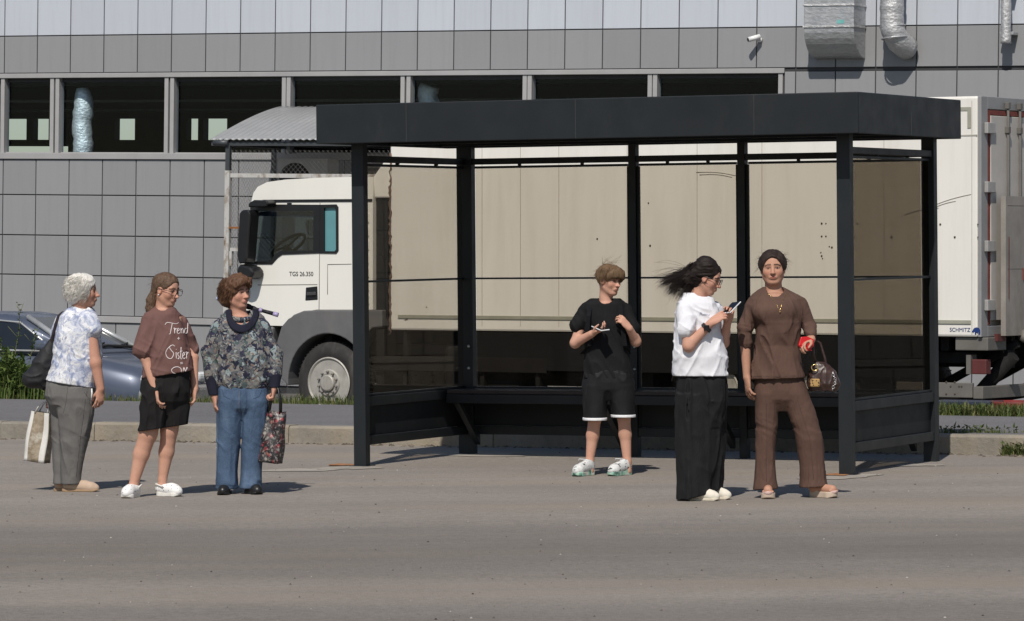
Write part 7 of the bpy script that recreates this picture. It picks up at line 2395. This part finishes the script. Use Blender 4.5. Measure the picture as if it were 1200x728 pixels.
# ---- teenage girl in a brown tee
def girl_in_brown_tee():
    P = Person('girl with glasses and ponytail in a cropped brown tee and black shorts', 185, 582)
    P.head(195.5, 339.5, 0, 58, 12, 0, 0.228)
    f = P.field(140, 240, 312, 590, 0.0045, -45, 40)
    add_head(P, f, nose=0.95, full=1.05)
    f.put(cone(P.L((0, -0.12, -0.2)), P.v(191, 368, 2), 0.048, 0.056), 0.03)
    f.put(P.loft([(364, 180, 205, 2, 9), (372, 175, 213, 2, 13), (410, 176, 215, 0, 14), (440, 177, 214, 0, 14), (462, 177, 212, 0, 15)]), 0.03)
    f.put(P.cone((177, 380, -6), (172, 418, -14), 7, 6.6), 0.02); f.put(P.cone((172, 418, -14), (183.5, 457, -20), 6.6, 4.3), 0.02)
    hand(f, P.v(184, 458, -20), (0.18, -0.12, -1), (0.8, 0.35, 0.1), 0.16, (20, 26, 18), 1, 4, 0.3)
    f.put(P.cone((210, 382, 13), (225, 420, 16), 6, 6), 0.02); f.put(P.cone((225, 420, 14), (227.5, 456, 8), 6.4, 4.2), 0.02)
    hand(f, P.v(227.5, 457, 8), (-0.05, -0.1, -1), (-0.85, -0.25, 0), 0.16, (22, 28, 18), -1, 4, 0.3)
    f.put(P.cone((183, 462, -4), (174, 508, -6), 13, 11), 0.03)
    f.put(P.cone((174, 508, -6), (166, 532, -4), 10.5, 9.3), 0.02); f.put(P.cone((166, 532, -4), (157, 568, -6), 9.2, 5.4), 0.02); f.put(P.cone((157, 568, -6), (157, 572, -6), 5.4, 5.2), 0.01)
    f.put(P.cone((206, 462, 4), (198, 505, 4), 13, 10), 0.03)
    f.put(P.cone((198, 505, 4), (194.5, 530, 7), 9.8, 8.8), 0.02); f.put(P.cone((194.5, 530, 7), (190, 562, 6), 8.6, 5.2), 0.02); f.put(P.cone((190, 562, 6), (189.5, 570, 5), 5.2, 5.2), 0.01)
    field_obj(f, 'body', M_skin, P.root, 1, skin_paint(P, (0.54, 0.335, 0.25), (0.10, 0.06, 0.04), (0.48, 0.20, 0.18), smile=0.7))
    M = hairmat('brown hair', (0.045, 0.026, 0.017), (0.16, 0.10, 0.065), (0.5, 0.5, 0.5))
    f = P.field(166, 218, 310, 376, 0.004, -28, 30)
    f.put(P.he((0, -0.08, 0.14), (0.375, 0.445, 0.385)))
    f.put(P.he((0, 0.46, -0.14), (0.39, 0.40, 0.455)), 0.015, 'sub')
    f.put(P.he((0.0, 0.02, -0.42), (0.42, 0.44, 0.33)), 0.02, 'sub')
    for sx in (-1, 1): f.put(P.he((sx * 0.40, 0.05, -0.08), (0.12, 0.13, 0.15)), 0.02, 'sub')
    f.put(P.cone((183.5, 341, 4), (178, 352, 3), 7, 6.5), 0.03); f.put(P.cone((178, 352, 3), (176, 362, 2), 6.5, 5.5), 0.02); f.put(P.cone((176, 362, 2), (174.5, 371, 2), 5.2, 2), 0.02)
    f.displace(folds((50, 40, 40), 0.004, 9, 0.8, sharp=False))
    hr = field_obj(f, 'hair', M, P.root)
    b = B(); cs = []; r = random.Random(28)
    for k in range(90):
        ph = r.uniform(0, 6.28); a0 = P.v(181 + r.uniform(-3, 3), 345 + r.uniform(-2, 6), r.uniform(-4, 8)); e = P.v(175 + r.uniform(-5, 5), 366 + r.uniform(-8, 8), r.uniform(-4, 8))
        cs.append(([Vector(a0 * (1 - t) + e * t + np.array((0.010 * math.sin(9 * t + ph) * t, 0.006 * math.cos(9 * t + ph), 0))) for t in np.linspace(0, 1, 12)], r.uniform(0.0014, 0.003)))
    lock_tubes(b, cs, 4); obj('loose_strands', b, M, hr)
    flyaways(P, M, 60, 7, 0.02, 0.05, 0.0, 1, 0.0007, 0.38)
    glasses(P, plain('dark red brown frame', (0.03, 0.012, 0.012), 0.25), 0.115, -0.012)
    b = B(); q = P.L((0.345, -0.02, -0.16)); lathe(b, [(0, -.004), (.005, -.003), (.005, .003), (0, .004)], q, 'y', 8); obj('earring', b, M_phone, P.root)
    n = fabric('brown cotton tee', (0.150, 0.078, 0.068), 0.08, 0.85, folds=0.25)
    f = P.field(148, 238, 356, 452, 0.0055, -44, 40)
    f.put(P.loft([(358, 181, 203, 2, 10), (362, 176, 207, 2, 13), (368, 172, 211, 1, 17), (378, 170, 214, 0, 19), (393, 169.5, 218, -1, 21), (410, 169, 222.5, -2, 22), (425, 168, 226, -2, 23), (436, 167, 227, -2, 23), (446, 166.5, 227.5, -1, 23)], 2.3))
    f.put(P.cone((177, 376, -6), (169, 410, -13), 11, 13.2), 0.035)
    f.put(P.cone((212, 378, 13), (223.5, 411, 18), 9, 9), 0.03)
    f.put(P.he((-0.15, 0.18, -1.22), (0.30, 0.28, 0.26)), 0.07)
    f.put(cone(P.v(193.5, 349, -2), P.v(193, 359, -2), 0.060, 0.058), 0, 'sub')
    f.displace(folds((12, 12, 4.0), 0.012, 91, 0.5, shear=(-0.45, 0))); f.displace(folds((8, 9, 20), 0.006, 94, 0.9, shear=(0, 0.5)))
    f.cut(P.v(196, 438.8, 0), (0.16, 0, -1))
    f.cut(P.v(168, 420.5, -12), (-0.4, 0, -1)) if False else None
    f.put(P.loft([(428, 175, 217, 0, 17), (448, 175, 218, 0, 17)]), 0, 'sub')
    tp = field_obj(f, 't_shirt', n.m, P.root)
    M_ink = plain('pale print', (0.74, 0.68, 0.67), 0.8)
    T = [[(0, .78), (.12, .98), (.5, .86), (.62, .95)], [(.34, .88), (.30, .45), (.26, .06), (.20, .02)]]
    rr_ = lambda x: [[(x, .45), (x + .03, .5), (x + .05, .05)], [(x + .05, .3), (x + .09, .48), (x + .13, .42)]]
    ee = lambda x: [[(x, .25), (x + .08, .32), (x + .07, .48), (x + .01, .42), (x, .15), (x + .06, .04), (x + .12, .12)]]
    nn_ = lambda x: [[(x, .48), (x + .02, .05)], [(x + .02, .3), (x + .07, .48), (x + .10, .3), (x + .11, .05)]]
    dd = lambda x: [[(x + .10, .42), (x + .02, .45), (x, .15), (x + .06, .03), (x + .11, .2), (x + .13, .95), (x + .12, .06)]]
    strokes = T + rr_(.42) + ee(.58) + nn_(.74) + dd(.89)
    stroke_text(tp, P, strokes, M_ink, 'lettering', 195, 391.5, 24, 14, 0.0026)
    stroke_text(tp, P, [[(0, .5), (1, .5)], [(.5, 0), (.5, 1)]], M_ink, 'lettering', 209.2, 398.2, 3.0, 3.5, 0.0022)
    S = [[(.40, .90), (.28, 1.0), (.12, .85), (.22, .62), (.34, .40), (.22, .08), (.02, .14), (-.08, .45), (.02, .75), (.2, .98)]]
    ii = lambda x: [[(x, .5), (x + .02, .05)], [(x + .01, .68), (x + .015, .72)]]
    ss = lambda x: [[(x + .09, .45), (x + .02, .45), (x + .02, .30), (x + .08, .2), (x + .06, .05), (x, .07)]]
    tt = lambda x: [[(x + .04, .85), (x + .03, .1), (x + .09, .05)], [(x - .02, .55), (x + .11, .58)]]
    strokes = S + ii(.46) + ss(.54) + tt(.67) + ee(.80) + rr_(.94)
    stroke_text(tp, P, strokes, M_ink, 'lettering', 198, 421.0, 22, 17, 0.0026)
    stroke_text(tp, P, [[(0, .2), (1, .25)], [(0, .8), (1, .85)]], M_ink, 'lettering', 213, 426.5, 3.0, 2.6, 0.002)
    O_ = [[(.3, .0), (.1, .1), (0, .5), (.15, .9), (.4, 1), (.6, .7), (.62, .2)]]
    Mm = [[(.72, .0), (.78, .9), (.88, .3), (.98, .95), (1.05, .05)]]
    stroke_text(tp, P, O_ + Mm, M_ink, 'lettering', 203, 437.0, 18, 7.5, 0.0026)
    seams(tp, P, [[(168, 439), (196, 436), (226, 430.5)], [(160, 414.5), (170, 416.5), (179, 414)], [(176, 363), (170.5, 372), (172.5, 388)]], M_stitchb, r=0.0010)
    n2 = fabric('black jersey shorts', (0.011, 0.010, 0.010), 0.2, 0.85, folds=0.3)
    f = P.field(154, 236, 428, 512, 0.0055, -40, 40)
    f.put(P.loft([(428, 169, 222, 0, 20), (445, 166.5, 223, 0, 22), (460, 165, 223.5, 0, 23), (470, 167, 221, 0, 21), (486, 176, 210, 0, 10)], 2.3))
    f.put(P.loft([(445, 167, 199, -4, 18), (458, 165.5, 199, -5, 19), (480, 164, 197, -6, 18), (508, 162.5, 194.5, -6, 18)]), 0.008)
    f.put(P.loft([(445, 188, 222, 4, 18), (458, 188, 223, 5, 19), (480, 188, 222, 5, 18), (503, 187, 219, 5, 17)]), 0.008)
    f.displace(folds((15, 14, 6), 0.014, 101, 0.7))
    f.cut(P.v(190, 501.5, 0), (0.14, 0, -1))
    field_obj(f, 'shorts', n2.m, P.root)
    n = N('white foam clog')
    n.col(n.ramp(n.voro(52, n.coords(), 'F1', rnd=0.35), [(0.16, (0.10, 0.09, 0.09)), (0.24, (0.80, 0.79, 0.77))])); n.set(Roughness=0.55)
    for h_, t_ in (((160, 3), (149.5, -32)), ((183.5, 11), (212, -7))):
        o, pt = shoe(P, h_, t_, n.m, M_white_sole, 'clog', sole=0.028, w=0.047, high=0.07, ankle=True)
        b = B(); tube(b, [pt(0.42, -0.05, 0.07), pt(0.1, -0.045, 0.085), pt(-0.02, 0, 0.085), pt(0.1, 0.045, 0.085), pt(0.42, 0.05, 0.07)], 0.006, 6); obj('heel_strap', b, M_white_sole, o)
# ---- white haired woman
def woman_with_white_hair():
    P = Person('white haired woman in blue and white print top and grey trousers, seen from behind', 80, 576)
    P.head(99.5, 341.5, 0, 86, 0, 0, 0.222)
    f = P.field(20, 140, 315, 582, 0.0045, -45, 45)
    add_head(P, f, nose=1.15, full=1.1, jaw=1.1)
    f.put(cone(P.L((0, -0.15, -0.2)), P.v(94, 370, 2), 0.055, 0.064), 0.03)
    f.put(P.loft([(366, 80, 108, 2, 11), (374, 74, 113, 1, 16), (410, 70, 114, 0, 17), (450, 64, 110, 0, 18), (470, 62, 108, 0, 18)]), 0.03)
    f.put(P.cone((106, 380, -12), (113.5, 425, -17), 7.5, 7), 0.02); f.put(P.cone((113.5, 425, -17), (119.5, 455, -17), 7, 4.8), 0.02)
    hand(f, P.v(119.6, 456, -17), (-0.06, -0.05, -1), (-0.55, 0.75, 0), 0.165, (16, 24, 18), 1, 5, 0.35)
    f.put(P.cone((72, 378, 14), (62, 425, 20), 8, 6.5), 0.02); f.put(P.cone((62, 425, 20), (58, 464, 22), 6.4, 4.6), 0.02)
    hand(f, P.v(58, 465, 22), (-0.15, 0, -1), (0.3, -0.9, 0), 0.16, (50, 60, 40), 1, 3, 0.3)
    f.put(P.cone((76, 470, 8), (70, 566, 6), 14, 5.5), 0.03); f.put(P.cone((90, 470, -6), (82, 566, -5), 14, 5.5), 0.03)
    field_obj(f, 'body', M_skin, P.root, 1, skin_paint(P, (0.50, 0.30, 0.225), (0.22, 0.19, 0.16), (0.42, 0.17, 0.14)))
    M = hairmat('white grey hair', (0.42, 0.40, 0.36), (0.80, 0.77, 0.71), (1, 1, 0.4), 90, 0.6)
    f = P.field(70, 126, 315, 366, 0.004, -32, 32)
    f.put(P.he((0, -0.12, 0.15), (0.46, 0.52, 0.43)))
    f.put(P.he((0, -0.32, -0.10), (0.40, 0.30, 0.36)), 0.05)
    f.put(P.he((0, 0.52, -0.18), (0.44, 0.42, 0.46)), 0.015, 'sub')
    f.put(P.he((0, 0.20, -0.44), (0.48, 0.36, 0.36)), 0.02, 'sub')
    f.displace(folds((22, 22, 26), 0.012, 13, 0.9, sharp=False)); f.displace(folds((50, 50, 36), 0.005, 15, 0.9, sharp=False))
    hr = field_obj(f, 'hair', M, P.root)
    b = B(); cs = []; r = random.Random(38)
    for k in range(1500):
        a = r.uniform(0.7, 5.6); z0 = r.uniform(-0.25, 0.5)
        q = math.sqrt(max(0.05, 1 - ((z0 - .12) / .52) ** 2))
        s0 = np.array((math.sin(a) * 0.44 * q, math.cos(a) * 0.49 * q - .13, z0))
        d = np.array((math.cos(a) * .10 + math.sin(a) * .02, -math.sin(a) * .10 + math.cos(a) * .02 - .06, -r.uniform(0.02, 0.22)))
        cs.append(([Vector(P.L(s0 + d * t + np.array((math.sin(a), math.cos(a), 0)) * (0.03 + 0.05 * (k % 3 == 0)) * math.sin(t * 2.8))) for t in np.linspace(0, 1, 7)], r.uniform(0.0008, 0.0015)))
    lock_tubes(b, cs, 4); obj('loose_strands', b, M, hr)
    flyaways(P, M, 50, 5, 0.015, 0.03, -0.1, 1, 0.0008, 0.45)
    # leaf print top
    n = N('leaf print jersey')
    wob = n.new('ShaderNodeVectorMath', operation='ADD'); nn = n.new('ShaderNodeTexNoise'); nn.inputs['Scale'].default_value = 9; nn.inputs['Detail'].default_value = 3
    n.link(n.tc.outputs['Object'], nn.inputs['Vector'])
    sc = n.new('ShaderNodeVectorMath', operation='SCALE'); sc.inputs['Scale'].default_value = 0.16
    n.link(nn.outputs['Color'], sc.inputs[0]); n.link(n.tc.outputs['Object'], wob.inputs[0]); n.link(sc.outputs[0], wob.inputs[1])
    base = n.ramp(n.noise(11, 4, 0.6, wob.outputs[0], 1.2), [(0.40, (0.74, 0.74, 0.74)), (0.50, (0.50, 0.53, 0.62)), (0.62, (0.24, 0.28, 0.42))])
    ved = n.voro(21, wob.outputs[0], 'DISTANCE_TO_EDGE')
    cell = n.sep(n.voro(21, wob.outputs[0], 'F1', 1))
    cc = n.mix(n.math('MULTIPLY', n.ramp(ved, [(0.0, 0.8), (0.05, 0.0)]), n.ramp(cell[0], [(0.5, 0.0), (0.55, 0.8)])), base, (0.17, 0.20, 0.32))
    st = n.noise(24, 3, 0.6, n.coords((1, 1, 0.3), (0.5, 0.6, 0)), 2.0)
    cc = n.mix(n.ramp(st, [(0.62, 0.0), (0.68, 0.7)]), cc, (0.12, 0.14, 0.22))
    n.col(cc); n.set(Roughness=0.85); n.bump(n.noise(16, 4), 0.3, 0.02)
    f = P.field(44, 132, 356, 466, 0.0055, -46, 44)
    f.put(P.loft([(358.5, 84, 106, 3, 11), (363, 77, 110, 2, 15), (371, 70, 114, 1, 20), (388, 65, 118, 0, 24), (402, 63, 120, 0, 25), (416, 62, 121, 0, 25), (428, 60, 120, 0, 25), (440, 56, 117, 0, 25), (452, 52, 114, 0, 25), (462, 51, 113, 0, 25)], 2.3))
    f.put(P.cone((106, 376, -12), (110.5, 386, -16), 10.5, 10.5), 0.03)
    f.put(P.cone((73, 377, 15), (66, 392, 18), 11, 10.5), 0.04)
    f.put(cone(P.v(98, 349, 0), P.v(97, 358, 0), 0.060, 0.060), 0, 'sub')
    f.displace(folds((11, 11, 4.5), 0.011, 111, 0.6, shear=(0.4, 0))); f.displace(folds((6, 6, 22), 0.011, 114, 0.6, lambda p: np.clip(1 - np.abs(p[:, 2] - P.v(0, 420)[2]) / 0.1, 0, 1), shear=(0, 0.3)))
    f.cut(P.v(82, 450, 0), (-0.16, 0, -1))
    f.put(P.loft([(438, 61, 108, 0, 19), (466, 59, 106, 0, 19)]), 0, 'sub')
    field_obj(f, 'top', n.m, P.root)
    M_gt = fabric('grey trousers cloth', (0.135, 0.130, 0.124), 0.1, 0.8, folds=0.35).m
    f = P.field(44, 122, 436, 576, 0.0055, -40, 40)
    f.put(P.loft([(440, 57, 110, 0, 20), (452, 53.5, 112, 0, 23), (464, 52.5, 112.5, 0, 24), (474, 56, 111, 0, 22), (490, 66, 104, 0, 10)], 2.3))
    f.put(P.loft([(452, 56, 96, 6, 17), (466, 53.5, 98, 8, 18), (474, 54.5, 97, 9, 17), (486, 58, 94, 9, 15), (510, 60, 88, 8, 13), (535, 60.5, 82, 7, 11.5), (556, 62, 80, 7, 11), (569, 60.5, 79, 6, 12)]), 0.008)
    f.put(P.loft([(452, 70, 111, -5, 19), (466, 66, 112.5, -7, 19), (486, 68, 111, -7, 16), (506, 70, 107, -7, 14.5), (531, 71, 100.5, -6, 12.5), (556, 71.5, 97, -5, 11.5), (569, 72, 96, -5, 12)]), 0.008)
    f.displace(folds((16, 13, 4), 0.009, 121, 0.5, shear=(0.15, 0))); f.displace(folds((8, 8, 22), 0.01, 124, 0.7, lambda p: np.clip(np.maximum(1 - np.abs(p[:, 2] - P.v(0, 512)[2]) / 0.10, 1 - np.abs(p[:, 2] - P.v(0, 472)[2]) / 0.07), 0.1, 1), shear=(0, 0.45)))
    f.cut(P.v(80, 567.5, 0), (0, 0, -1))
    gt = field_obj(f, 'trousers', M_gt, P.root)
    seams(gt, P, [[(104, 458), (101, 480), (96, 515), (90, 566)], [(82, 452), (80, 470), (76, 486)], [(72, 566), (84, 566.5), (96, 565.5)], [(101, 459), (106, 466), (108, 476)]], M_stitch)
    M_moc = plain('beige suede', (0.46, 0.34, 0.25), 0.85, 0, 0.12, 12)
    M_ms = plain('tan sole', (0.33, 0.22, 0.13), 0.7)
    for h_, t_ in (((62, 9), (104, 4)), ((73, -3), (117.5, -10))):
        shoe(P, h_, t_, M_moc, M_ms, 'moccasin', sole=0.018, w=0.042, high=0.07)
    # white draw cord at the waist
    b = B(); tube(b, [Vector(P.v(109.5, 455, -20)), Vector(P.v(110, 460, -22)), Vector(P.v(109.3, 468, -21))], 0.006, 6); obj('draw_cord', b, M_phone, P.root)
    # black shoulder bag
    c = P.o + Vector(P.v(47, 432, 4))
    bg_ = empty('shoulder_bag', c)
    tag(bg_, 'slouchy black shoulder bag hanging at the back of the white haired woman', 'bag')
    M_bb = plain('black bag cloth', (0.011, 0.011, 0.013), 0.7, 0, 0.25, 12, 0.3, 40)
    off = P.v(47, 432, 4)
    f = Field(P.v(22, 466, -24) - off, P.v(72, 380, 28) - off, 0.0055)
    q = lambda *a: P.v(*a) - off
    for a, b_, ra, rb in (((60, 402, 2), (54, 420, 3), 5, 10), ((54, 420, 3), (42, 442, 4), 11, 13), ((42, 442, 4), (36, 444, 4), 13, 10), ((50, 430, 4), (54, 448, 5), 12, 10)):
        f.put(cone(q(*a), q(*b_), ra / P.s, rb / P.s), 0.035)
    f.displace(folds((14, 14, 18), 0.012, 131, 0.9))
    field_obj(f, 'bag_body', M_bb, bg_)
    b = B()
    pth = [(60, 404, 0), (63, 392, -4), (66, 380, -2), (69, 369.5, 4), (73, 365.5, 12), (73, 371, 22), (66, 390, 26), (58, 410, 14)]
    prev = None
    for p_ in pth:
        v = q(*p_)
        cur = [b.verts.new(Vector(v) + Vector(dv)) for dv in ((-0.014, 0, 0), (0, -0.012, 0.004), (0.014, 0, 0), (0, 0.006, 0))]
        if prev:
            for k in range(4): b.faces.new((prev[k], prev[(k + 1) % 4], cur[(k + 1) % 4], cur[k]))
        prev = cur
    obj('strap', b, plain('strap leather', (0.028, 0.018, 0.018), 0.5), bg_)
    # white and tan tote
    c = P.o + Vector(P.v(44, 513, 20))
    tb = empty('tote_bag', c, (0, R(6), R(-24)))
    tag(tb, 'white and tan striped tote bag hanging beside the grey trousers', 'bag')
    n = N('tan photo print'); n.col(n.ramp(n.noise(9, 4, 0.6), [(0.38, (0.36, 0.30, 0.22)), (0.5, (0.24, 0.19, 0.13)), (0.62, (0.42, 0.38, 0.31)), (0.75, (0.16, 0.12, 0.09))])); n.set(Roughness=0.4); n.bump(n.noise(9, 4, .6, n.coords(), 1.2), 0.5, 0.02)
    M_wp = plain('white bag film', (0.66, 0.64, 0.60), 0.4, 0, 0.1, 10, 0.4, 14)
    w_, d_, h_ = 0.175, 0.10, 0.36
    b = B()
    def xf(u, v, z):        # the bag hangs a little narrower at its mouth
        t = (z + h_ / 2) / h_
        return (u * (1.0 - 0.10 * t) + 0.004 * math.sin(14 * z + 9 * u), v * (1.0 - 0.45 * t) + 0.006 * math.sin(19 * z + 22 * u), z)
    per = []
    for k in range(12): per.append((-w_ / 2 + w_ * k / 12, -d_ / 2))
    for k in range(8): per.append((w_ / 2, -d_ / 2 + d_ * k / 8))
    for k in range(12): per.append((w_ / 2 - w_ * k / 12, d_ / 2))
    for k in range(8): per.append((-w_ / 2, d_ / 2 - d_ * k / 8))
    rows = [[b.verts.new(xf(u, v, -h_ / 2 + h_ * j / 14)) for u, v in per] for j in range(15)]
    for j in range(14):
        for k in range(40):
            f_ = b.faces.new((rows[j][k], rows[j][(k + 1) % 40], rows[j + 1][(k + 1) % 40], rows[j + 1][k]))
            f_.material_index = 1 if k in (0, 1, 9, 10, 11, 12, 19, 20, 31, 32, 39) else 0
    b.faces.new(rows[0][::-1]).material_index = 1
    obj('bag_body', b, [n.m, M_wp], tb, smooth=True)
    for vv in (-0.025, 0.025):
        b = B(); tube(b, [(-0.04, vv, h_ / 2 - 0.01), (-0.01, vv, h_ / 2 + 0.05), (0.04, vv * .3, h_ / 2 + 0.09), (0.07, vv, h_ / 2 + 0.04), (0.06, vv, h_ / 2 - 0.01)], 0.006, 6); obj('handle', b, M_wp, tb)
for build in (woman_in_brown, woman_in_white, boy_in_black, woman_in_jeans, girl_in_brown_tee, woman_with_white_hair):
    build()

# ------------------------------------------------------------------ repeats built together become parts of their own
def split_pieces(o):
    bm = bmesh.new(); bm.from_mesh(o.data)
    left = set(bm.verts); groups = []
    while left:
        st = [left.pop()]; g = set(st)
        while st:
            v = st.pop()
            for e in v.link_edges:
                w = e.other_vert(v)
                if w in left: left.discard(w); g.add(w); st.append(w)
        groups.append({v.index for v in g})
    bm.free()
    if len(groups) < 2: return
    mods = [(m.width, m.segments) for m in o.modifiers if m.type == 'BEVEL']
    for k, g in enumerate(groups):
        b = bmesh.new(); b.from_mesh(o.data); b.verts.ensure_lookup_table()
        bmesh.ops.delete(b, geom=[v for v in b.verts if v.index not in g], context='VERTS')
        me = bpy.data.meshes.new(o.name.split('.')[0]); b.to_mesh(me); b.free()
        for m in o.data.materials: me.materials.append(m)
        if k == 0: keep = me; continue
        c = o.copy(); c.data = me; COL.objects.link(c); c.parent = o.parent
    o.data = keep
for o in list(scene.objects):
    if o.type == 'MESH' and o.name.split('.')[0] in ('rail', 'bracket', 'wheel_nut', 'hand_hole', 'windscreen_pillar', 'clamp', 'roof_beam', 'door_handle', 'flange', 'tape_band', 'air_tank', 'glazing_channel', 'bolt_hole', 'hinge', 'wall_bracket', 'pipe_valve', 'lock_rod', 'side_vent', 'side_rail'):
        if o.name.split('.')[0] == 'lock_rod': continue
        split_pieces(o)
